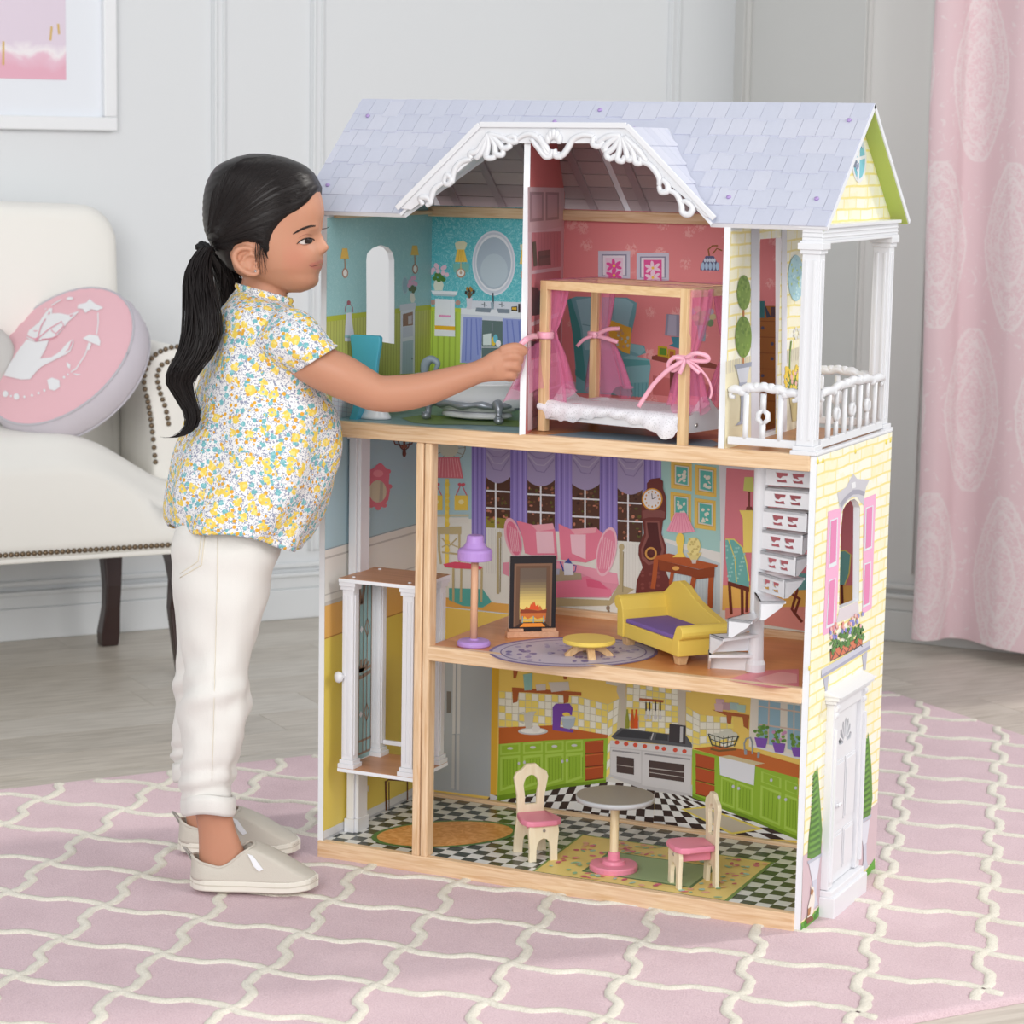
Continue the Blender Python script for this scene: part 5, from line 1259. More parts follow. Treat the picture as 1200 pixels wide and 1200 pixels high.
# longcase clock
pr.zone(zE)
CK, CKD = (112,52,48), (84,36,36)
pr.poly(9, CK, [(632,265),(650,245),(690,240),(708,256),(708,290),(722,330),(722,400),(720,432),(708,440),(700,500),(722,560),(722,610),(700,640),(712,660),(738,720),(740,790),(578,790),(585,720),(612,660),(592,600),(594,560),(618,500),(612,440),(606,430),(608,330),(632,290)]).poly(10, (140,84,78), [(625,440),(690,440),(700,520),(714,575),(700,630),(640,650),(608,620),(604,575),(628,510)]).poly(11, CKD, [(632,450),(682,450),(690,525),(702,575),(690,618),(645,634),(618,608),(616,572),(640,515)]).poly(10, (134,80,76), [(610,395),(640,388),(700,392),(718,400),(716,430),(690,425),(640,425),(612,432)])
pr.ell(10, (222,160,60), 657, 340, 49, 52, 30).ell(11, (238,236,240), 657, 340, 42, 46, 30)
for k_ in range(12): pr.ell(12, (216,160,70), 657+32*math.sin(k_*pi/6), 340-35*math.cos(k_*pi/6), 4, 5, 8)
pr.line(12, (60,40,40), [(657,340),(655,312)], 3).line(12, (60,40,40), [(657,340),(674,332)], 3).ell(12, (206,150,80), 651, 594, 28, 30, 20).ell(12+1, CKD, 651, 594, 19, 21, 20).ell(14, (96,44,42), 657, 590, 12, 12, 14)
for k_ in range(10): pr.ell(10, (132,70,64), 610+(k_*37) % 110, 680+(k_*53) % 100, 9, 7, 8)
pr.out('longcase_clock_print')
# console table, lamp, bust, four framed plant prints
pr.poly(1, (168,210,206), [(697,100),(975,130),(975,640),(710,520)]).out('aqua_paint_print')
for (x, y, w_, h_) in ((745,160,98,142),(858,178,100,154),(742,304,98,150),(855,334,100,154)):
    pr.poly(3, (232,196,96), [(x,y),(x+w_,y+w_*.14),(x+w_,y+h_),(x,y+h_-w_*.14)]).poly(4, (206,170,76), [(x+14,y+16),(x+w_-10,y+w_*.14+10),(x+w_-10,y+h_-18),(x+14,y+h_-w_*.14-16)]).poly(5, (216,216,206), [(x+18,y+20),(x+w_-14,y+w_*.14+14),(x+w_-14,y+h_-22),(x+18,y+h_-w_*.14-20)]).poly(6, (92,182,172), [(x+24,y+26),(x+w_-20,y+w_*.14+20),(x+w_-20,y+h_-28),(x+24,y+h_-w_*.14-26)])
    r_ = random.Random(int(x+y))
    for k_ in range(11): pr.ell(7, (226,226,212), x+34+r_.random()*(w_-66), y+46+r_.random()*(h_-88), 4+r_.random()*6, 3+r_.random()*7, 7, a=r_.random()*3)
    pr.out('framed_leaf_print')
pr.poly(2, (230,230,226), [(700,520),(975,590),(975,640),(700,560)]).poly(2, (198,212,216), [(720,540),(975,640),(975,880),(740,800)])
for k_ in range(14): pr.line(3, (184,198,206), [(760+k_*15,640),(760+k_*15,840)], 3)
pr.out('wainscot_panel_print')
TB, TBD = (176,88,46), (140,66,34)
pr.poly(12, TB, [(665,606),(735,594),(964,648),(962,658),(875,668),(665,618)]).poly(12, TBD, [(684,622),(874,670),(950,656),(948,705),(868,715),(835,700),(690,672)]).line(11, TB, [(675,620),(668,700),(660,760)], 22).line(11, TB, [(752,680),(744,730),(750,785)], 17).line(11, TB, [(855,700),(842,760),(862,835)], 24).line(11, TB, [(935,690),(930,760),(928,850)], 24).ell(14, (226,170,90), 768, 664, 17, 10, 10).out('console_table_print')
pr.poly(14, (244,168,190), [(765,402),(815,404),(858,492),(790,500),(724,488)])
for k_ in range(8): pr.line(15, (232,136,166), [(770+k_*6,406),(735+k_*16,492)], 3)
pr.ell(14, (246,214,96), 788, 530, 20, 32, 16).poly(14, (246,214,96), [(774,555),(802,555),(800,590),(815,612),(752,612),(776,592)]).out('table_lamp_print')
pr.ell(14, (236,222,150), 852, 560, 32, 42, 16).poly(14, (226,210,140), [(818,590),(890,590),(868,625),(838,625)]).poly(14, (206,196,190), [(840,624),(866,624),(862,642),(845,642)])
for k_ in range(12): pr.ell(15, (206,188,116), 832+(k_*17) % 44, 528+(k_*23) % 80, 6, 6, 8)
pr.out('bust_print')
# doorway to the dining room at the right
pr.poly(1, (222,222,228), [(970,130),(1655,170),(1655,900),(985,860)]).out('door_case_print')
pr.poly(2, (218,128,140), [(1005,195),(1130,205),(1655,205),(1655,780),(988,760)]).poly(2, (232,184,96), [(988,745),(1655,745),(1655,900),(985,860)]).poly(3, (226,150,140), [(1000,850),(1655,840),(1655,1000),(1000,900)]).out('dining_room_print')
pr.poly(4, (200,206,110), [(1090,236),(1130,236),(1134,306),(1084,300)]).line(4, (122,56,46), [(1112,306),(1112,385)], 9).poly(4, (122,56,46), [(1095,392),(1100,375),(1124,375),(1128,392)]).poly(3, (244,222,116), [(1066,392),(1150,392),(1150,590),(1085,590),(1082,430)]).out('dining_lamp_print')
pr.poly(5, (112,180,176), [(1000,528),(1040,528),(1080,565),(1100,640),(1112,725),(1110,752),(1015,725),(1002,620)]).line(6, (226,214,110), [(1000,528),(1040,528),(1080,565),(1100,640),(1112,725)], 6).line(6, (226,214,110), [(1015,530),(1045,620),(1052,728)], 5)
for k_ in range(26): pr.ell(6, (156,206,200), 1006+(k_*31) % 86, 560+(k_*47) % 160, 6, 5, 7, a=k_)
for (xa, ya_, xb, yb_) in ((1018,725,1028,880),(1078,760,1080,900),(1102,760,1100,870)): pr.line(5, (110,52,40), [(xa,ya_),(xb,yb_)], 14)
pr.poly(5, (110,52,40), [(1015,722),(1112,750),(1112,775),(1018,745)]).out('dining_chair_print')
pr.zone((820,480,3.333)); pr.line(4, (118,52,40), [(330,700),(390,740),(370,800)], 12).line(4, (118,52,40), [(385,690),(360,780),(400,830)], 11).poly(4, (108,170,170), [(385,640),(470,640),(470,700),(385,705)]).out('dining_chair_print')
pr.zone(zE); pr.poly(5, (112,176,174), [(1500,590),(1560,580),(1588,600),(1580,690),(1560,740),(1500,750)]).line(6, (226,214,110), [(1500,590),(1560,580),(1588,600),(1580,690),(1560,740)], 6).line(5, (110,52,40), [(1545,740),(1550,860)], 12).out('dining_chair_print')
# ------------------------------------------------ living-room floor
mb = MB(); mb.sheet([(.188,.0105,ZM),(HXR-.001,.0105,ZM),(HXR-.001,YB-.001,ZM),(.188,YB-.001,ZM)]); build('wood_floor_print', mb, wood('orange_floor_print', S(222,152,94), S(210,138,82), 'X', 1, .32, 6), mid_board)
pr = Pr('Z', ZM, 1, mid_board, Z1)
pr.ell(1, (126,112,160), 672, 764, 99, 17.5, 48).ell(2, (196,188,206), 672, 764, 95, 16.2, 48).ell(3, (126,112,160), 672, 764, 86, 14.6, 48).ell(4, (200,192,206), 672, 764, 84.5, 14.0, 48)
for k_ in range(60):
    a_ = rd_.random()*6.28; q_ = math.sqrt(rd_.random()); pr.ell(5, ((150,140,182),(176,166,196),(128,118,166))[k_ % 3], 672+80*q_*math.cos(a_), 764+12.5*q_*math.sin(a_), 1.5+rd_.random()*3.5, .6+rd_.random()*1.0, 7)
pr.out('oval_rug_print')
pr.poly(1, (222,130,140), [(850,797),(884,786),(936,784),(936,806),(900,806)]).poly(2, (236,170,166), [(884,795),(916,787),(934,790),(934,800),(900,802)]).out('pink_rug_print')
# ------------------------------------------------ kitchen, back wall
pr = Pr('Y', YB, -1, back_low, zK)
mb = worldquad('Y', YB, XA, HXR, ZB, ZM0+.01, -.0003); mb.c = [S(242,208,108)]*len(mb.f); build('kitchen_paint_print', mb, INK, back_low)
pr.zone(zF)
pr.poly(1, (172,178,184), [(480,520),(866,560),(862,1175),(480,1130)]).poly(2, (150,156,166), [(690,540),(700,540),(694,1140),(684,1140)]).poly(3, (206,206,206), [(684,545),(697,545),(694,880),(680,880)]).poly(3, (206,206,206), [(704,545),(720,545),(716,880),(702,880)]).poly(3, (196,196,196), [(680,885),(692,885),(690,1140),(676,1135)]).poly(3, (196,196,196), [(702,885),(714,885),(712,1145),(700,1145)]).poly(3, (120,116,112), [(654,680),(676,682),(674,780),(654,782)]).out('fridge_print')
pr.poly(2, (226,178,60), [(866,565),(900,568),(886,1180),(858,1165)]).poly(3, (214,214,216), [(856,1160),(888,1172),(886,1206),(856,1196)]).out('wall_end_print')
pr.zone(zK)
# tiled splashback
def tiles(pts_fn, nx, ny, l=2):
    for i in range(nx):
        for j in range(ny):
            c_ = (242,240,226) if (i*3+j*5+(i*j) % 3) % 2 else (244,222,116)
            e_ = .05; pr.poly(l, c_, [pts_fn((i+e_)/nx,(j+e_)/ny), pts_fn((i+1-e_)/nx,(j+e_)/ny), pts_fn((i+1-e_)/nx,(j+1-e_)/ny), pts_fn((i+e_)/nx,(j+1-e_)/ny)])
def bil(a, b_, c_, d_):
    return lambda u, v: tuple((a[k_]*(1-u)+b_[k_]*u)*(1-v)+(d_[k_]*(1-u)+c_[k_]*u)*v for k_ in (0, 1))
pr.poly(1, (206,200,180), [(96,200),(470,225),(470,395),(96,370)]); tiles(bil((98,200),(470,225),(470,400),(98,365)), 12, 5); pr.poly(1, (206,200,180), [(470,225),(610,262),(610,412),(470,395)]); tiles(bil((470,226),(608,262),(606,412),(470,400)), 5, 5); pr.poly(1, (206,200,180), [(610,262),(660,235),(700,235),(700,560),(600,620)]); tiles(bil((610,262),(662,236),(640,560),(600,610)), 2, 9)
pr.poly(1, (206,200,180), [(700,150),(940,190),(940,380),(690,380)]); tiles(bil((700,150),(938,190),(938,400),(692,400)), 8, 8); pr.poly(1, (206,200,180), [(975,270),(1040,310),(1190,330),(1190,420),(975,470)]); tiles(bil((975,270),(1040,310),(1040,480),(975,470)), 2, 6); tiles(bil((1040,310),(1200,322),(1200,460),(1040,480)), 5, 5); pr.out('tile_print')
pr.poly(3, (206,196,182), [(655,150),(695,155),(690,400),(668,390),(672,260),(650,200)]).poly(3, (206,196,182), [(935,190),(975,196),(972,400),(938,370)]).poly(4, (222,214,198), [(600,130),(1000,170),(1000,205),(960,200),(900,180),(740,165),(690,160),(650,175),(600,165)]).out('hood_print')
WDN = (176,96,52)
pr.poly(3, WDN, [(160,182),(485,205),(485,222),(160,202)]).poly(3, WDN, [(162,200),(192,202),(185,250),(164,256)]).poly(3, WDN, [(400,215),(428,217),(424,252),(402,258)]).poly(3, WDN, [(165,95),(190,97),(178,140),(166,140)]).poly(3, WDN, [(400,122),(420,124),(416,145),(402,145)])
pr.poly(4, (150,196,190), [(212,122),(255,115),(255,195),(218,197)]).poly(4, (214,206,200), [(270,170),(318,165),(318,196),(275,198)]).poly(4, (214,206,200), [(330,158),(425,155),(430,195),(345,205)]).out('plate_shelf_print')
GR, GRL, GRD = (148,184,56), (170,202,84), (116,150,36)
pr.poly(3, (190,100,46), [(98,370),(350,360),(610,405),(606,425),(330,430),(98,448)]).out('worktop_print')
pr.poly(3, GR, [(98,448),(330,430),(610,420),(600,625),(395,650),(90,715)]).poly(4, GRD, [(92,690),(400,635),(600,615),(600,628),(400,652),(90,716)])
for (xa, xb, k_) in ((104,198,0),(212,304,1),(316,402,2),(412,492,3)):
    t0 = 444-(xa-98)*.045; pr.poly(5, GRL, [(xa,t0+4),(xb,t0-2),(xb,t0+48),(xa,t0+56)]).poly(6, GR, [(xa+8,t0+12),(xb-8,t0+6),(xb-8,t0+40),(xa+8,t0+46)]).ell(7, (206,206,206), (xa+xb)/2, t0+24, 14, 6, 10)
    pr.poly(5, GRL, [(xa,t0+64),(xb,t0+56),(xb,t0+195-k_*6),(xa,t0+226-k_*8)]).poly(6, GR, [(xa+10,t0+76),(xb-10,t0+68),(xb-10,t0+184-k_*6),(xa+10,t0+212-k_*8)])
    for q_ in range(5): pr.line(7, GRD, [(xa+18+q_*15,t0+78),(xa+18+q_*15,t0+196-k_*7)], 2.5)
    pr.ell(7, (196,196,206), xb-6 if k_ % 2 == 0 else xa+6, t0+95, 6, 8, 8)
pr.out('base_cabinet_print')
for k_ in range(3): pr.poly(5, (172,78,40), [(502,436+k_*62),(590,428+k_*60),(588,484+k_*60),(504,494+k_*62)]).line(6, (120,50,26), [(502,494+k_*62),(590,486+k_*60)], 5).line(6, (206,110,60), [(504,440+k_*62),(588,434+k_*60)], 3)
pr.out('drawers_print')
pr.ell(5, (206,206,206), 258, 388, 70, 17, 24).ell(6, (240,240,236), 258, 386, 58, 12, 24).poly(7, (206,204,196), [(215,305),(240,296),(275,294),(262,310),(258,345),(252,375),(225,376),(218,345)]).line(7, (206,204,196), [(218,300),(190,305),(190,340),(216,350)], 8).ell(7, (232,230,226), 272, 376, 20, 17, 14).out('pitcher_tray_print')
pr.poly(5, (120,72,170), [(350,275),(365,258),(430,258),(445,280),(440,312),(415,312),(390,325),(385,370),(450,380),(446,394),(350,382)]).poly(6, (176,190,204), [(388,320),(458,322),(450,362),(430,378),(402,372)]).ell(7, (206,214,222), 423, 322, 35, 6, 16).ell(6, (240,210,90), 414, 308, 18, 9, 12).out('stand_mixer_print')
SS, SSD = (196,194,196), (150,148,152)
pr.poly(4, SS, [(620,430),(1004,462),(1000,690),(960,690),(760,655),(618,600)]).poly(5, (90,92,98), [(625,412),(668,372),(980,412),(1004,450),(1004,464),(640,425)]).poly(6, (60,62,68), [(640,412),(680,380),(820,395),(800,425)]).poly(6, (60,62,68), [(830,428),(838,398),(890,402),(890,432)]).line(6, SS, [(822,395),(812,428)], 5)
pr.poly(5, (214,212,214), [(620,430),(1004,464),(1004,500),(620,460)])
for (x, y) in ((652,440),(695,447),(738,452),(782,458),(840,465),(872,470),(925,476),(968,482)): pr.ell(7, (214,84,62), x, y, 11, 10, 12)
pr.poly(5, (210,208,210), [(622,465),(765,480),(765,630),(622,590)]).poly(6, (76,62,60), [(650,504),(732,515),(732,592),(650,580)]).line(7, (170,160,156), [(652,545),(730,556)], 4).line(7, SSD, [(630,478),(758,492)], 7).poly(5, (210,208,210), [(772,482),(1002,508),(998,680),(770,640)]).poly(6, (76,62,60), [(802,524),(968,544),(966,626),(802,602)]).line(7, (190,184,180), [(804,560),(964,580)], 4).line(7, (190,184,180), [(804,580),(964,604)], 3).line(7, SSD, [(782,494),(996,520)], 7)
pr.poly(7, (66,62,66), [(898,352),(975,362),(972,448),(895,436)]).poly(8, (196,196,200), [(948,366),(962,366),(960,440),(946,440)]).out('range_cooker_print')
pr.line(4, WDN, [(756,238),(870,248)], 12)
for k_, x in enumerate((788,805,832,855)): pr.line(5, (60,56,60), [(x,250),(x,292)], 7).line(5, (214,212,214), [(x,292),(x,318)], 4).ell(5, (214,212,214), x, 322, 8, 12, 10)
pr.out('utensil_rack_print')
for x, c_ in ((700,(150,156,60)),(724,(206,96,40)),(742,(226,92,36))): pr.poly(9, c_, [(x-9,375),(x-9,330),(x-4,300),(x-4,285),(x+4,285),(x+4,300),(x+9,330),(x+9,375)])
pr.out('bottles_print')
pr.zone(zK2)
pr.poly(4, GR, [(205,312),(700,445),(700,735),(500,645),(205,535)]).poly(5, GRD, [(205,522),(480,628),(700,722),(700,738),(480,645),(205,538)])
pr.poly(6, (196,106,50), [(205,308),(330,296),(470,318),(705,385),(705,448),(500,392),(340,348)]).out('worktop_print')
for k_ in range(3): pr.poly(6, (178,80,42), [(220,332+k_*64),(310,352+k_*66),(308,408+k_*66),(222,390+k_*64)]).line(7, (120,50,26), [(220,392+k_*64),(310,412+k_*66)], 5)
pr.out('drawers_print')
pr.poly(8, (226,228,236), [(330,346),(500,384),(494,482),(335,432)]).poly(8, (206,190,150), [(330,346),(380,340),(545,378),(500,388)]).out('farm_sink_print')
for pts, kn in (([(340,440),(404,462),(402,590),(338,566)],(397,487)), ([(414,466),(490,494),(488,622),(412,594)],(422,496)), ([(526,480),(622,515),(616,672),(522,632)],(612,537)), ([(640,522),(702,545),(702,708),(636,682)],(643,548)), ([(528,415),(622,448),(622,498),(528,465)],(575,457)), ([(640,455),(702,478),(702,528),(640,505)],(690,494))):
    pr.poly(6, GRL, pts); cx_ = sum(p[0] for p in pts)/4; cy_ = sum(p[1] for p in pts)/4; pr.poly(7, GR, [(cx_+(x-cx_)*.80, cy_+(y-cy_)*.86) for x, y in pts])
    if pts[2][1]-pts[1][1] > 80:
        for q_ in range(4):
            u_ = .2+q_*.2; pr.line(8, GRD, [(pts[0][0]+(pts[1][0]-pts[0][0])*u_, pts[0][1]+(pts[1][1]-pts[0][1])*u_+16), (pts[3][0]+(pts[2][0]-pts[3][0])*u_, pts[3][1]+(pts[2][1]-pts[3][1])*u_-16)], 2.5)
    pr.ell(9, (196,198,210), kn[0], kn[1], 7, 8, 8)
pr.out('base_cabinet_print')
pr.poly(2, (232,226,216), [(480,60),(720,90),(720,355),(470,300)]).poly(3, (150,186,206), [(516,80),(618,95),(616,300),(512,280)]).poly(3, (150,186,206), [(652,100),(712,108),(712,330),(650,310)])
for x in (560,): pr.line(4, (214,190,176), [(x+5,85),(x,290)], 7)
pr.line(4, (214,190,176), [(682,104),(680,320)], 6)
for y in (110, 195): pr.line(4, (214,190,176), [(516,y),(712,y+28)], 7)
pr.poly(5, (228,226,226), [(485,288),(715,345),(715,362),(485,302)]).out('window_print')
for (x, y) in ((528,278),(612,302),(700,322)):
    pr.poly(7, (132,86,184), [(x-32,y-22),(x+30,y-16),(x+20,y+28),(x-20,y+24)])
    for q_ in range(20): pr.ell(8, ((96,142,60),(124,164,80),(206,150,190) if x == 612 else (110,150,66))[q_ % 3], x-30+rd_.random()*60, y-78+rd_.random()*56, 9, 8, 8)
    pr.out('potted_plant_print')
pr.poly(4, WDN, [(296,126),(472,152),(472,166),(360,152)]).poly(4, WDN, [(365,150),(390,156),(386,196),(368,190)]).poly(4, WDN, [(440,158),(470,166),(468,220),(446,205)])
for (x, y, c_) in ((336,95,(214,176,186)),(366,112,(196,160,170)),(402,112,(170,196,196)),(436,122,(176,206,196)),(330,118,(220,186,190))): pr.poly(5, c_, [(x-22,y-20),(x+20,y-16),(x+17,y+18),(x-18,y+14)])
pr.out('cup_shelf_print')
pr.line(7, (80,84,72), [(280,240),(296,290),(350,306),(405,290),(422,250)], 6).line(7, (80,84,72), [(280,240),(350,262),(422,250)], 4).line(7, (80,84,72), [(285,262),(350,286),(416,270)], 4).line(7, (120,90,50), [(290,310),(330,320),(410,312)], 10)
for (x, y) in ((372,235),(345,248),(395,250),(315,255)): pr.ell(6, (214,214,200), x, y, 24, 20, 14)
for k_ in range(7): pr.line(8, (80,84,72), [(286+k_*22,248),(300+k_*17,300)], 3)
pr.out('wire_basket_print')
pr.line(9, (150,158,166), [(452,330),(448,285),(458,262),(478,258),(486,280),(486,335)], 7).line(9, (150,158,166), [(455,312),(455,338)], 12).line(9, (150,158,166), [(516,325),(514,352)], 12).out('tap_print')
# printed floor on the back board, in its own drawn perspective
pr.zone(zK)
def checker(fn, nx, ny, a, b_, l):
    for i in range(nx):
        for j in range(ny): pr.poly(l, a if (i+j) % 2 else b_, [fn(i/nx,j/ny), fn((i+1)/nx,j/ny), fn((i+1)/nx,(j+1)/ny), fn(i/nx,(j+1)/ny)])
pr.poly(1, (214,212,206), [(560,600),(1010,640),(1010,720),(560,700)])
checker(bil((60,690),(500,640),(420,830),(-30,780)), 12, 5, (232,232,230), (62,48,44), 2)
checker(bil((500,612),(830,648),(820,865),(420,830)), 9, 6, (232,232,230), (62,48,44), 2)
checker(bil((830,672),(1010,690),(1510,900),(820,865)), 10, 7, (232,232,230), (62,48,44), 2); pr.out('checker_floor_print')
pr.zone(zK2); pr.poly(4, (222,204,96), [(150,592),(262,580),(540,686),(390,712)]).poly(5, (190,180,160), [(172,596),(262,588),(510,684),(392,702)]).out('kitchen_mat_print')
# ------------------------------------------------ kitchen floor
M, N, L, b = nodemat('checker_lino', .25); tc = N('ShaderNodeTexCoord'); mp = N('ShaderNodeMapping'); L(tc.outputs['Object'], mp.inputs['Vector']); mp.inputs['Location'].default_value = (.0121,.007,.003)
ck = N('ShaderNodeTexChecker', Scale=1/.0225); L(mp.outputs[0], ck.inputs['Vector']); ck.inputs['Color1'].default_value = S(228,230,228); ck.inputs['Color2'].default_value = S(52,62,56); L(ck.outputs['Color'], b.inputs['Base Color'])
build('checker_floor_print', worldquad('Z', ZB, WX, HXR, .0105, .322, .0001), M, base_board)
pr = Pr('Z', ZB, 1, base_board, Z1)
def wel(l, c_, cx, cy, rx, ry, a, m_=None):
    pts = [(cx+rx*math.cos(t)*math.cos(a)-ry*math.sin(t)*math.sin(a), cy+rx*math.cos(t)*math.sin(a)+ry*math.sin(t)*math.cos(a), ZB+.0004+.0002*l) for t in [2*pi*i/48 for i in range(48)]]
    pr.mb.sheet(pts, col=c_)
wel(1, S(84,128,72), .158, .128, .120, .074, .80); pr.out('oval_rug_edge_print')
wel(2, (1,1,1,1), .158, .128, .111, .067, .80); pr.mb.c = [None]*len(pr.mb.c); pr.out('oval_rug_print', pattern('orange_rug', 'swirl', S(236,178,112), S(214,146,74), .7))
def wpoly(l, c_, pts): pr.mb.sheet([(x, y, ZB+.0004+.0002*l) for x, y in pts], col=S(*c_))
RG = [(.368,.011),(.352,.226),(.664,.226),(.670,.011)]
wpoly(1, (120,150,84), [(.364,.0105),(.348,.231),(.669,.231),(.676,.0105)]); wpoly(2, (234,210,128), RG); wpoly(3, (96,128,84), [(.430,.043),(.425,.163),(.603,.163),(.606,.043)]); wpoly(4, (154,178,130), [(.435,.047),(.430,.159),(.598,.159),(.601,.047)])
for k_ in range(240):
    t = k_/240; x_ = .37+rd_.random()*.29; y_ = .016+rd_.random()*.204
    if .425 < x_ < .61 and .038 < y_ < .168: continue
    wel(5+k_*.02, S(*((222,120,140),(150,190,150),(206,96,120),(166,206,190),(234,180,150))[k_ % 5]), x_, y_, .003+rd_.random()*.004, .002+rd_.random()*.003, rd_.random()*3)
pr.out('flower_rug_print')
# ================================================================== DOLL FURNITURE (each a thing of its own)
def ym(px, py, y): return at(px, py, 'Y', y)
# ---- lift car
lx0, lx1, ly0, ly1, lz0, lz1 = .030, .163, .006, .124, .139, .437
lift = thing('toy_lift', 'white columned lift car with teal ironwork panel in the dollhouse shaft', 'lift', (.0965, .065, lz0))
M_liftw = wood('brown_board_print', S(206,150,110), S(188,130,92), 'X', 1, .4, 8)
for z in (lz0, lz1):
    b = MB(); b.box(lx0,lx1,ly0,ly1,z,z+.0058); o = build('platform' if z == lz0 else 'roof_board', b, M_wh, lift, bevel=.0008)
    b = MB(); b.box(lx0+.0005,lx1-.0005,ly0+.0005,ly1-.0005,z+.0058,z+.0062); build('board_face', b, M_liftw, o)
    if z == lz1:
        for (x, y) in ((lx0+.018,ly0+.016),(lx1-.018,ly0+.016),(lx0+.018,ly1-.018),(lx1-.018,ly1-.018)):
            b = MB(); b.lathe([(.0001,.0018),(.0025,.0015),(.0032,0)], (x,y,z+.0062), 10); build('screw', b, M_pla, o, smooth=True)
def lcol(x, y):
    b = MB(); z0, z1 = lz0+.0062, lz1; w = .0095
    b.box(x-.014,x+.014,y-.014,y+.014,z0,z0+.007); b.box(x-.012,x+.012,y-.012,y+.012,z0+.007,z0+.013); b.box(x-w,x+w,y-w,y+w,z0+.013,z1-.012); b.box(x-.012,x+.012,y-.012,y+.012,z1-.012,z1-.006); b.box(x-.0138,x+.0138,y-.0138,y+.0138,z1-.006,z1)
    for sy in (-1, 1):
        b.box(x-.006,x-.001,y+sy*(w+.0005)-.0006,y+sy*(w+.0005)+.0006,z0+.02,z1-.02); b.box(x+.001,x+.006,y+sy*(w+.0005)-.0006,y+sy*(w+.0005)+.0006,z0+.02,z1-.02)
    b.box(x+w-.0002,x+w+.0012,y-.005,y+.005,z0+.02,z1-.02)
    build('column', b, M_pla, lift, bevel=.0007)
for x, y in ((lx0+.0145,ly0+.0145),(lx1-.0145,ly0+.0145),(lx0+.0145,ly1-.0145),(lx1-.0145,ly1-.0145)): lcol(x, y)
LPX = lx0+.008
b = MB(); b.box(LPX-.003,LPX,ly0+.024,ly1-.024,lz0+.0062,lz1-.002); lp = build('ironwork_panel', b, M_wh, lift)
mb = MB(); mb.sheet([(LPX+.0003,ly0+.025,lz0+.008),(LPX+.0003,ly1-.025,lz0+.008),(LPX+.0003,ly1-.025,lz1-.003),(LPX+.0003,ly0+.025,lz1-.003)], col=S(150,190,192))
def lq(y, z): return (LPX+.0009, ly0+.025+y*(ly1-ly0-.05), lz0+.008+z*(lz1-lz0-.011))
BR = S(156,132,112)
def lline(pts, w=.0012):
    pp = [V(lq(*p)) for p in pts]
    for i in range(len(pp)-1):
        d = (pp[i+1]-pp[i]); nn = V((0,-d.z,d.y)).normalized()*w; mb.sheet([pp[i]+nn,pp[i+1]+nn,pp[i+1]-nn,pp[i]-nn], col=BR)
for y in (.02,.22,.40,.60,.78,.98): lline([(y,.03),(y,.98)])
for z in (.03,.10,.98): lline([(.0,z),(1,z)], .0018)
for z in (.25,.72):
    for y in (.22,.78): lline([(y,z-.05),(y-.12,z),(y,z+.05),(y+.12,z),(y,z-.05)])
    mb.sheet([V(lq(.5,z-.02)),V(lq(.58,z)),V(lq(.5,z+.02)),V(lq(.42,z))], col=S(226,230,236))
for k_ in range(7):
    a_ = pi*k_/6; lline([(.5,.49),(.5+.46*math.cos(a_),.50+.055*math.sin(a_))], .0026)
lline([(.05,.47),(.5,.455),(.95,.47)], .003); lline([(.35,.97),(.5,.86),(.65,.97)], .004)
build('ironwork_print', mb, INK, lp)
for z in (lz0+.028,): 
    b = MB(); b.box(lx0+.026,lx1-.026,ly1-.018,ly1-.012,z-.003,z+.004); build('rail', b, M_pla, lift, bevel=.001)
def knob(p, ax_):
    b = MB(); b.lathe([(.0001,-.002),(.004,-.002),(.0035,.003),(.0075,.006),(.0092,.010),(.0075,.014),(.003,.0155),(.0001,.0156)], p, 16, ax=ax_); build('knob', b, M_pla, lift, smooth=True)
p = ym(402,793,ly0+.004); knob(V((lx0+.0085,ly0+.006,p.z)), (-.55,-.83,0)); p = ym(460,792,ly1-.05); knob(V((lx1-.023,ly1-.02,p.z)), (-1,-.3,0))

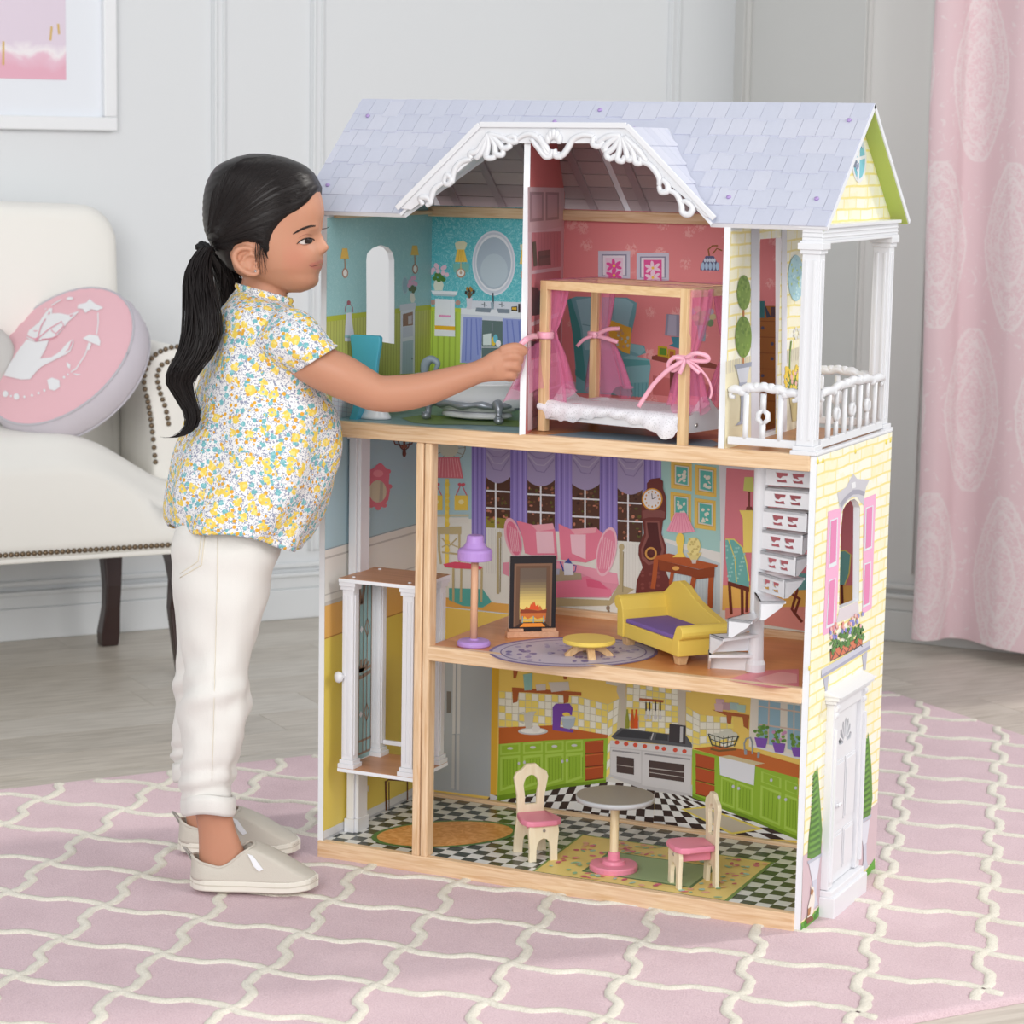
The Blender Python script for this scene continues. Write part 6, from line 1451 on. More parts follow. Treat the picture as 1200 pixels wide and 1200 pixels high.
# ---- kitchen chairs and table
M_cream = wood('cream_ply', S(240,228,200), S(228,212,178), 'Z', 1.5, .55, 6)
M_pink = mat('pink_enamel', S(232,140,164), .4)
def arch_pts(w, z0, z1, n=8):                                      # outline of an arch hole in (y,z)
    r = w; return [(-w, z0)]+[(-r*math.cos(pi*i/n), z1+r*math.sin(pi*i/n)) for i in range(n+1)]+[(w, z0)]
def make_chair(name, label):
    t = thing(name, label, 'chair', (0,0,0), 'toy kitchen chairs')
    b = MB(); hw = .0255
    out = [(-hw,0),(-hw+.002,.03),(-hw+.005,.055),(-hw+.004,.085),(-hw-.001,.112),(-hw+.002,.120)]
    out += [(-.014,.125),(-.007,.132),(.007,.132),(.014,.125)] + [(-y, z) for y, z in reversed(out)]
    low = [(.012,0),(.011,.018)]+[(.011*math.cos(pi*i/6), .018+.011*math.sin(pi*i/6)) for i in range(1,6)]+[(-.011,.018),(-.012,0)]
    hole_ = [(-.0095,.072),(-.0095,.085)]+[(-.0125*math.cos(pi*i/8)*(.95), .100+.0155*math.sin(pi*i/8)) for i in range(9)]+[(.0095,.085),(.0095,.072)]
    b.prism([(-.028,y,z) for y, z in out+low], (-.006,0,0), holes=[[(-.028,y,z) for y, z in hole_]]); build('backrest', b, M_cream, t, local=True, bevel=.0008)
    b = MB(); fo = [(-.022,0),(-.0215,.02),(-.0235,.045),(-.022,.053),(.022,.053),(.0235,.045),(.0215,.02),(.022,0)]
    b.prism([(.026,y,z) for y, z in fo]+[(.026,y,z*1.15) for y, z in [(.011,0),(.011,.016)]+[(.0105*math.cos(pi*i/6), .018+.012*math.sin(pi*i/6)) for i in range(1,6)]+[(-.011,.016),(-.011,0)]], (-.006,0,0)); build('front_leg_panel', b, M_cream, t, local=True, bevel=.0008)
    b = MB(); b.prism([(x,y,.053) for x, y in ((-.0275,-.022),(-.02,-.0245),(.012,-.030),(.026,-.027),(.031,-.018),(.032,0),(.031,.018),(.026,.027),(.012,.030),(-.02,.0245),(-.0275,.022))], (0,0,.0085)); build('seat', b, M_pink, t, local=True, bevel=.0025, seg=3)
    b = MB(); b.box(-.027,.019,-.006,.006,.036,.0525); build('apron', b, M_pink, t, local=True, bevel=.001)
    b = MB(); b.lathe([(.0001,.0008),(.0022,.0006),(.0024,0)], (.0262,0,.046), 10, ax=(1,0,0)); build('screw', b, mat('steel_screw', S(170,166,160), .3, metal=.8), t, local=True)
    return t
ch1 = make_chair('toy_chair', 'cream wooden toy chair with pink seat left of the round table'); ch1.location = (.338,.083,ZB+.0002); ch1.rotation_euler = (0,0,math.radians(-44))
ch1.scale = (1.05,1.05,1.05); ch2 = copy_tree(ch1); ch2.location = (.598,.060,ZB+.0002); ch2.rotation_euler = (0,0,math.radians(-139)); ch2['label'] = 'cream wooden toy chair with pink seat right of the round table'
tc_ = V((.468,.076,ZB+.0002)); tz = ym(717,931,.076).z
tb = thing('toy_round_table', 'round grey topped toy table on a pink pedestal in the dollhouse kitchen', 'table', tc_)
b = MB(); b.lathe([(.0001,0),(.0575,0),(.0585,.001),(.0585,.0072),(.0575,.0082),(.0001,.0082)], (tc_.x,tc_.y,tz-.0082), 48); build('tabletop', b, mat('grey_enamel', S(150,146,140), .35), tb, bevel=0)
b = MB(); b.lathe([(.0588,-.0074),(.0590,-.004),(.0588,-.0006)], (tc_.x,tc_.y,tz), 48); o = build('rim', b, mat('grey_rim', S(186,188,190), .4), tb, smooth=True)
b = MB(); b.lathe([(.0001,ZB),(.0066,ZB),(.0066,tz-.008),(.0001,tz-.008)], (tc_.x,tc_.y,0), 16); build('pole', b, M_birch, tb, smooth=False, bevel=.0005)
b = MB(); b.lathe([(.0001,ZB+.0003),(.0355,ZB+.0003),(.0365,ZB+.002),(.0365,ZB+.008),(.035,ZB+.0105),(.018,ZB+.011),(.0165,ZB+.016),(.0095,ZB+.017),(.009,ZB+.028),(.0067,ZB+.029)], (tc_.x,tc_.y,0), 32); build('pedestal', b, M_pink, tb, smooth=False, bevel=.0006)
b = MB(); b.lathe([(.0067,tz-.020),(.009,tz-.019),(.010,tz-.0085),(.0067,tz-.0083)], (tc_.x,tc_.y,0), 20); build('collar', b, M_pink, tb)

# ---- floor lamp
M_lil = mat('lilac_enamel', S(184,146,216), .35)
lc = at(555,757,'Z',ZM); lamp_ = thing('toy_floor_lamp', 'toy floor lamp with lilac shade and wooden pole beside the front post', 'lamp', lc+V((0,0,.0002)))
zs0, zs1 = ym(556,656,lc.y).z, ym(556,627,lc.y).z
b = MB(); b.lathe([(.0001,0),(.0235,0),(.0255,.002),(.0255,.006),(.023,.009),(.008,.010),(.0065,.012)], lc, 32); build('base', b, M_lil, lamp_, smooth=False, bevel=.0006)
b = MB(); b.lathe([(.0001,.009),(.0055,.009),(.0055,zs0-ZM+.006),(.0001,zs0-ZM+.006)], lc, 14); build('pole', b, wood('lamp_pole_wood', S(226,178,144), S(208,158,124), 'Z', 1.5), lamp_, smooth=True)
h = zs1-zs0; b = MB(); b.lathe([(.005,0),(.0255,0),(.0262,.0015),(.0262,.013),(.0245,.0165),(.018,h*.52),(.0135,h*.72),(.0125,h-.002),(.011,h),(.0001,h)], (lc.x,lc.y,zs0), 32); build('lamp_shade', b, M_lil, lamp_, smooth=False, bevel=.0006)

# ---- fireplace
fa, fb = at(596,748,'Z',ZM), at(653,747,'Z',ZM)
fd_ = (fb-fa); fd_.z = 0; fd_.normalize(); fn_ = V((fd_.y,-fd_.x,0)); fc = (fa+fb)/2; fw_ = (fb-fa).length
fp = thing('toy_fireplace', 'black framed toy fireplace with printed flames on a wooden foot', 'fireplace', fc-fn_*.012+V((0,0,.0002)))
b = MB(); b.obox(fc-fn_*.011+V((0,0,.0047)), fd_*fw_*.53, fn_*.011, (0,0,.0045)); 
build('foot', b, wood('fireplace_foot_wood', S(222,172,138), S(204,152,118), 'X', 1.5), fp, bevel=.0008)
for s_ in (-1, 1):
    b = MB(); b.obox(fc-fn_*.011+fd_*s_*fw_*.34+V((0,0,.0115)), fd_*fw_*.15, fn_*.009, (0,0,.0023)); build('foot_block', b, MATS['fireplace_foot_wood'], fp, bevel=.0006)
fpl = fc-fn_*.008
def fz(px, py): return atp(px, py, fpl, fn_)
b = MB(); c4 = [fz(595,651), fz(648,652), fz(651,737), fz(597,737)]
w_ = fw_*.475; zt0, zt1 = ZM+.0096, (c4[0].z+c4[1].z)/2
b.prism([fpl+fd_*x+V((0,0,z-fpl.z)) for x, z in ((-w_,zt0),(w_,zt0),(w_,zt1-.002),(w_-.002,zt1),(-w_+.002,zt1),(-w_,zt1-.002))], -fn_*.0075); slab = build('surround', b, mat('white_edge_board', S(214,208,206), .4), fp)
pr = Pr('N', (fpl, fn_), 1, slab, zE)
b = MB(); pr2 = lambda x, z, l: fpl+fd_*x+V((0,0,z-fpl.z))+fn_*(.0004+.0002*l)
def frect(l, c_, xa, xb, za, zb): pr.mb.sheet([pr2(xa,za,l),pr2(xb,za,l),pr2(xb,zb,l),pr2(xa,zb,l)], col=S(*c_))
W2, H2 = w_*2, zt1-zt0
def fq(u, v_): return (-w_+u*W2, zt0+v_*H2)
def fr(l, c_, u0_, u1_, v0_, v1_): frect(l, c_, fq(u0_,0)[0], fq(u1_,0)[0], fq(0,v0_)[1], fq(0,v1_)[1])
fr(1, (40,36,40), .0, 1, 0, 1); fr(2, (134,100,80), .09, .91, .055, .90); fr(3, (112,82,64), .13, .87, .055, .87); fr(4, (96,70,56), .21, .79, .10, .84)
n_ = 18
for i in range(n_):
    v_ = .84-i*.038; tt = i/(n_-1); g = smoothstep(.15,.75,tt)*(1-smoothstep(.8,1.0,tt)*.4)
    fr(5, (int(112+130*g), int(96+118*g), int(84+40*g)), .215, .785, max(.16,v_-.038), v_)
def ftri(l, c_, pts): pr.mb.sheet([pr2(*fq(u,v_),l) for u, v_ in pts], col=S(*c_))
ftri(6, (214,120,60), [(.24,.12),(.78,.12),(.80,.30),(.72,.27),(.66,.34),(.58,.28),(.50,.39),(.44,.30),(.36,.33),(.30,.27),(.22,.31)])
ftri(7, (232,90,50), [(.42,.29),(.46,.37),(.49,.33),(.53,.40),(.57,.33),(.62,.36),(.64,.28)]); ftri(7, (150,70,44), [(.22,.24),(.80,.24),(.80,.29),(.62,.27),(.40,.29),(.24,.29)])
ftri(7, (240,190,70), [(.26,.12),(.76,.12),(.72,.18),(.60,.16),(.50,.20),(.40,.16),(.32,.20)]); ftri(8, (120,180,190), [(.26,.145),(.78,.135),(.78,.15),(.26,.16)])
for u in (.28,.52,.74): ftri(8, (120,180,190), [(u-.01,.11),(u+.01,.11),(u+.01,.20),(u-.01,.20)])
ftri(7, (246,150,60), [(.22,.055),(.78,.055),(.70,.105),(.30,.105)]); ftri(6, (70,52,44), [(.13,.055),(.21,.10),(.79,.10),(.87,.055)])
pr.out('flames_print')

# ---- stool
M_yel = mat('yellow_enamel', S(236,206,96), .45)
sc_ = at(690,769,'Z',ZM); sz = ym(690,748,sc_.y).z
stl = thing('toy_stool', 'round yellow toy coffee table on curved wooden legs', 'table', sc_+V((0,0,.0002)))
b = MB(); b.lathe([(.0001,-.007),(.037,-.007),(.039,-.005),(.039,-.001),(.038,0),(.0001,0)], (sc_.x,sc_.y,sz), 40); build('tabletop', b, M_yel, stl)
M_legw = wood('stool_leg_wood', S(226,190,144), S(206,166,118), 'Z', 1.5)
for k_ in range(4):
    a_ = .55+k_*pi/2; d = V((math.cos(a_), math.sin(a_), 0)); nn = V((-d.y, d.x, 0))*.0055; hh = sz-ZM-.0073
    prof_ = [(.003,hh),(.018,hh),(.026,hh*.62),(.036,hh*.18),(.036,.0003),(.026,.0003),(.016,hh*.40),(.003,hh*.55)]
    b = MB(); b.prism([sc_+d*x+V((0,0,z))-nn for x, z in prof_], nn*2); build('leg', b, M_legw, stl, bevel=.0008)

# ---- toy sofa
s0 = at(733,757,'Z',ZM); s1 = at(792,779,'Z',ZM)
sa = (s1-s0); sa.z = 0; sl = sa.length; sa.normalize(); sb = V((-sa.y, sa.x, 0)); SO = s0 - sa*.016 - sb*.004; SLn = sl+.030; SD_ = .088
sf = thing('toy_sofa', 'yellow toy sofa with rolled arms and a purple seat beside the stair', 'sofa', SO+sa*SLn/2+sb*SD_/2+V((0,0,.0002)))
def SP(x, y, z): return SO + sa*x + sb*y + V((0,0,z))
b = MB(); b.prism([SP(0,0,.0145),SP(SLn,0,.0145),SP(SLn,SD_,.0145),SP(0,SD_,.0145)], (0,0,.022)); build('frame', b, M_yel, sf, bevel=.002)
b = MB(); b.prism([SP(.018,.002,.0365),SP(SLn-.018,.002,.0365),SP(SLn-.018,SD_-.012,.0365),SP(.018,SD_-.012,.0365)], (0,0,.0065)); build('seat_pad', b, mat('purple_felt', S(126,98,168), .9), sf, bevel=.002)
b = MB(); tp = [(0,.075),(.012,.083),(.030,.097),(.048,.101),(.066,.096),(.095,.080),(.13,.068),(SLn-.014,.060),(SLn+.006,.052),(SLn+.010,.036)]
b.prism([SP(x,SD_-.012,z) for x, z in [(0,.03)]+tp+[(SLn,.03)]], sb*.012); build('backrest', b, M_yel, sf, bevel=.0015)
for nm, x0, hz, outw in (('arm', .0, .066, -1), ('arm', SLn, .050, 1)):
    b = MB(); r_ = .0105; ring0 = []
    prof_ = [(0-outw*.017,.036),(0-outw*.015,hz-.010)]+[(outw*.001+r_*math.cos(a)*outw, hz+r_*math.sin(a)) for a in [pi-.6-(pi+.9)*i/10 for i in range(11)]]+[(outw*.0005,.0145),(-outw*.017,.0145)]
    b.loft([[SP(x0+u, y, z) for u, z in prof_] for y in (-.002, SD_-.0005)]); build(nm, b, M_yel, sf, bevel=.0012)
for x, y in ((.012,.012),(SLn-.014,.012),(.012,SD_-.012),(SLn-.014,SD_-.012)):
    b = MB(); b.loft([[SP(x+u*.008*k_, y+w*.008*k_, z) for u, w in ((-1,-1),(1,-1),(1,1),(-1,1))] for z, k_ in ((.0002,.8),(.0145,1.1))]); build('leg', b, M_legw, sf, bevel=.0008)

# ---- canopy bed
BE = V((.978,-.208,0)).normalized(); BNn = V((.208,.978,0)).normalized(); B0 = V((.3455,.060,ZT+.0007)); BL, BW = .2465, .128
bed = thing('canopy_bed', 'four poster toy bed with pink tulle curtains, satin bows and lace sheet', 'bed', B0+BE*BL/2+BNn*BW/2)
def BP(x, y, z): return B0 + BE*x + BNn*y + V((0,0,z))
M_post = wood('bed_post_wood', S(236,204,158), S(220,182,132), 'Z', 1.4); M_railw = wood('bed_rail_wood', S(236,204,158), S(220,182,132), 'X', 1.4)
BH = .9065-ZT; pw_ = .0062
for nm, x, y in (('bed_post',0,0),('bed_post',BL,0),('bed_post',0,BW),('bed_post',BL,BW)):
    b = MB(); b.obox(BP(x,y,BH/2), BE*pw_, BNn*pw_, (0,0,BH/2)); build(nm, b, M_post, bed, bevel=.0006)
for (xa, ya2, xb, yb2) in ((0,0,BL,0),(0,BW,BL,BW)):
    b = MB(); b.obox((BP(xa,ya2,BH-.0065)+BP(xb,yb2,BH-.0065))/2, BE*(BL/2-pw_), BNn*pw_, (0,0,.0065)); build('top_rail', b, M_railw, bed, bevel=.0006)
for x in (0, BL):
    b = MB(); b.obox(BP(x,BW/2,BH-.0065), BE*pw_, BNn*(BW/2-pw_), (0,0,.0065)); build('top_rail', b, MATS['pine_depth'], bed, bevel=.0006)
b = MB(); b.obox(BP(BL/2,BW/2,.026), BE*(BL/2-.004), BNn*(BW/2+.002), (0,0,.008)); build('bed_base', b, M_pla, bed, bevel=.001)
b = MB(); b.obox(BP(BL/2,BW/2,.0385), BE*(BL/2-.012), BNn*(BW/2-.002), (0,0,.0045)); build('mattress', b, mat('pale_pink_felt', S(240,214,222), .9), bed, bevel=.003)
for x in (.0, BL):
    n_ = 16; top_ = [(BW*(i/n_), .040+.026*math.exp(-((i/n_-.42)/.20)**2)) for i in range(n_+1)]
    b = MB(); b.prism([BP(x-.003,y*.9+BW*.05,z) for y, z in [(0,.016)]+top_+[(BW,.016)]], BE*.006); build('end_board', b, M_pla, bed, bevel=.0008)
b = MB(); b.lathe([(.0001,.0012),(.0025,.001),(.003,0)], BP(BL+.0032,.03,.026), 10, ax=BE); build('screw', b, MATS['steel_screw'], bed)
# lace sheet with scalloped edge
M, N, L, bb = nodemat('white_lace', .8); tc = N('ShaderNodeTexCoord'); v_ = N('ShaderNodeTexVoronoi', Scale=330); L(tc.outputs['Object'], v_.inputs['Vector'])
bb.inputs['Base Color'].default_value = S(240,240,246); tr_ = N('ShaderNodeBsdfTransparent'); mx = N('ShaderNodeMixShader'); L(math_(N, L, 'MULTIPLY', math_(N, L, 'LESS_THAN', v_.outputs['Distance'], .30), .22), mx.inputs[0]); L(bb.outputs[0], mx.inputs[1]); L(tr_.outputs[0], mx.inputs[2]); L(mx.outputs[0], M.node_tree.nodes['Material Output'].inputs['Surface'])
b = MB(); rows = []
for i in range(61):
    u = i/60; x = -.006+u*(BL+.002); row = []
    drop = .018+.006*math.sin(u*9)+.003*abs(math.sin(u*30))+.004*mnoise.noise(V((u*14,0,0)))+(.012*smoothstep(.78,.92,u)*(1-smoothstep(.95,1,u)))
    if u < .04: drop *= .7
    for j in range(9):
        v2 = j/8
        row.append(BP(x, BW*.72*(1-v2)+.0, .0438+.0012*mnoise.noise(V((u*20,v2*9,1)))+(.004*mnoise.noise(V((u*7,v2*4,4))) if u < .25 else 0)))
    for j in range(1, 7):
        v2 = j/6; row.append(BP(x, -.0045-.004*math.sin(v2*3)-.0025*math.sin(u*55+v2*3)*v2, .0438-drop*v2))
    rows.append(row)
b.loft(rows, closed=False); build('lace_sheet', b, M, bed, smooth=True)
# tulle
def tulle(name, col, a):
    M, N, L, bb = nodemat(name, .9); bb.inputs['Base Color'].default_value = col; bb.inputs['Specular IOR Level'].default_value = .1
    tr_ = N('ShaderNodeBsdfTransparent'); mx = N('ShaderNodeMixShader'); mx.inputs[0].default_value = a; L(tr_.outputs[0], mx.inputs[1]); L(bb.outputs[0], mx.inputs[2]); L(mx.outputs[0], M.node_tree.nodes['Material Output'].inputs['Surface']); return M
M_tul = tulle('pink_tulle', S(240,136,180), .33)
M_sat = mat('pink_satin', S(244,176,196), .3, sheen=.3)
b = MB(); b.grid(lambda u, v: BP(-.005+u*(BL+.010), -.005+v*(BW+.010), BH+.0012+.0018*math.sin(u*17)*math.sin(v*8)+.0015*mnoise.noise(V((u*11,v*7,2)))), 26, 14); build('canopy_top', b, M_tul, bed, smooth=True)
def curtain_drape(cx, cy, top, tie_z, tie_r, bot, bz_, seed, folds=9):
    """top/bot: (x0,x1,y0,y1) footprints relative to the bed frame; the cloth pinches at tie_z"""
    b = MB(); rows = []; n_ = 44
    for k_ in range(15):
        t = k_/14; z = BH-.002+(bz_-BH+.002)*t; tz_ = (BH-.002-tie_z)/(BH-.002-bz_)
        if t < tz_: q = (t/tz_)**1.6; A, Bx = top, (cx-tie_r,cx+tie_r,cy-tie_r,cy+tie_r)
        else: q = ((t-tz_)/(1-tz_))**.65; A, Bx = (cx-tie_r,cx+tie_r,cy-tie_r,cy+tie_r), bot
        R_ = [A[i]+(Bx[i]-A[i])*q for i in range(4)]; mxx, myy, rx, ry = (R_[0]+R_[1])/2, (R_[2]+R_[3])/2, (R_[1]-R_[0])/2, (R_[3]-R_[2])/2
        row = []
        for j in range(n_):
            a_ = 2*pi*j/n_; w = 1+.22*math.sin(folds*a_+seed)*(1-.5*math.exp(-((t-tz_)/.08)**2))
            row.append(BP(mxx+rx*w*math.cos(a_), myy+ry*w*math.sin(a_), z+(.012*math.sin(a_*2+seed)+.006*math.sin(a_*5) if k_ == 14 else 0)))
        rows.append(row)
    b.loft(rows, cap=False); return build('tulle_curtain', b, M_tul, bed, smooth=True)
zt1_ = at(637,393,'Y',.055).z-B0.z; zt2_ = at(803,420,'Y',.008).z-B0.z; zt3_ = at(697,392,'Y',.185).z-B0.z
curtain_drape(0, .0100, (-.008,.030,.003,.022), zt1_, .0088, (-.066,.034,.004,.036), .050, .4)
curtain_drape(BL, .0100, (-.008+BL,BL+.018,.004,.050), zt2_, .0088, (BL-.036,BL+.024,.003,.042), .048, 1.3)
curtain_drape(0.004, BW+.0095, (-.012,.026,BW+.002,BW+.018), zt3_, .0088, (-.020,.056,BW+.002,BW+.026), .050, 2.2)
curtain_drape(BL, BW, (BL-.030,BL+.008,BW-.020,BW+.008), zt2_, .0105, (BL-.034,BL+.014,BW-.030,BW+.010), .052, 3.0)
def ribbon_strip(pts, w, name='ribbon', up=(0,0,1)):
    pts = catmull(pts, 5); b = MB(); rows = []; upv = V(up)
    for i, p in enumerate(pts):
        t = (pts[min(i+1,len(pts)-1)]-pts[max(i-1,0)]).normalized(); s_ = t.cross(FW)
        s_ = (s_ if s_.length > .05 else t.cross(upv)).normalized()*w/2; rows.append([p-s_, p-FW*.0008, p+s_])
    b.loft(rows, closed=False); return build(name, b, M_sat, bed, smooth=True, solid=.0006)
def tie(x, y, z):
    b = MB(); b.lathe([(.0118,-.005),(.0128,-.003),(.0124,.0),(.0129,.003),(.0118,.005)], BP(x,y,z), 20); build('ribbon_tie', b, M_sat, bed, smooth=True)
tie(0,0,zt1_); tie(BL,0,zt2_); tie(0,BW,zt3_)
def bp_(px, py, y): return at(px, py, 'Y', y)
ribbon_strip([bp_(630,394,.045), bp_(624,394,.012), bp_(618,397,-.014), bp_(612,402,-.020), bp_(606,410,-.022)], .0085)
yb_ = -.012
ribbon_strip([bp_(803,420,yb_), bp_(815,414,yb_-.004), bp_(828,417,yb_), bp_(828,423,yb_+.003), bp_(803,422,yb_)], .006)
ribbon_strip([bp_(803,421,yb_), bp_(790,419,yb_-.003), bp_(783,428,yb_), bp_(790,434,yb_+.002), bp_(803,422,yb_)], .006)
ribbon_strip([bp_(803,422,yb_-.002), bp_(785,432,yb_-.006), bp_(768,448,yb_-.006), bp_(757,463,yb_-.004), bp_(748,477,yb_-.004)], .0062)
ribbon_strip([bp_(803,422,yb_-.002), bp_(799,432,yb_-.004), bp_(796,438,yb_-.004)], .006)
ribbon_strip([bp_(805,422,yb_-.002), bp_(818,430,yb_-.004), bp_(830,445,yb_+.006), bp_(834,458,yb_+.01), bp_(832,467,yb_+.01)], .003)
ribbon_strip([bp_(805,422,yb_-.002), bp_(812,430,yb_-.004), bp_(820,437,yb_-.004)], .006)
ribbon_strip([bp_(700,392,.17), bp_(712,386,.165), bp_(726,385,.165)], .006); ribbon_strip([bp_(700,394,.17), bp_(712,397,.165), bp_(724,401,.165)], .006); ribbon_strip([bp_(694,394,.17), bp_(684,398,.168), bp_(676,406,.168)], .005)

# the loose end of the near tulle, drawn towards her hand
eA = catmull([bp_(611,414,-.019), bp_(604,440,-.018), bp_(588,474,-.014)], 8); eB = catmull([bp_(634,400,.050), bp_(635,426,.050), bp_(637,456,.050)], 8)
b = MB(); rows = []
for i in range(17):
    row = []
    for j in range(15):
        t = j/14; p = eA[i].lerp(eB[i], t); p = p + V((0,-.014*math.sin(pi*t)*(.4+i/30),0)) + V((.002*math.sin(t*22+i*.2), .002*math.cos(t*19), .003*math.sin(t*9)*(i/16))); row.append(p)
    rows.append(row)
b.loft(rows, closed=False); build('tulle_curtain', b, M_tul, bed, smooth=True)
# ---- bathtub
M_enam = mat('white_enamel', S(238,240,244), .22); M_silv = mat('silver_paint', S(158,164,172), .3, metal=.6)
tx, ty = .192, .150
tub = thing('toy_bathtub', 'white toy bathtub on a silver claw foot frame behind the reaching arm', 'bathtub', (tx,ty,ZT+.0012))
def tring(rx, ry, z, n=40, lift_=0): return [(tx+rx*math.cos(a), ty+ry*math.sin(a), ZT+z+lift_*(abs(math.cos(a))**3)) for a in [2*pi*j/n for j in range(n)]]
b = MB(); b.loft([tring(.030,.020,.013), tring(.062,.038,.015), tring(.082,.047,.024), tring(.094,.051,.040), tring(.102,.053,.055,lift_=.005), tring(.108,.057,.058,lift_=.005), tring(.106,.055,.0605,lift_=.005), tring(.096,.047,.057,lift_=.004), tring(.085,.040,.036), tring(.05,.026,.024)], cap=True); build('tub', b, M_enam, tub, smooth=True)
b = MB(); b.loft([tring(.050,.034,.0035), tring(.058,.040,.006), tring(.056,.039,.012), tring(.03,.02,.013)]); build('drip_tray', b, M_enam, tub, smooth=True)
b = MB(); pts = [V((tx+.074*math.cos(a), ty+.053*math.sin(a), ZT+.026+.0015*math.sin(a*9))) for a in [2*pi*j/60 for j in range(61)]]
b.tube(pts, [.0052+.0012*math.sin(j*1.3) for j in range(61)], 8, flat=1.0); build('frame_band', b, M_silv, tub, smooth=True)
for sx2, sy2 in ((-1,-1),(1,-1),(1,1),(-1,1)):
    bx, by = tx+sx2*.056, ty+sy2*.044
    b = MB(); b.tube(catmull([(bx-sx2*.003,by-sy2*.002,ZT+.030),(bx+sx2*.003,by+sy2*.003,ZT+.024),(bx+sx2*.004,by+sy2*.005,ZT+.012),(bx+sx2*.006,by+sy2*.008,ZT+.0062)], 5), [.0075+.0012*math.cos(i*.45) - .0022*math.exp(-((i-10)/3)**2) for i in range(16)], 10); b.ball((bx+sx2*.006,by+sy2*.008,ZT+.0062), (.0075,.0075,.0060), 10, 7); build('claw_foot', b, M_silv, tub, smooth=True)
b = MB(); b.tube(catmull([bp_(497,438,.215), bp_(499,426,.215), bp_(506,421,.215), bp_(513,426,.215), bp_(510,434,.215)], 6), [.0055,.006,.0065,.007,.0072,.0075,.0075,.0075,.0072,.007,.0068,.0065,.006,.0058,.0055,.0052,.005,.0048,.0045,.0042,.004,.0038,.0036,.0034,.003], 10); build('headrest', b, mat('grey_scroll', S(150,164,176), .4), tub, smooth=True)

# ---- toilet
tl = thing('toy_toilet', 'teal backed white toy toilet at the left of the bathroom', 'toilet', at(436,492,'Z',ZT)+V((0,0,.0008)))
M_tealp = mat('teal_enamel', S(74,168,192), .35)
pb = [(409.5,394),(412,392),(443,393.5),(445.5,396),(445,404),(441.5,425),(440,445),(440,476),(419,476),(416,440),(413,425),(411,405)]
b = MB(); b.prism([bp_(x, y, .062) for x, y in pb], (0,.010,0)); build('tank', b, M_tealp, tl, bevel=.002)
sw = [(415,466),(425,470),(421,480),(419,487),(417,493),(408,493),(411,485),(413,478)]
b = MB(); b.prism([bp_(x, y, .036) for x, y in sw], (0,.030,0)); build('side_scroll', b, M_tealp, tl, bevel=.0012)
c_ = at(437,491,'Z',ZT); b = MB()
def er(rx, ry, z, dx=0): return [(c_.x+dx+rx*math.cos(a), c_.y+.006+ry*math.sin(a), ZT+z) for a in [2*pi*j/28 for j in range(28)]]
b.loft([er(.027,.020,.0008), er(.026,.019,.005), er(.019,.015,.014), er(.020,.016,.022), er(.031,.022,.036), er(.033,.024,.044), er(.030,.021,.046), er(.022,.015,.040)]); build('bowl', b, M_enam, tl, smooth=True)
b = MB(); b.loft([er(.034,.025,.0465), er(.035,.026,.049), er(.034,.025,.052)]); build('lid', b, M_enam, tl, smooth=True)
# ================================================================== THE GIRL
from mathutils.bvhtree import BVHTree
GO = V((-.129, -.184, 0)); GF = V((.907, .42, 0)).normalized(); GL = V((-GF.y, GF.x, 0))       # stands here, faces GF, her left is GL
def G(px, py, b): return atp(px, py, GO + GL*b, GL)
girl = thing('person', 'small girl with black pigtails, floral blouse and white trousers reaching into the dollhouse', 'person', (GO.x, GO.y, .0025))
def spw(x, p): return math.copysign(abs(x)**p, x)
def table(tb, n):
    """rows smoothly interpolated (Catmull-Rom on every column)"""
    out = []; k = len(tb)-1
    for i in range(n+1):
        t = i/n*k; j = min(int(t), k-1); u = t-j
        r0, r1, r2, r3 = tb[max(j-1,0)], tb[j], tb[j+1], tb[min(j+2,k)]
        out.append([.5*((2*b)+(-a+c)*u+(2*a-5*b+4*c-d)*u*u+(-a+3*b-3*c+d)*u**3) for a, b, c, d in zip(r0, r1, r2, r3)])
    return out
def pring(Lx, Ly, Rx, Ry, lat, b, n=40, p=.92, fn=None, ang=0):
    out = []
    for j in range(n):
        a = 2*pi*j/n; c, s_ = spw(math.cos(a), p), spw(math.sin(a), p)
        u = (c+1)/2; q = G(Lx+(Rx-Lx)*u, Ly+(Ry-Ly)*u, b+lat*s_)
        if fn: q = q + fn(a, c, s_)
        out.append(q)
    return out
def sloft(mb, stations, n=28, rows=None):
    """limb: stations (px, py, half px, perp x, perp y, lateral half m, b); perp None = square to the path"""
    st = table([s_ for s_ in stations], rows or (len(stations)-1)*4); rings = []
    for i, s_ in enumerate(st):
        a, c = st[max(i-1,0)], st[min(i+1,len(st)-1)]; dx, dy = c[0]-a[0], c[1]-a[1]; l = math.hypot(dx, dy) or 1
        nx, ny = dy/l, -dx/l
        if len(s_) > 5: 
            w = s_[7] if len(s_) > 7 else 0
        rings.append([G(s_[0]+nx*s_[2]*math.cos(t), s_[1]+ny*s_[2]*math.cos(t), s_[4]+s_[3]*math.sin(t)) for t in [2*pi*j/n for j in range(n)]])
    mb.loft(rings); return rings
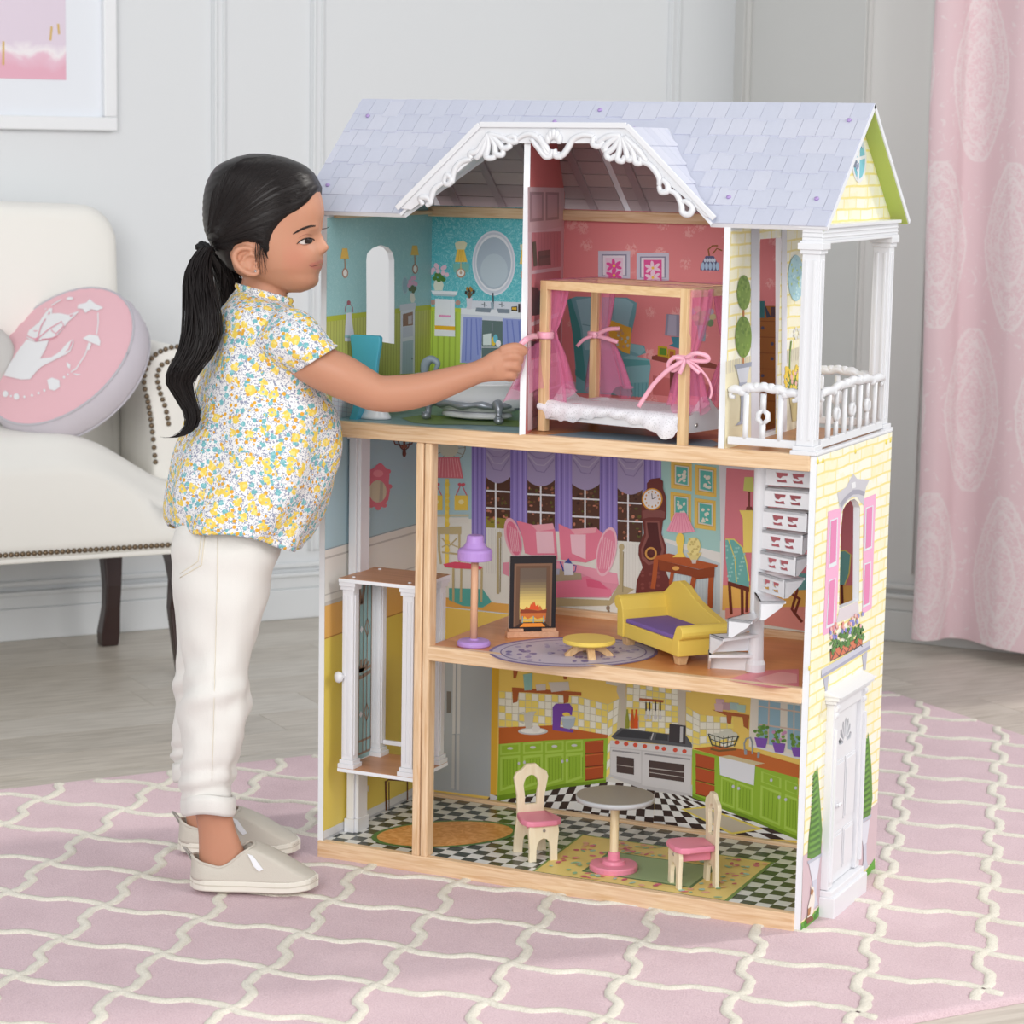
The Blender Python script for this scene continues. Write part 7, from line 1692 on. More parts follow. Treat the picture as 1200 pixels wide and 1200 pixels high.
# ---------------------------------------------------------------- head as rows of a face-shaped section
HEAD = [ # y, front x, back x, half width
 (184,312,292,.012),(188,334,276,.034),(195,350,262,.050),(206,364,251,.062),(220,374,244.5,.0685),(236,379.5,241.5,.0715),(250,381,241,.072),(262,378.8,242,.072),
 (272,377,244,.0715),(284,376.5,249,.070),(296,378,256,.067),(306,378.5,264,.063),(315,377,271,.058),(322,375.5,280,.051),(329,375.2,296,.0435),(334.5,372,310,.036),(339,365.5,323,.027),(342.5,356,333,.013)]
NOSE = ([256,263,270,278,284,288,292,296,300,304], [-.8,-1.2,.2,4.8,8.6,11.0,10.0,4.2,.4,-.6])
NSIG = ([260,275,288,296,304], [.0062,.0068,.0098,.0112,.010])
LIPS = ([298,302,305,308,309.2,310.5,313.5,317,320], [-.6,.2,2.0,2.0,.2,1.4,1.8,-.5,-1.6])
def head_row(y, n=96, off=None):
    ys = [r[0] for r in HEAD]
    j = max(0, min(len(HEAD)-2, next((i for i in range(len(HEAD)-1) if y <= HEAD[i+1][0]), len(HEAD)-2)))
    u = (y-HEAD[j][0])/(HEAD[j+1][0]-HEAD[j][0]); r0, r1, r2, r3 = HEAD[max(j-1,0)], HEAD[j], HEAD[j+1], HEAD[min(j+2,len(HEAD)-1)]
    xf, xb, w = [.5*((2*b)+(-a+c)*u+(2*a-5*b+4*c-d)*u*u+(-a+3*b-3*c+d)*u**3) for a, b, c, d in zip(r0[1:], r1[1:], r2[1:], r3[1:])]
    xc = xb+(xf-xb)*.47; out = []
    for k in range(n):
        a = 2*pi*k/n; ca, sa_ = math.cos(a), math.sin(a)
        if ca > 0: dx = (xf-xc)*spw(ca, .86); lat = w*spw(sa_, .90)
        else: dx = (xc-xb)*spw(ca, .95); lat = w*spw(sa_, .95)
        px = xc+dx; fr = smoothstep(.15, .7, ca)
        # features
        px += fr*interp(*NOSE, y)*math.exp(-(lat/interp(*NSIG, y))**2)
        if 282 < y < 302: px += fr*2.3*math.exp(-((abs(lat)-.0095)/.0045)**2-((y-294)/4.2)**2)      # nostril wings
        px += fr*interp(*LIPS, y)*math.exp(-(lat/.0165)**2)
        px -= fr*3.6*math.exp(-((abs(lat)-.030)/.0125)**2-((y-280)/8.5)**2)                              # eye sockets
        px += fr*1.6*math.exp(-((abs(lat)-.028)/.016)**2-((y-267)/5)**2)                                 # brow
        px += fr*2.0*math.exp(-((abs(lat)-.034)/.017)**2-((y-300)/10)**2)                                # cheeks
        px += fr*1.2*math.exp(-(lat/.014)**2-((y-330)/6)**2)                                             # chin
        if off: 
            e = off(px, y, lat); v_ = V((px-xc, lat*790)); l_ = v_.length or 1
            px += v_.x/l_*e; lat += v_.y/l_*e/790
        out.append((px, y, lat))
    return out
YAW = math.radians(-9); HC = G(312, 285, 0)
def turn(p):
    d = p-HC; da, db = d.dot(GF), d.dot(GL); c, s_ = math.cos(YAW), math.sin(YAW)
    return HC + GF*(da*c-db*s_) + GL*(da*s_+db*c) + V((0,0,d.z))
def headloft(mb, rows, off=None, lift=0):
    mb.loft([[turn(G(px, y-lift*(1-smoothstep(184, 250, y))*(1-.10*(px-300)**2/3600 if abs(px-300) < 60 else .9), lat)) for px, y, lat in head_row(y0, off=off)] for y0 in rows])
def rows_between(a, b, n): return [a+(b-a)*i/n for i in range(n+1)]
body = MB()
headloft(body, [184.3,185.5]+rows_between(188, 342.5, 100))
# neck and torso under the clothes
nk = table([(286,312,338,322,.036,0),(284,326,337,338,.0345,0),(281,338,337,350,.035,0),(276,350,342,364,.044,0),(268,364,350,380,.075,0),(262,385,356,400,.100,0),(258,430,360,440,.098,0),(246,480,368,485,.098,0),(232,530,368,530,.105,0),(222,580,350,585,.108,0),(224,625,318,635,.104,0),(222,660,310,668,.100,0),(226,690,300,692,.085,0)], 40)
body.loft([pring(*r) for r in nk])
# legs
NL = [(214,640,310,655,.058,-.052),(215,690,300,696,.055,-.056),(218,730,294,734,.053,-.062),(219,775,286,777,.047,-.070),(219,815,286,817,.044,-.078),(218,850,280,851,.043,-.084),(221,890,264,891,.036,-.086),(226,925,264,925,.031,-.085),(229,955,272,955,.027,-.084),(232,972,276,971,.0245,-.083),(233,988,281,984,.0235,-.083),(233,1003,287,998,.0225,-.083),(234,1018,294,1014,.0205,-.083),(236,1030,298,1030,.018,-.083)]
FL_ = [(214,640,308,655,.058,.052),(212,690,296,696,.055,.058),(210,730,292,734,.053,.066),(211,775,280,777,.047,.074),(209,815,274,817,.044,.082),(207,850,266,851,.043,.088),(209,875,254,875,.036,.094),(213,900,254,900,.031,.107),(215,925,258,925,.027,.104),(217,945,262,942,.0245,.107),(218,958,268,955,.0225,.107),(220,972,276,970,.0205,.107),(222,984,282,984,.018,.107)]
body.loft([pring(*r, n=32) for r in table(NL, 44)]); body.loft([pring(*r, n=32) for r in table(FL_, 44)])
# feet inside the shoes
for a0, a1, b in (((240,1030),(350,1042),-.0825),((226,984),(330,996),.109)):
    sloft(body, [(a0[0]+4,a0[1]-13,12,.016,b),((a0[0]*2+a1[0])/3,(a0[1]*2+a1[1])/3-9,12,.020,b),((a0[0]+a1[0]*2)/3,(a0[1]+a1[1]*2)/3-4,7,.021,b),(a1[0]-12,a1[1]-2,4,.013,b)])
# right arm, reaching
ARM = [(322,388,26,.034,-.085),(345,408,26,.036,-.104),(372,428,26,.0345,-.116),(400,441,26,.0335,-.121),(424,453,23.6,.031,-.121),(443,461,21.5,.029,-.119),(468,461,21.5,.028,-.111),(500,455.5,19.6,.026,-.096),(530,446,16.6,.0225,-.081),(553,438.5,14.0,.019,-.069),(566,434,13.4,.0165,-.063),(578,430,15.5,.0150,-.059)]
sloft(body, ARM, 30, 60)
# left arm, mostly hidden: bent forward on her far side
sloft(body, [(322,388,26,.034,.085),(348,412,25,.034,.105),(350,440,23,.031,.112),(350,468,21,.028,.110),(350,486,19,.026,.100),(352,500,17,.023,.090),(354,514,14,.019,.084)], 24, 36)
# right hand: palm, four fingers of unequal length, thumb closing on the ribbon
def digit(mb, pts, rr, n=12):
    pp = catmull([G(*p) for p in pts], 5); k = len(pp); mb.tube(pp, [interp([0,.5,.9,1],[rr*1.05,rr,rr*.88,rr*.45], i/(k-1)) for i in range(k)], n)
    mb.ball(pp[-1]-(pp[-1]-pp[-2]).normalized()*rr*.3, rr*.84, 10, 7)
sloft(body, [(560,436,13.5,.0160,-.064),(570,433,15,.0150,-.060),(581,429.5,18,.0140,-.057),(590,427,19.5,.0125,-.055),(598,426,18.0,.0105,-.053)], 28, 24)
digit(body, [(588,411,-.058),(599,407.5,-.060),(608,407.5,-.057),(615.5,412,-.051)], .0072)                        # index, meeting the thumb
digit(body, [(589,420,-.060),(601,417,-.063),(608,420,-.056),(606,424,-.042),(599,425,-.034)], .0076)                # middle
digit(body, [(588,430,-.060),(600,428.5,-.062),(606,431,-.055),(604,434,-.042),(597,434,-.035)], .0072)              # ring
digit(body, [(586,440,-.058),(596,439.5,-.058),(601,441,-.052),(599,443,-.041),(593,443,-.036)], .0062)              # little
digit(body, [(572,424,-.045),(585,416,-.036),(598,411,-.036),(608,411,-.041),(614,413,-.046)], .0074)                # thumb
# left hand, relaxed
sloft(body, [(354,512,13,.016,.084),(357,524,14,.014,.083),(360,536,13,.011,.081)], 20, 12)
for k_, (dx, ln) in enumerate(((9,17),(4,20),(-2,19),(-8,15))): digit(body, [(358+dx*.6,532,.081),(362+dx,541,.079),(364+dx,548+ln*.4,.074),(362+dx,548+ln,.068)], .0060)
digit(body, [(362,518,.074),(370,527,.070),(374,538,.068),(373,546,.066)], .0066)
# ears
def earpts(sgn):
    ea = turn(G(289, 306, sgn*.0655)); return ea
def pxat(p):                                                       # pixel of a point
    d = p-CAMP; z = d.dot(FW); return (PPX+FPX*d.dot(RT)/z, PPY-FPX*d.dot(UP)/z)
for sgn in (-1, 1):
    lift = .0115
    EP = lambda x, y, k: turn(G(298.5+(x-290)*.90, 306.5+(y-307)*.92, sgn*(.0615+k)))
    prof_ = [(297,293),(291,290.5),(283,290.5),(276,294),(273,301),(275,309),(281,316),(289,321),(297,323.5),(303,322),(304.5,317)]
    path_ = catmull([EP(x, y, .008+.004*math.sin(i*pi/10)) for i, (x, y) in enumerate(prof_)], 5)
    body.tube(path_, [.0030+.0016*math.sin(pi*i/(len(path_)-1)) for i in range(len(path_))], 10)
    body.prism([EP(x, y, .001) for x, y in prof_]+[EP(301,305,.001)], GL*sgn*.0055)
    body.tube(catmull([EP(301,301,.007), EP(296,298,.009), EP(287,301,.0085), EP(284,308,.008), EP(290,315,.0075)], 5), .0024, 8)   # inner fold
    body.ball(EP(301,309,.006), (.0042,.0042,.0045), 8, 6)         # tragus
    body.ball(EP(299,319,.006), (.0062,.0045,.0065), 8, 6)         # lobe
raw = build('body_raw', body, mat('skin_tmp', (1,1,1,1)), girl)
md = raw.modifiers.new('r', 'REMESH'); md.mode = 'VOXEL'; md.voxel_size = .0021; md.use_smooth_shade = True
md = raw.modifiers.new('s', 'SMOOTH'); md.factor = .5; md.iterations = 2
bpy.context.view_layer.update(); dg = bpy.context.evaluated_depsgraph_get()
bmesh_ = bpy.data.meshes.new_from_object(raw.evaluated_get(dg)); bpy.data.objects.remove(raw)
bmesh_.name = 'body'; bod = bpy.data.objects.new('body', bmesh_); COL.objects.link(bod); bod.parent = girl
for p in bmesh_.polygons: p.use_smooth = True
goff = ROOTLOC[girl.name]
bvh = BVHTree.FromPolygons([v.co+goff for v in bmesh_.vertices], [tuple(p.vertices) for p in bmesh_.polygons])
def hit(px, py, tree=None):
    h = (tree or bvh).ray_cast(CAMP, ray(px, py).normalized()); return (h[0], h[1]) if h[0] else (None, None)
# skin colour: warm, rosier at cheek, ear and lips (colour of the skin itself)
ca_ = bmesh_.attributes.new('skin', 'FLOAT_COLOR', 'POINT'); base = V(S(197,142,115)[:3]); rosy = V(S(205,130,110)[:3]); lipc = V(S(196,112,106)[:3])
Lp = []
for ln_ in ([(379,306.4),(375,306.6),(371,308.2),(367,309.6),(363.5,310.6)], [(378,312.6),(374,313.6),(370,314),(367,313),(364,311.4)]):
    for i in range(len(ln_)-1):
        for j in range(8):
            t = j/8; h_ = hit(ln_[i][0]+(ln_[i+1][0]-ln_[i][0])*t, ln_[i][1]+(ln_[i+1][1]-ln_[i][1])*t)[0]
            if h_: Lp.append(h_); chk = hit(346, 303)[0]; HCz = HC.z
kL = [p for p in Lp]
# mirror for the far side
def mirror(p):
    d = p-HC; c, s_ = math.cos(-YAW), math.sin(-YAW); da, db = d.dot(GF), d.dot(GL); a2, b2 = da*c-db*s_, da*s_+db*c; b2 = -b2
    c, s_ = math.cos(YAW), math.sin(YAW); return HC + GF*(a2*c-b2*s_) + GL*(a2*s_+b2*c) + V((0,0,d.z))
Lall = Lp+[mirror(p) for p in Lp]; chks = [chk, mirror(chk)] if chk else []
for v in bmesh_.vertices:
    p = v.co+goff; c = base.copy()
    if p.z > HCz-.075 and (p-HC).dot(GF) > .03:
        for q in chks: c = c.lerp(rosy, .45*math.exp(-((p-q).length/.022)**2))
        m_ = min(((p-q).length for q in Lall), default=1)
        c = c.lerp(lipc, .6*(1-smoothstep(.0014, .0032, m_)))
    ca_.data[v.index].color = (c.x, c.y, c.z, 1)
M, N, L, bs = nodemat('skin', .48); a_ = N('ShaderNodeAttribute', attribute_name='skin'); L(a_.outputs['Color'], bs.inputs['Base Color'])
bs.inputs['Subsurface Weight'].default_value = .12; bs.inputs['Subsurface Radius'].default_value = (.010, .004, .0025); bs.inputs['Subsurface Scale'].default_value = .5; bs.inputs['Specular IOR Level'].default_value = .35
bmesh_.materials.clear(); bmesh_.materials.append(M)
M_hair = None
M, N, L, bh = nodemat('black_hair', .42); tc = N('ShaderNodeTexCoord'); mp = N('ShaderNodeMapping'); mp.inputs['Scale'].default_value = (60,60,240); L(tc.outputs['Object'], mp.inputs['Vector'])
n_ = N('ShaderNodeTexNoise', Scale=3, Detail=3); L(mp.outputs[0], n_.inputs['Vector']); L(mixcol(N, L, n_.outputs['Fac'], S(16,13,14), S(38,31,30)), bh.inputs['Base Color']); bh.inputs['Specular IOR Level'].default_value = .28
M_hair = M
# face details, laid on the surface
def on(px, py, lift=.0006):
    p, n = hit(px, py); return None if p is None else p+n*lift
def catm2(pts, k=3): return [(p.x, p.y) for p in catmull([(x, y, 0) for x, y in pts+[pts[0]]], k)][:-1]
def strip(name, pts, w, m_, parent=bod, lift=.0006, k=5):
    q = [on(x, y, lift) for x, y in pts]; q = [p for p in q if p]
    if len(q) < 2: return
    pp = catmull(q, k); n2 = len(pp); b = MB(); b.tube(pp, [w*(.35+.65*math.sin(pi*min(1,(i+.6)/n2))) for i in range(n2)], 6, flat=.45); return build(name, b, m_, girl, smooth=True)
M_dark = mat('lash_dark', S(30,22,20), .5)
eye = on(358, 281, 0)
def patch(name, pts, m_, lift, dome_=0):
    q = [on(x, y, lift) for x, y in pts]; q = [p for p in q if p]
    if len(q) < 4: return
    cx2, cy2 = sum(p[0] for p in pts)/len(pts), sum(p[1] for p in pts)/len(pts); c0_ = on(cx2, cy2, lift+dome_); b = MB(); n2 = len(q)
    mid = [c0_.lerp(p, .6)+(c0_-on(cx2, cy2, lift))*.35 for p in q]; b.add([c0_]+mid+q, [(0,1+i,1+(i+1) % n2) for i in range(n2)]+[(1+i,1+n2+i,1+n2+(i+1) % n2,1+(i+1) % n2) for i in range(n2)]); return build(name, b, m_, girl, smooth=True)
patch('eye', catm2([(349.5,285),(352.5,282.2),(357,280.2),(362,279.6),(366,281),(364.5,284),(360,286),(354.5,286.2)]), mat('eye_white', S(206,196,190), .2), .0005, .0012)
patch('iris', [(360.6+4.4*math.cos(t), min(285.7, max(279.8, 282.6+4.4*math.sin(t)))) for t in [2*pi*i/20 for i in range(20)]], mat('dark_iris', S(44,30,26), .08), .0018, .0010)
for dy_ in (0, 1.3): strip('eyebrow', [(343+dy_,274.4-dy_*.3),(349,270.2+dy_),(356,266.8+dy_),(363,264.6+dy_),(369.5,264.2+dy_*.7)], .0021, mat('brow_hair', S(50,36,31), .8), lift=.0002)
strip('upper_lid', [(347.6,286),(351,282.6),(356,279.8),(361.5,278.8),(366.5,280.4),(367.5,282)], .0020, M_dark, lift=.0012)
strip('lid_crease', [(350,279),(355,275.4),(361,274.2),(366,275.6)], .0008, mat('lid_skin', S(176,118,98), .5), lift=.0001)
strip('lower_lid', [(350,285),(354.5,286.6),(360,286.6),(364.8,284)], .0009, mat('lid_skin', S(176,112,92), .5), lift=.0003)
ip = None
if ip:
    iris = MB(); nn_ = (CAMP-ip).normalized()*.5+GF*.55; iris.lathe([(.0001,.0016),(.003,.0013),(.0043,.0003),(.0043,-.002)], ip, 18, ax=nn_); build('iris', iris, mat('dark_iris', S(38,26,22), .08), girl, smooth=True)
strip('mouth_line', [(378,309.6),(374,310.2),(369,311.4),(365,312.2),(362,310.6)], .0009, mat('mouth_line', S(128,66,62), .6), lift=.0001)
strip('nostril', [(379,297.6),(381.5,297.8)], .0012, mat('nostril_shade', S(120,70,58), .7), lift=.0001)
es = on(299.6, 318, .0012)
if es:
    b = MB(); b.ball(es, .0022, 10, 8); build('earring', b, mat('ear_stud', S(226,226,232), .1, metal=.9), girl, smooth=True)
fl = mirror(eye) if eye else None
if fl:
    fl = fl+V((0,0,.008)); b = MB()
    for k_ in range(6): b.tube(catmull([fl+GF*(.004)+GL*(.004-.0025*k_)+V((0,0,.005)), fl+GF*.010+GL*(.004-.0028*k_)+V((0,0,.006)), fl+GF*.0145+GL*(.004-.003*k_)+V((0,0,.0085))], 3), [.0004]*6+[.0002], 5)
    build('eyelashes', b, M_dark, girl)
# ---------------------------------------------------------------- hair
HL = [(392, 212), (380, 216), (376.5, 226), (368.8, 238), (359.2, 246.5), (348.0, 253), (339, 261), (331, 271), (326.5, 283), (325, 297), (323.5, 308), (319, 300), (314, 289), (308, 285.5), (296, 284.5), (283, 288), (276, 298), (278, 316), (284, 330), (292, 346)]
def sdist(px, py):
    """signed distance in pixels to the hairline (positive: under hair)"""
    best = 1e9; inside_ = False; poly = HL+[(284,400),(150,400),(150,120),(400,120),(400,212)]
    for i in range(len(poly)):
        ax2, ay2 = poly[i]; bx2, by2 = poly[(i+1) % len(poly)]
        if i < len(HL)-1:
            dx, dy = bx2-ax2, by2-ay2; t = max(0, min(1, ((px-ax2)*dx+(py-ay2)*dy)/(dx*dx+dy*dy))); best = min(best, math.hypot(px-ax2-dx*t, py-ay2-dy*t))
        if (ay2 > py) != (by2 > py) and px < (bx2-ax2)*(py-ay2)/(by2-ay2)+ax2: inside_ = not inside_
    return best if inside_ else -best
def hairoff(px, y, lat):
    d = sdist(px, y); e = -4.5 + 8.5*smoothstep(-3.2, 5.5, d) + 1.6*smoothstep(5, 22, d)
    e *= smoothstep(183.8, 200, y) if e > 0 else 1
    return e + (.2*smoothstep(186,200,y)*math.sin(y*.9+px*.5) + .5*mnoise.noise(V((px*.09, y*.25, lat*40)))) * (1 if d > 3 else 0)
hb = MB(); headloft(hb, [184.1,184.6,185.3]+rows_between(186.2, 334, 112), off=hairoff, lift=4.2)
# pull the crown up a little: the top rows already follow the offset
cap = build('hair', hb, M_hair, girl, smooth=True)
hbv = BVHTree.FromPolygons([v for v in hb.v], hb.f)
st = MB(); rnd = random.Random(21); TIE = (241, 291)
starts = []
for i in range(150):
    t = rnd.random(); q = interp([0,.25,.45,.65,.82,1],[0,1,2,3,4,5], t); 
    ctrl = [(378,219),(360,243),(336,256),(321,275),(316,300),(303,286)]; j = min(int(q), 4); u = q-j
    starts.append((ctrl[j][0]*(1-u)+ctrl[j+1][0]*u-2-rnd.random()*3, ctrl[j][1]*(1-u)+ctrl[j+1][1]*u-1-rnd.random()*3))
for i in range(150):
    u = rnd.random(); starts.append((250+ (372-250)*u, interp([0,.1,.3,.55,.8,1],[222,200,184,181,195,214], u)+1.5))
for (sx2, sy2) in starts:
    k_ = 16; pts = []; bow = (-14 if sy2 < 235 else 6)*(.6+.8*rnd.random())
    for i in range(k_+1):
        t = i/k_; x = sx2+(TIE[0]-sx2)*t; y = sy2+(TIE[1]+rnd.uniform(-.4,.4)-sy2)*t**1.25 + bow*math.sin(pi*t)*(-1 if sy2 < 235 else .35)*-1*.6
        h_, n2 = hit(x, y, hbv)
        if h_ is None: continue
        pts.append(h_ + n2*(.0005+.0006*rnd.random()) if n2.dot(ray(x, y)) < 0 else h_)
    if len(pts) > 4: st.tube(pts, [.0003+.0005*math.sin(pi*i/(len(pts)-1)) for i in range(len(pts))], 4, cap=False)
for k_ in range(26):                                                # loose wisps at the temple and nape
    x0_, y0_ = 316+rnd.uniform(-7,4), 276+rnd.uniform(-8,8); st.tube(catmull([turn(G(x0_, y0_, -.0715)), turn(G(x0_+rnd.uniform(-2,3), y0_+16, -.0725)), turn(G(x0_+rnd.uniform(-3,4), y0_+30+rnd.uniform(0,12), -.069))], 5), [.00045,.0004,.0004,.0004,.00035,.0003,.0003,.00025,.0002,.0002,.0001], 4, cap=False)
o = build('hair_strands', st, M_hair, girl, smooth=True); o['kind'] = 'stuff'
def tail(pathpx, seed, nstr, name):
    r_ = random.Random(seed); tb = table(pathpx, 44); b = MB(); rings = []
    for s_ in tb:
        x, y, hw, lat, bb = s_; rings.append([G(x+hw*.86*math.cos(t)*(1+.10*math.sin(5*t+y*.05)), y, bb+lat*.86*math.sin(t)) for t in [2*pi*j/22 for j in range(22)]])
    b.loft(rings); o = build(name, b, M_hair, girl, smooth=True)
    s2 = MB()
    for k_ in range(nstr):
        a0 = r_.random()*2*pi; rad = .75+.35*r_.random(); ph = r_.random()*6; end = int(len(tb)*(.72+.28*r_.random())); pts = []; amp = 1+3*r_.random()**3
        for i in range(0, end, 2):
            x, y, hw, lat, bb = tb[i]; a = a0+.5*math.sin(i*.12+ph); fl_ = smoothstep(10, 44, i)*amp
            pts.append(G(x+hw*rad*math.cos(a)+fl_*math.sin(i*.2+ph), y, bb+lat*rad*math.sin(a)))
        if len(pts) > 4: s2.tube(pts, [.0011*(1-.75*i/len(pts)) for i in range(len(pts))], 5, cap=False)
    oo = build(name.replace('pigtail', 'pigtail_strands'), s2, M_hair, girl, smooth=True); oo['kind'] = 'stuff'
tail([(243,290,7,.012,-.038),(236,302,11,.017,-.050),(232,325,16,.022,-.066),(235,352,20,.025,-.082),(237,385,23,.025,-.096),(230,412,22,.023,-.106),(217,432,20,.020,-.112),(210,448,16,.017,-.112),(217,466,12,.014,-.112),(225,484,9,.011,-.114),(224,499,7,.009,-.116),(213,509,5,.007,-.118),(200,513,3,.005,-.119),(187,512,.8,.002,-.120)], 3, 120, 'pigtail')
tail([(250,288,8,.012,.030),(258,304,13,.018,.036),(266,326,17,.020,.044),(269,350,17,.020,.052),(268,372,14,.018,.060),(266,395,10,.013,.066),(262,415,5,.008,.07)], 5, 50, 'pigtail')
b = MB()
for k_ in range(3):
    c = [turn(G(243,291,-.036)), turn(G(240,294,-.040)), turn(G(246,292,-.034))][k_]; ax_ = (GF*-.55+GL*-.35+V((0,0,-.6))).normalized(); x_ = ax_.orthogonal().normalized(); y_ = ax_.cross(x_)
    b.tube([c+x_*.0095*math.cos(t)+y_*.0120*math.sin(t)+ax_*(.0008*math.sin(t*9)) for t in [2*pi*i/28 for i in range(29)]], .0033, 7)
build('hair_tie', b, mat('black_scrunchie', S(20,20,23), .8), girl, smooth=True)
# ---------------------------------------------------------------- clothes
def floral():
    M, N, L, b = nodemat('floral_cotton', .8); tc = N('ShaderNodeTexCoord'); O = tc.outputs['Object']; b.inputs['Specular IOR Level'].default_value = .15
    base_ = S(238,238,238)
    n1 = N('ShaderNodeTexNoise', Scale=260, Detail=1, Distortion=1.5); L(O, n1.inputs['Vector'])
    col_ = mixcol(N, L, math_(N, L, 'MULTIPLY', math_(N, L, 'GREATER_THAN', n1.outputs['Fac'], .555), .8), base_, S(112,122,158))
    def dots(prev, scale, off, lo, hi, rad, c, c2=None, petal=0, ctr=None):
        mp = N('ShaderNodeMapping'); mp.inputs['Location'].default_value = off; L(O, mp.inputs['Vector'])
        v = N('ShaderNodeTexVoronoi', Scale=scale, Randomness=.85); L(mp.outputs[0], v.inputs['Vector'])
        sp = N('ShaderNodeSeparateColor'); L(v.outputs['Color'], sp.inputs[0]); d = v.outputs['Distance']
        nn = N('ShaderNodeTexNoise', Scale=scale*3.2, Detail=1); L(mp.outputs[0], nn.inputs['Vector'])
        d2 = math_(N, L, 'ADD', d, math_(N, L, 'MULTIPLY', math_(N, L, 'SUBTRACT', nn.outputs['Fac'], .5), petal))
        sel = math_(N, L, 'MULTIPLY', math_(N, L, 'GREATER_THAN', sp.outputs[0], lo), math_(N, L, 'LESS_THAN', sp.outputs[0], hi))
        f = math_(N, L, 'MULTIPLY', math_(N, L, 'LESS_THAN', d2, rad), sel)
        cc_ = c if c2 is None else mixcol(N, L, math_(N, L, 'GREATER_THAN', nn.outputs['Fac'], .52), c, c2)
        out = mixcol(N, L, f, prev, cc_)
        if ctr:
            f3 = math_(N, L, 'MULTIPLY', math_(N, L, 'LESS_THAN', d, rad*.30), sel); out = mixcol(N, L, f3, out, ctr)
        return out
    col_ = dots(col_, 92, (1.3,.2,.7), .30, 1.1, .37, S(118,182,190), S(150,202,206), .6)
    col_ = dots(col_, 118, (.3,2.2,.1), .50, 1.1, .34, S(226,168,62), None, .2)
    col_ = dots(col_, 62, (.0,.0,.0), .38, 1.1, .42, S(238,208,96), S(246,224,136), .75, S(170,190,205))
    L(col_, b.inputs['Base Color'])
    w = N('ShaderNodeTexNoise', Scale=40, Detail=2); L(O, w.inputs['Vector']); bp = N('ShaderNodeBump', Strength=.25, Distance=.004); L(w.outputs['Fac'], bp.inputs['Height']); L(bp.outputs['Normal'], b.inputs['Normal'])
    return M
M_flo = floral()
BL_ = [(278,339,340,356,.0385,0),(275,343,343,360,.050,0),(268,351,350,367,.078,0),(259,364,360,380,.104,0),(251,388,369,402,.120,0),(244,420,374,432,.126,0),(235,452,382,458,.128,0),(224,484,396,482,.133,0),(211,516,399,508,.139,0),(201,548,395,542,.145,0),(196,580,385,578,.149,0),(196,604,370,612,.151,0),(199,616,352,645,.151,0)]
mb = MB(); rows = table(BL_, 70); rings = []
for i, r in enumerate(rows):
    v = i/70
    def fold(a, c, s_, v=v):
        k = smoothstep(.30, 1.0, v)
        f_ = .0050*k*math.sin(9*a+2.2*math.sin(v*7)) + .0030*smoothstep(.1,.4,v)*math.sin(5*a-14*v) + .0045*math.sin(v*26+a*2.2)*math.exp(-((v-.45)/.25)**2)*max(0, -s_)
        f_ += .004*mnoise.noise(V((math.cos(a)*2.2, math.sin(a)*2.2, v*9)))
        d = (GF*c + GL*s_); return d*f_ + V((0,0,.004*k*k*math.sin(4*a+1))) * (1 if v > .97 else 0)
    rings.append(pring(*r, n=80, fn=fold))
mb.loft(rings, cap=False)
blouse = build('blouse', mb, M_flo, girl, smooth=True, solid=.0022)
# diagonal drape seam-like folds on the near side
# neckline ruffle
b = MB(); ru = rings[0]; ru2 = []
for (lift_, out_) in ((-.002,.0),(.004,.0022),(.0085,.0006)):
    ru2.append([p + V((0,0,lift_)) + (p-sum(ru, V((0,0,0)))/len(ru)).normalized()*(out_+.0018*math.sin(j*1.15)*(1 if lift_ > .003 else .2)) for j, p in enumerate(ru)])
b.loft(ru2, cap=False); build('collar', b, M_flo, blouse, smooth=True, solid=.0015)
# sleeves
def sleeve(sg):
    stn = [(296,388,28,.020,.078),(316,386,33,.040,.090),(334,394,36,.047,.106),(350,407,34,.046,.115),(360,414,31,.043,.117),(366,418,29,.0405,.118)]
    st2 = table(stn, 24); rr2 = []
    for i, s_ in enumerate(st2):
        t = i/24; nx, ny = (.62+.23*t, -.78+.25*t); l = math.hypot(nx, ny); nx, ny = nx/l, ny/l; ring_ = []
        for j in range(44):
            a = 2*pi*j/44; g = 1+(.045*math.sin(11*a+.5)*smoothstep(.45,.9,t)) + .03*math.sin(3*a+5*t); ring_.append(G(s_[0]+nx*s_[2]*math.cos(a)*g, s_[1]+ny*s_[2]*math.cos(a)*g, sg*(s_[4]+s_[3]*math.sin(a)*g)))
        rr2.append(ring_)
    b = MB(); b.loft(rr2, cap=False); sl_ = build('sleeve', b, M_flo, girl, smooth=True, solid=.002)
    cuff = [[p + (q-p)*0 + (GF*.78-V((0,0,.5)))*k_ for p, q in zip(rr2[-1], rr2[-2])] for k_ in (-.002,.003,.0075)]
    b = MB(); b.loft(cuff, cap=False); build('cuff', b, M_flo, sl_, smooth=True, solid=.002)
sleeve(-1); sleeve(1)
M_pant = mat('white_denim', S(229,227,222), .85, bump=(700, .2), sheen=.1)
def trouser(tb, seed, near):
    rows = table(tb, 66); rings = []
    for i, r in enumerate(rows):
        v = i/66
        def fold(a, c, s_, v=v):
            kn = math.exp(-((v-.56)/.12)**2); f_ = .0026*kn*math.sin(v*52+2*a+seed) + .003*math.sin(v*24+1.5*a+seed)*smoothstep(.2,.5,v) + .0045*mnoise.noise(V((math.cos(a)*1.6+seed, math.sin(a)*1.6, v*11)))
            f_ += .003*math.exp(-((v-.88)/.08)**2)*math.sin(v*90+a)
            return (GF*c+GL*s_)*f_
        rings.append(pring(*r, n=48, fn=fold))
    b = MB(); b.loft(rings, cap=False); return b, rings
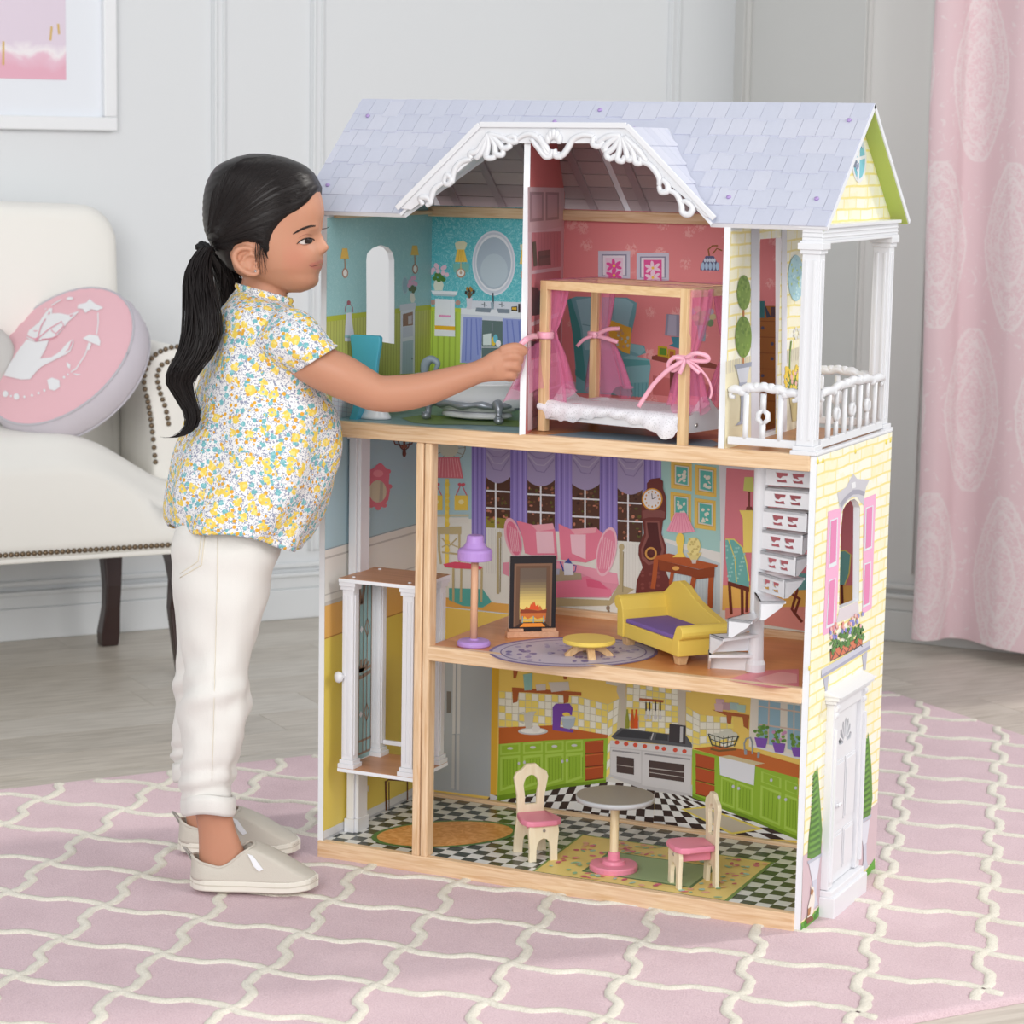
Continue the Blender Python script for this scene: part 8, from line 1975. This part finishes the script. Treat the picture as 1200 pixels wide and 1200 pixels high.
PN_ = [(212,606,330,628,.062,-.056),(202,640,326,652,.068,-.062),(202,668,317,678,.066,-.062),(206,700,311,706,.063,-.064),(211,735,302,738,.059,-.067),(214,770,292,771,.055,-.072),(214.5,795,288.5,796,.053,-.077),(213,818,293,818,.053,-.080),(211,845,288,846,.051,-.084),(211,870,282,870,.048,-.085),(212,900,274,900,.045,-.086),(214,928,270.5,928,.043,-.086),(215,944,271,944,.0425,-.086)]
PF_ = [(212,606,328,628,.062,.056),(203,640,322,652,.068,.062),(203,668,312,678,.066,.062),(205,700,306,706,.063,.066),(207,735,296,738,.059,.070),(207,770,286,771,.055,.076),(206,795,282,796,.053,.080),(204,818,280,818,.053,.084),(202.5,845,274,846,.050,.090),(202,870,266,870,.046,.094),(202,890,260,890,.044,.096),(203,905,257,905,.043,.098)]
trs = MB(); b1, r1 = trouser(PN_, 0.3, True); b2, r2 = trouser(PF_, 2.1, False)
pants = build('trousers', b1, M_pant, girl, smooth=True, solid=.002); build('trouser_leg', b2, M_pant, pants, smooth=True, solid=.002)
b = MB(); b.loft([pring(*r, n=48) for r in table([(214,598,332,622,.112,0),(206,625,330,640,.120,0),(202,655,320,664,.120,0),(208,690,306,694,.095,0)], 14)], cap=True); build('trouser_seat', b, M_pant, pants, smooth=True)
for ring_, y0 in ((r1[-1], 0), (r2[-1], 0)):
    cen = sum(ring_, V((0,0,0)))/len(ring_); rr2 = []
    for k_, (dz, e_) in enumerate(((.014,.0015),(.013,.0042),(.004,.0052),(-.010,.0050),(-.0145,.0030),(-.0135,-.001))):
        rr2.append([cen+(p-cen)*(1+e_/.036)+V((0,0,dz+.0015*math.sin(j*.4))) for j, p in enumerate(ring_)])
    b = MB(); b.loft(rr2, cap=False); build('turn_up', b, M_pant, pants, smooth=True, solid=.0015)
# stitched pocket and side seam
pvt = BVHTree.FromPolygons([v for v in b1.v], b1.f); M_st = mat('cream_stitch', S(232,224,204), .8)
def seam(pts, w=.0007, nm='seam'):
    q = []
    for i in range(len(pts)-1):
        for j in range(6):
            t = j/6; h_, n2 = hit(pts[i][0]+(pts[i+1][0]-pts[i][0])*t, pts[i][1]+(pts[i+1][1]-pts[i][1])*t, pvt)
            if h_: q.append(h_-ray(*pts[i]).normalized()*.0022)
    if len(q) > 3: b = MB(); b.tube(q, w, 5); build(nm, b, M_st, pants, smooth=True)
seam([(240,625),(236,662),(206,680)], .0008, 'pocket_stitch'); seam([(236,625),(232,658),(207,675)], .0006, 'pocket_stitch'); seam([(255,630),(254,700),(252,780),(250,860),(248,926)], .0004, 'side_seam')
# ---------------------------------------------------------------- slip-on shoes
M_shoe = mat('oatmeal_canvas', S(206,200,188), .9, bump=(800,.35)); M_sole = mat('cream_rubber', S(230,226,214), .6); M_elas = mat('white_elastic', S(238,240,244), .7)
def shoe(hx, hy, tx2, ty2):
    A, B_ = at(hx, hy, 'Z', .006), at(tx2, ty2, 'Z', .006); d = (B_-A); d.z = 0; ln = d.length; d.normalize(); n2 = V((-d.y, d.x, 0)); zb = .0035
    def foot(t, k=1.0): return interp([0,.03,.1,.25,.45,.68,.82,.92,.97,1],[.004,.016,.0255,.0285,.0285,.0335,.033,.027,.0195,.004], t)*k
    def outline(z, t0, t1, k=1.0, n=26, inset=0):
        pts = []
        for i in range(n+1): t = t0+(t1-t0)*(.5-.5*math.cos(pi*i/n)); pts.append((t, foot((t-t0)/(t1-t0)*1.0 if False else max(0,min(1,t)), k)*min(1, math.sqrt(max(0,(t-t0)*30)), math.sqrt(max(0,(t1-t)*22)))))
        return [A + d*(t*ln) + n2*max(.0004, w-inset) + V((0,0,z)) for t, w in pts]+[A + d*(t*ln) - n2*max(.0004, w-inset) + V((0,0,z)) for t, w in reversed(pts)]
    toe = lambda t: .006*smoothstep(.75, 1, t)
    b = MB()
    def lift_(ring_): return [p + V((0,0,toe((p-A).dot(d)/ln)*.6)) for p in ring_]
    b.loft([lift_(outline(z, -.008, 1.008, k)) for z, k in ((zb,1.0),(zb+.002,1.05),(zb+.016,1.05),(zb+.0175,1.0))]); so_ = build('shoe_sole', b, M_sole, girl, smooth=False, bevel=.001)
    b = MB(); b.loft([lift_(outline(z, -.0105, 1.0105, 1.065)) for z in (zb+.0085, zb+.0105)]); build('foxing_line', b, mat('sole_line', S(206,200,186), .7), so_)
    # upper: rings that close in from the toe towards the ankle opening
    lv = [(.015,.0,1.0,1.0),(.0195,.0,.988,.99),(.024,.002,.955,.97),(.028,.004,.90,.95),(.032,.006,.82,.92),(.036,.007,.72,.89),(.0395,.006,.62,.86),(.043,.004,.535,.83),(.0445,.004,.50,.82)]
    rings = []
    for z, t0, t1, k in lv:
        ring_ = outline(zb+z, t0, t1, k); rings.append([p + V((0,0,(.022*smoothstep(.22,.50,(p-A).dot(d)/ln)-.009*math.exp(-(((p-A).dot(d)/ln-.26)/.16)**2)+.004*(1-smoothstep(0,.1,(p-A).dot(d)/ln)))*smoothstep(.026,.0445,z))) for p in ring_])
    b = MB(); b.loft(rings, cap=False); up_ = build('shoe_upper', b, M_shoe, girl, smooth=True, solid=.002)
    b = MB(); b.tube(rings[-1]+[rings[-1][0]], .0022, 6); build('collar_binding', b, M_shoe, up_, smooth=True)
    # elastic gussets
    ubv = BVHTree.FromPolygons([v for r_ in rings for v in r_], [(i*len(rings[0])+j, i*len(rings[0])+(j+1) % len(rings[0]), (i+1)*len(rings[0])+(j+1) % len(rings[0]), (i+1)*len(rings[0])+j) for i in range(len(rings)-1) for j in range(len(rings[0]))])
    for sg in (-1, 1):
        pts = []
        for (t, z) in ((.46,.058),(.50,.056),(.585,.036),(.55,.033),(.51,.040)):
            o_ = A+d*(t*ln)+n2*sg*.08+V((0,0,zb+z)); h_ = ubv.ray_cast(o_, -n2*sg)
            if h_[0]: pts.append(h_[0]+n2*sg*.0024)
        if len(pts) > 3: b = MB(); b.sheet(pts); build('gusset', b, M_elas, up_, solid=.001)
    hp = A + d*(.004*ln) + V((0,0,zb+.047))
    b = MB(); b.tube(catmull([hp+V((0,0,-.006)), hp-d*.008+V((0,0,.007)), hp-d*.0115+V((0,0,.012)), hp-d*.007+V((0,0,.010)), hp+V((0,0,.002))], 4), .0024, 6, flat=.5); build('heel_tab', b, mat('grey_tab', S(160,156,150), .8), up_, smooth=True)
shoe(224, 1041, 372, 1043); shoe(210, 997, 351, 1000)
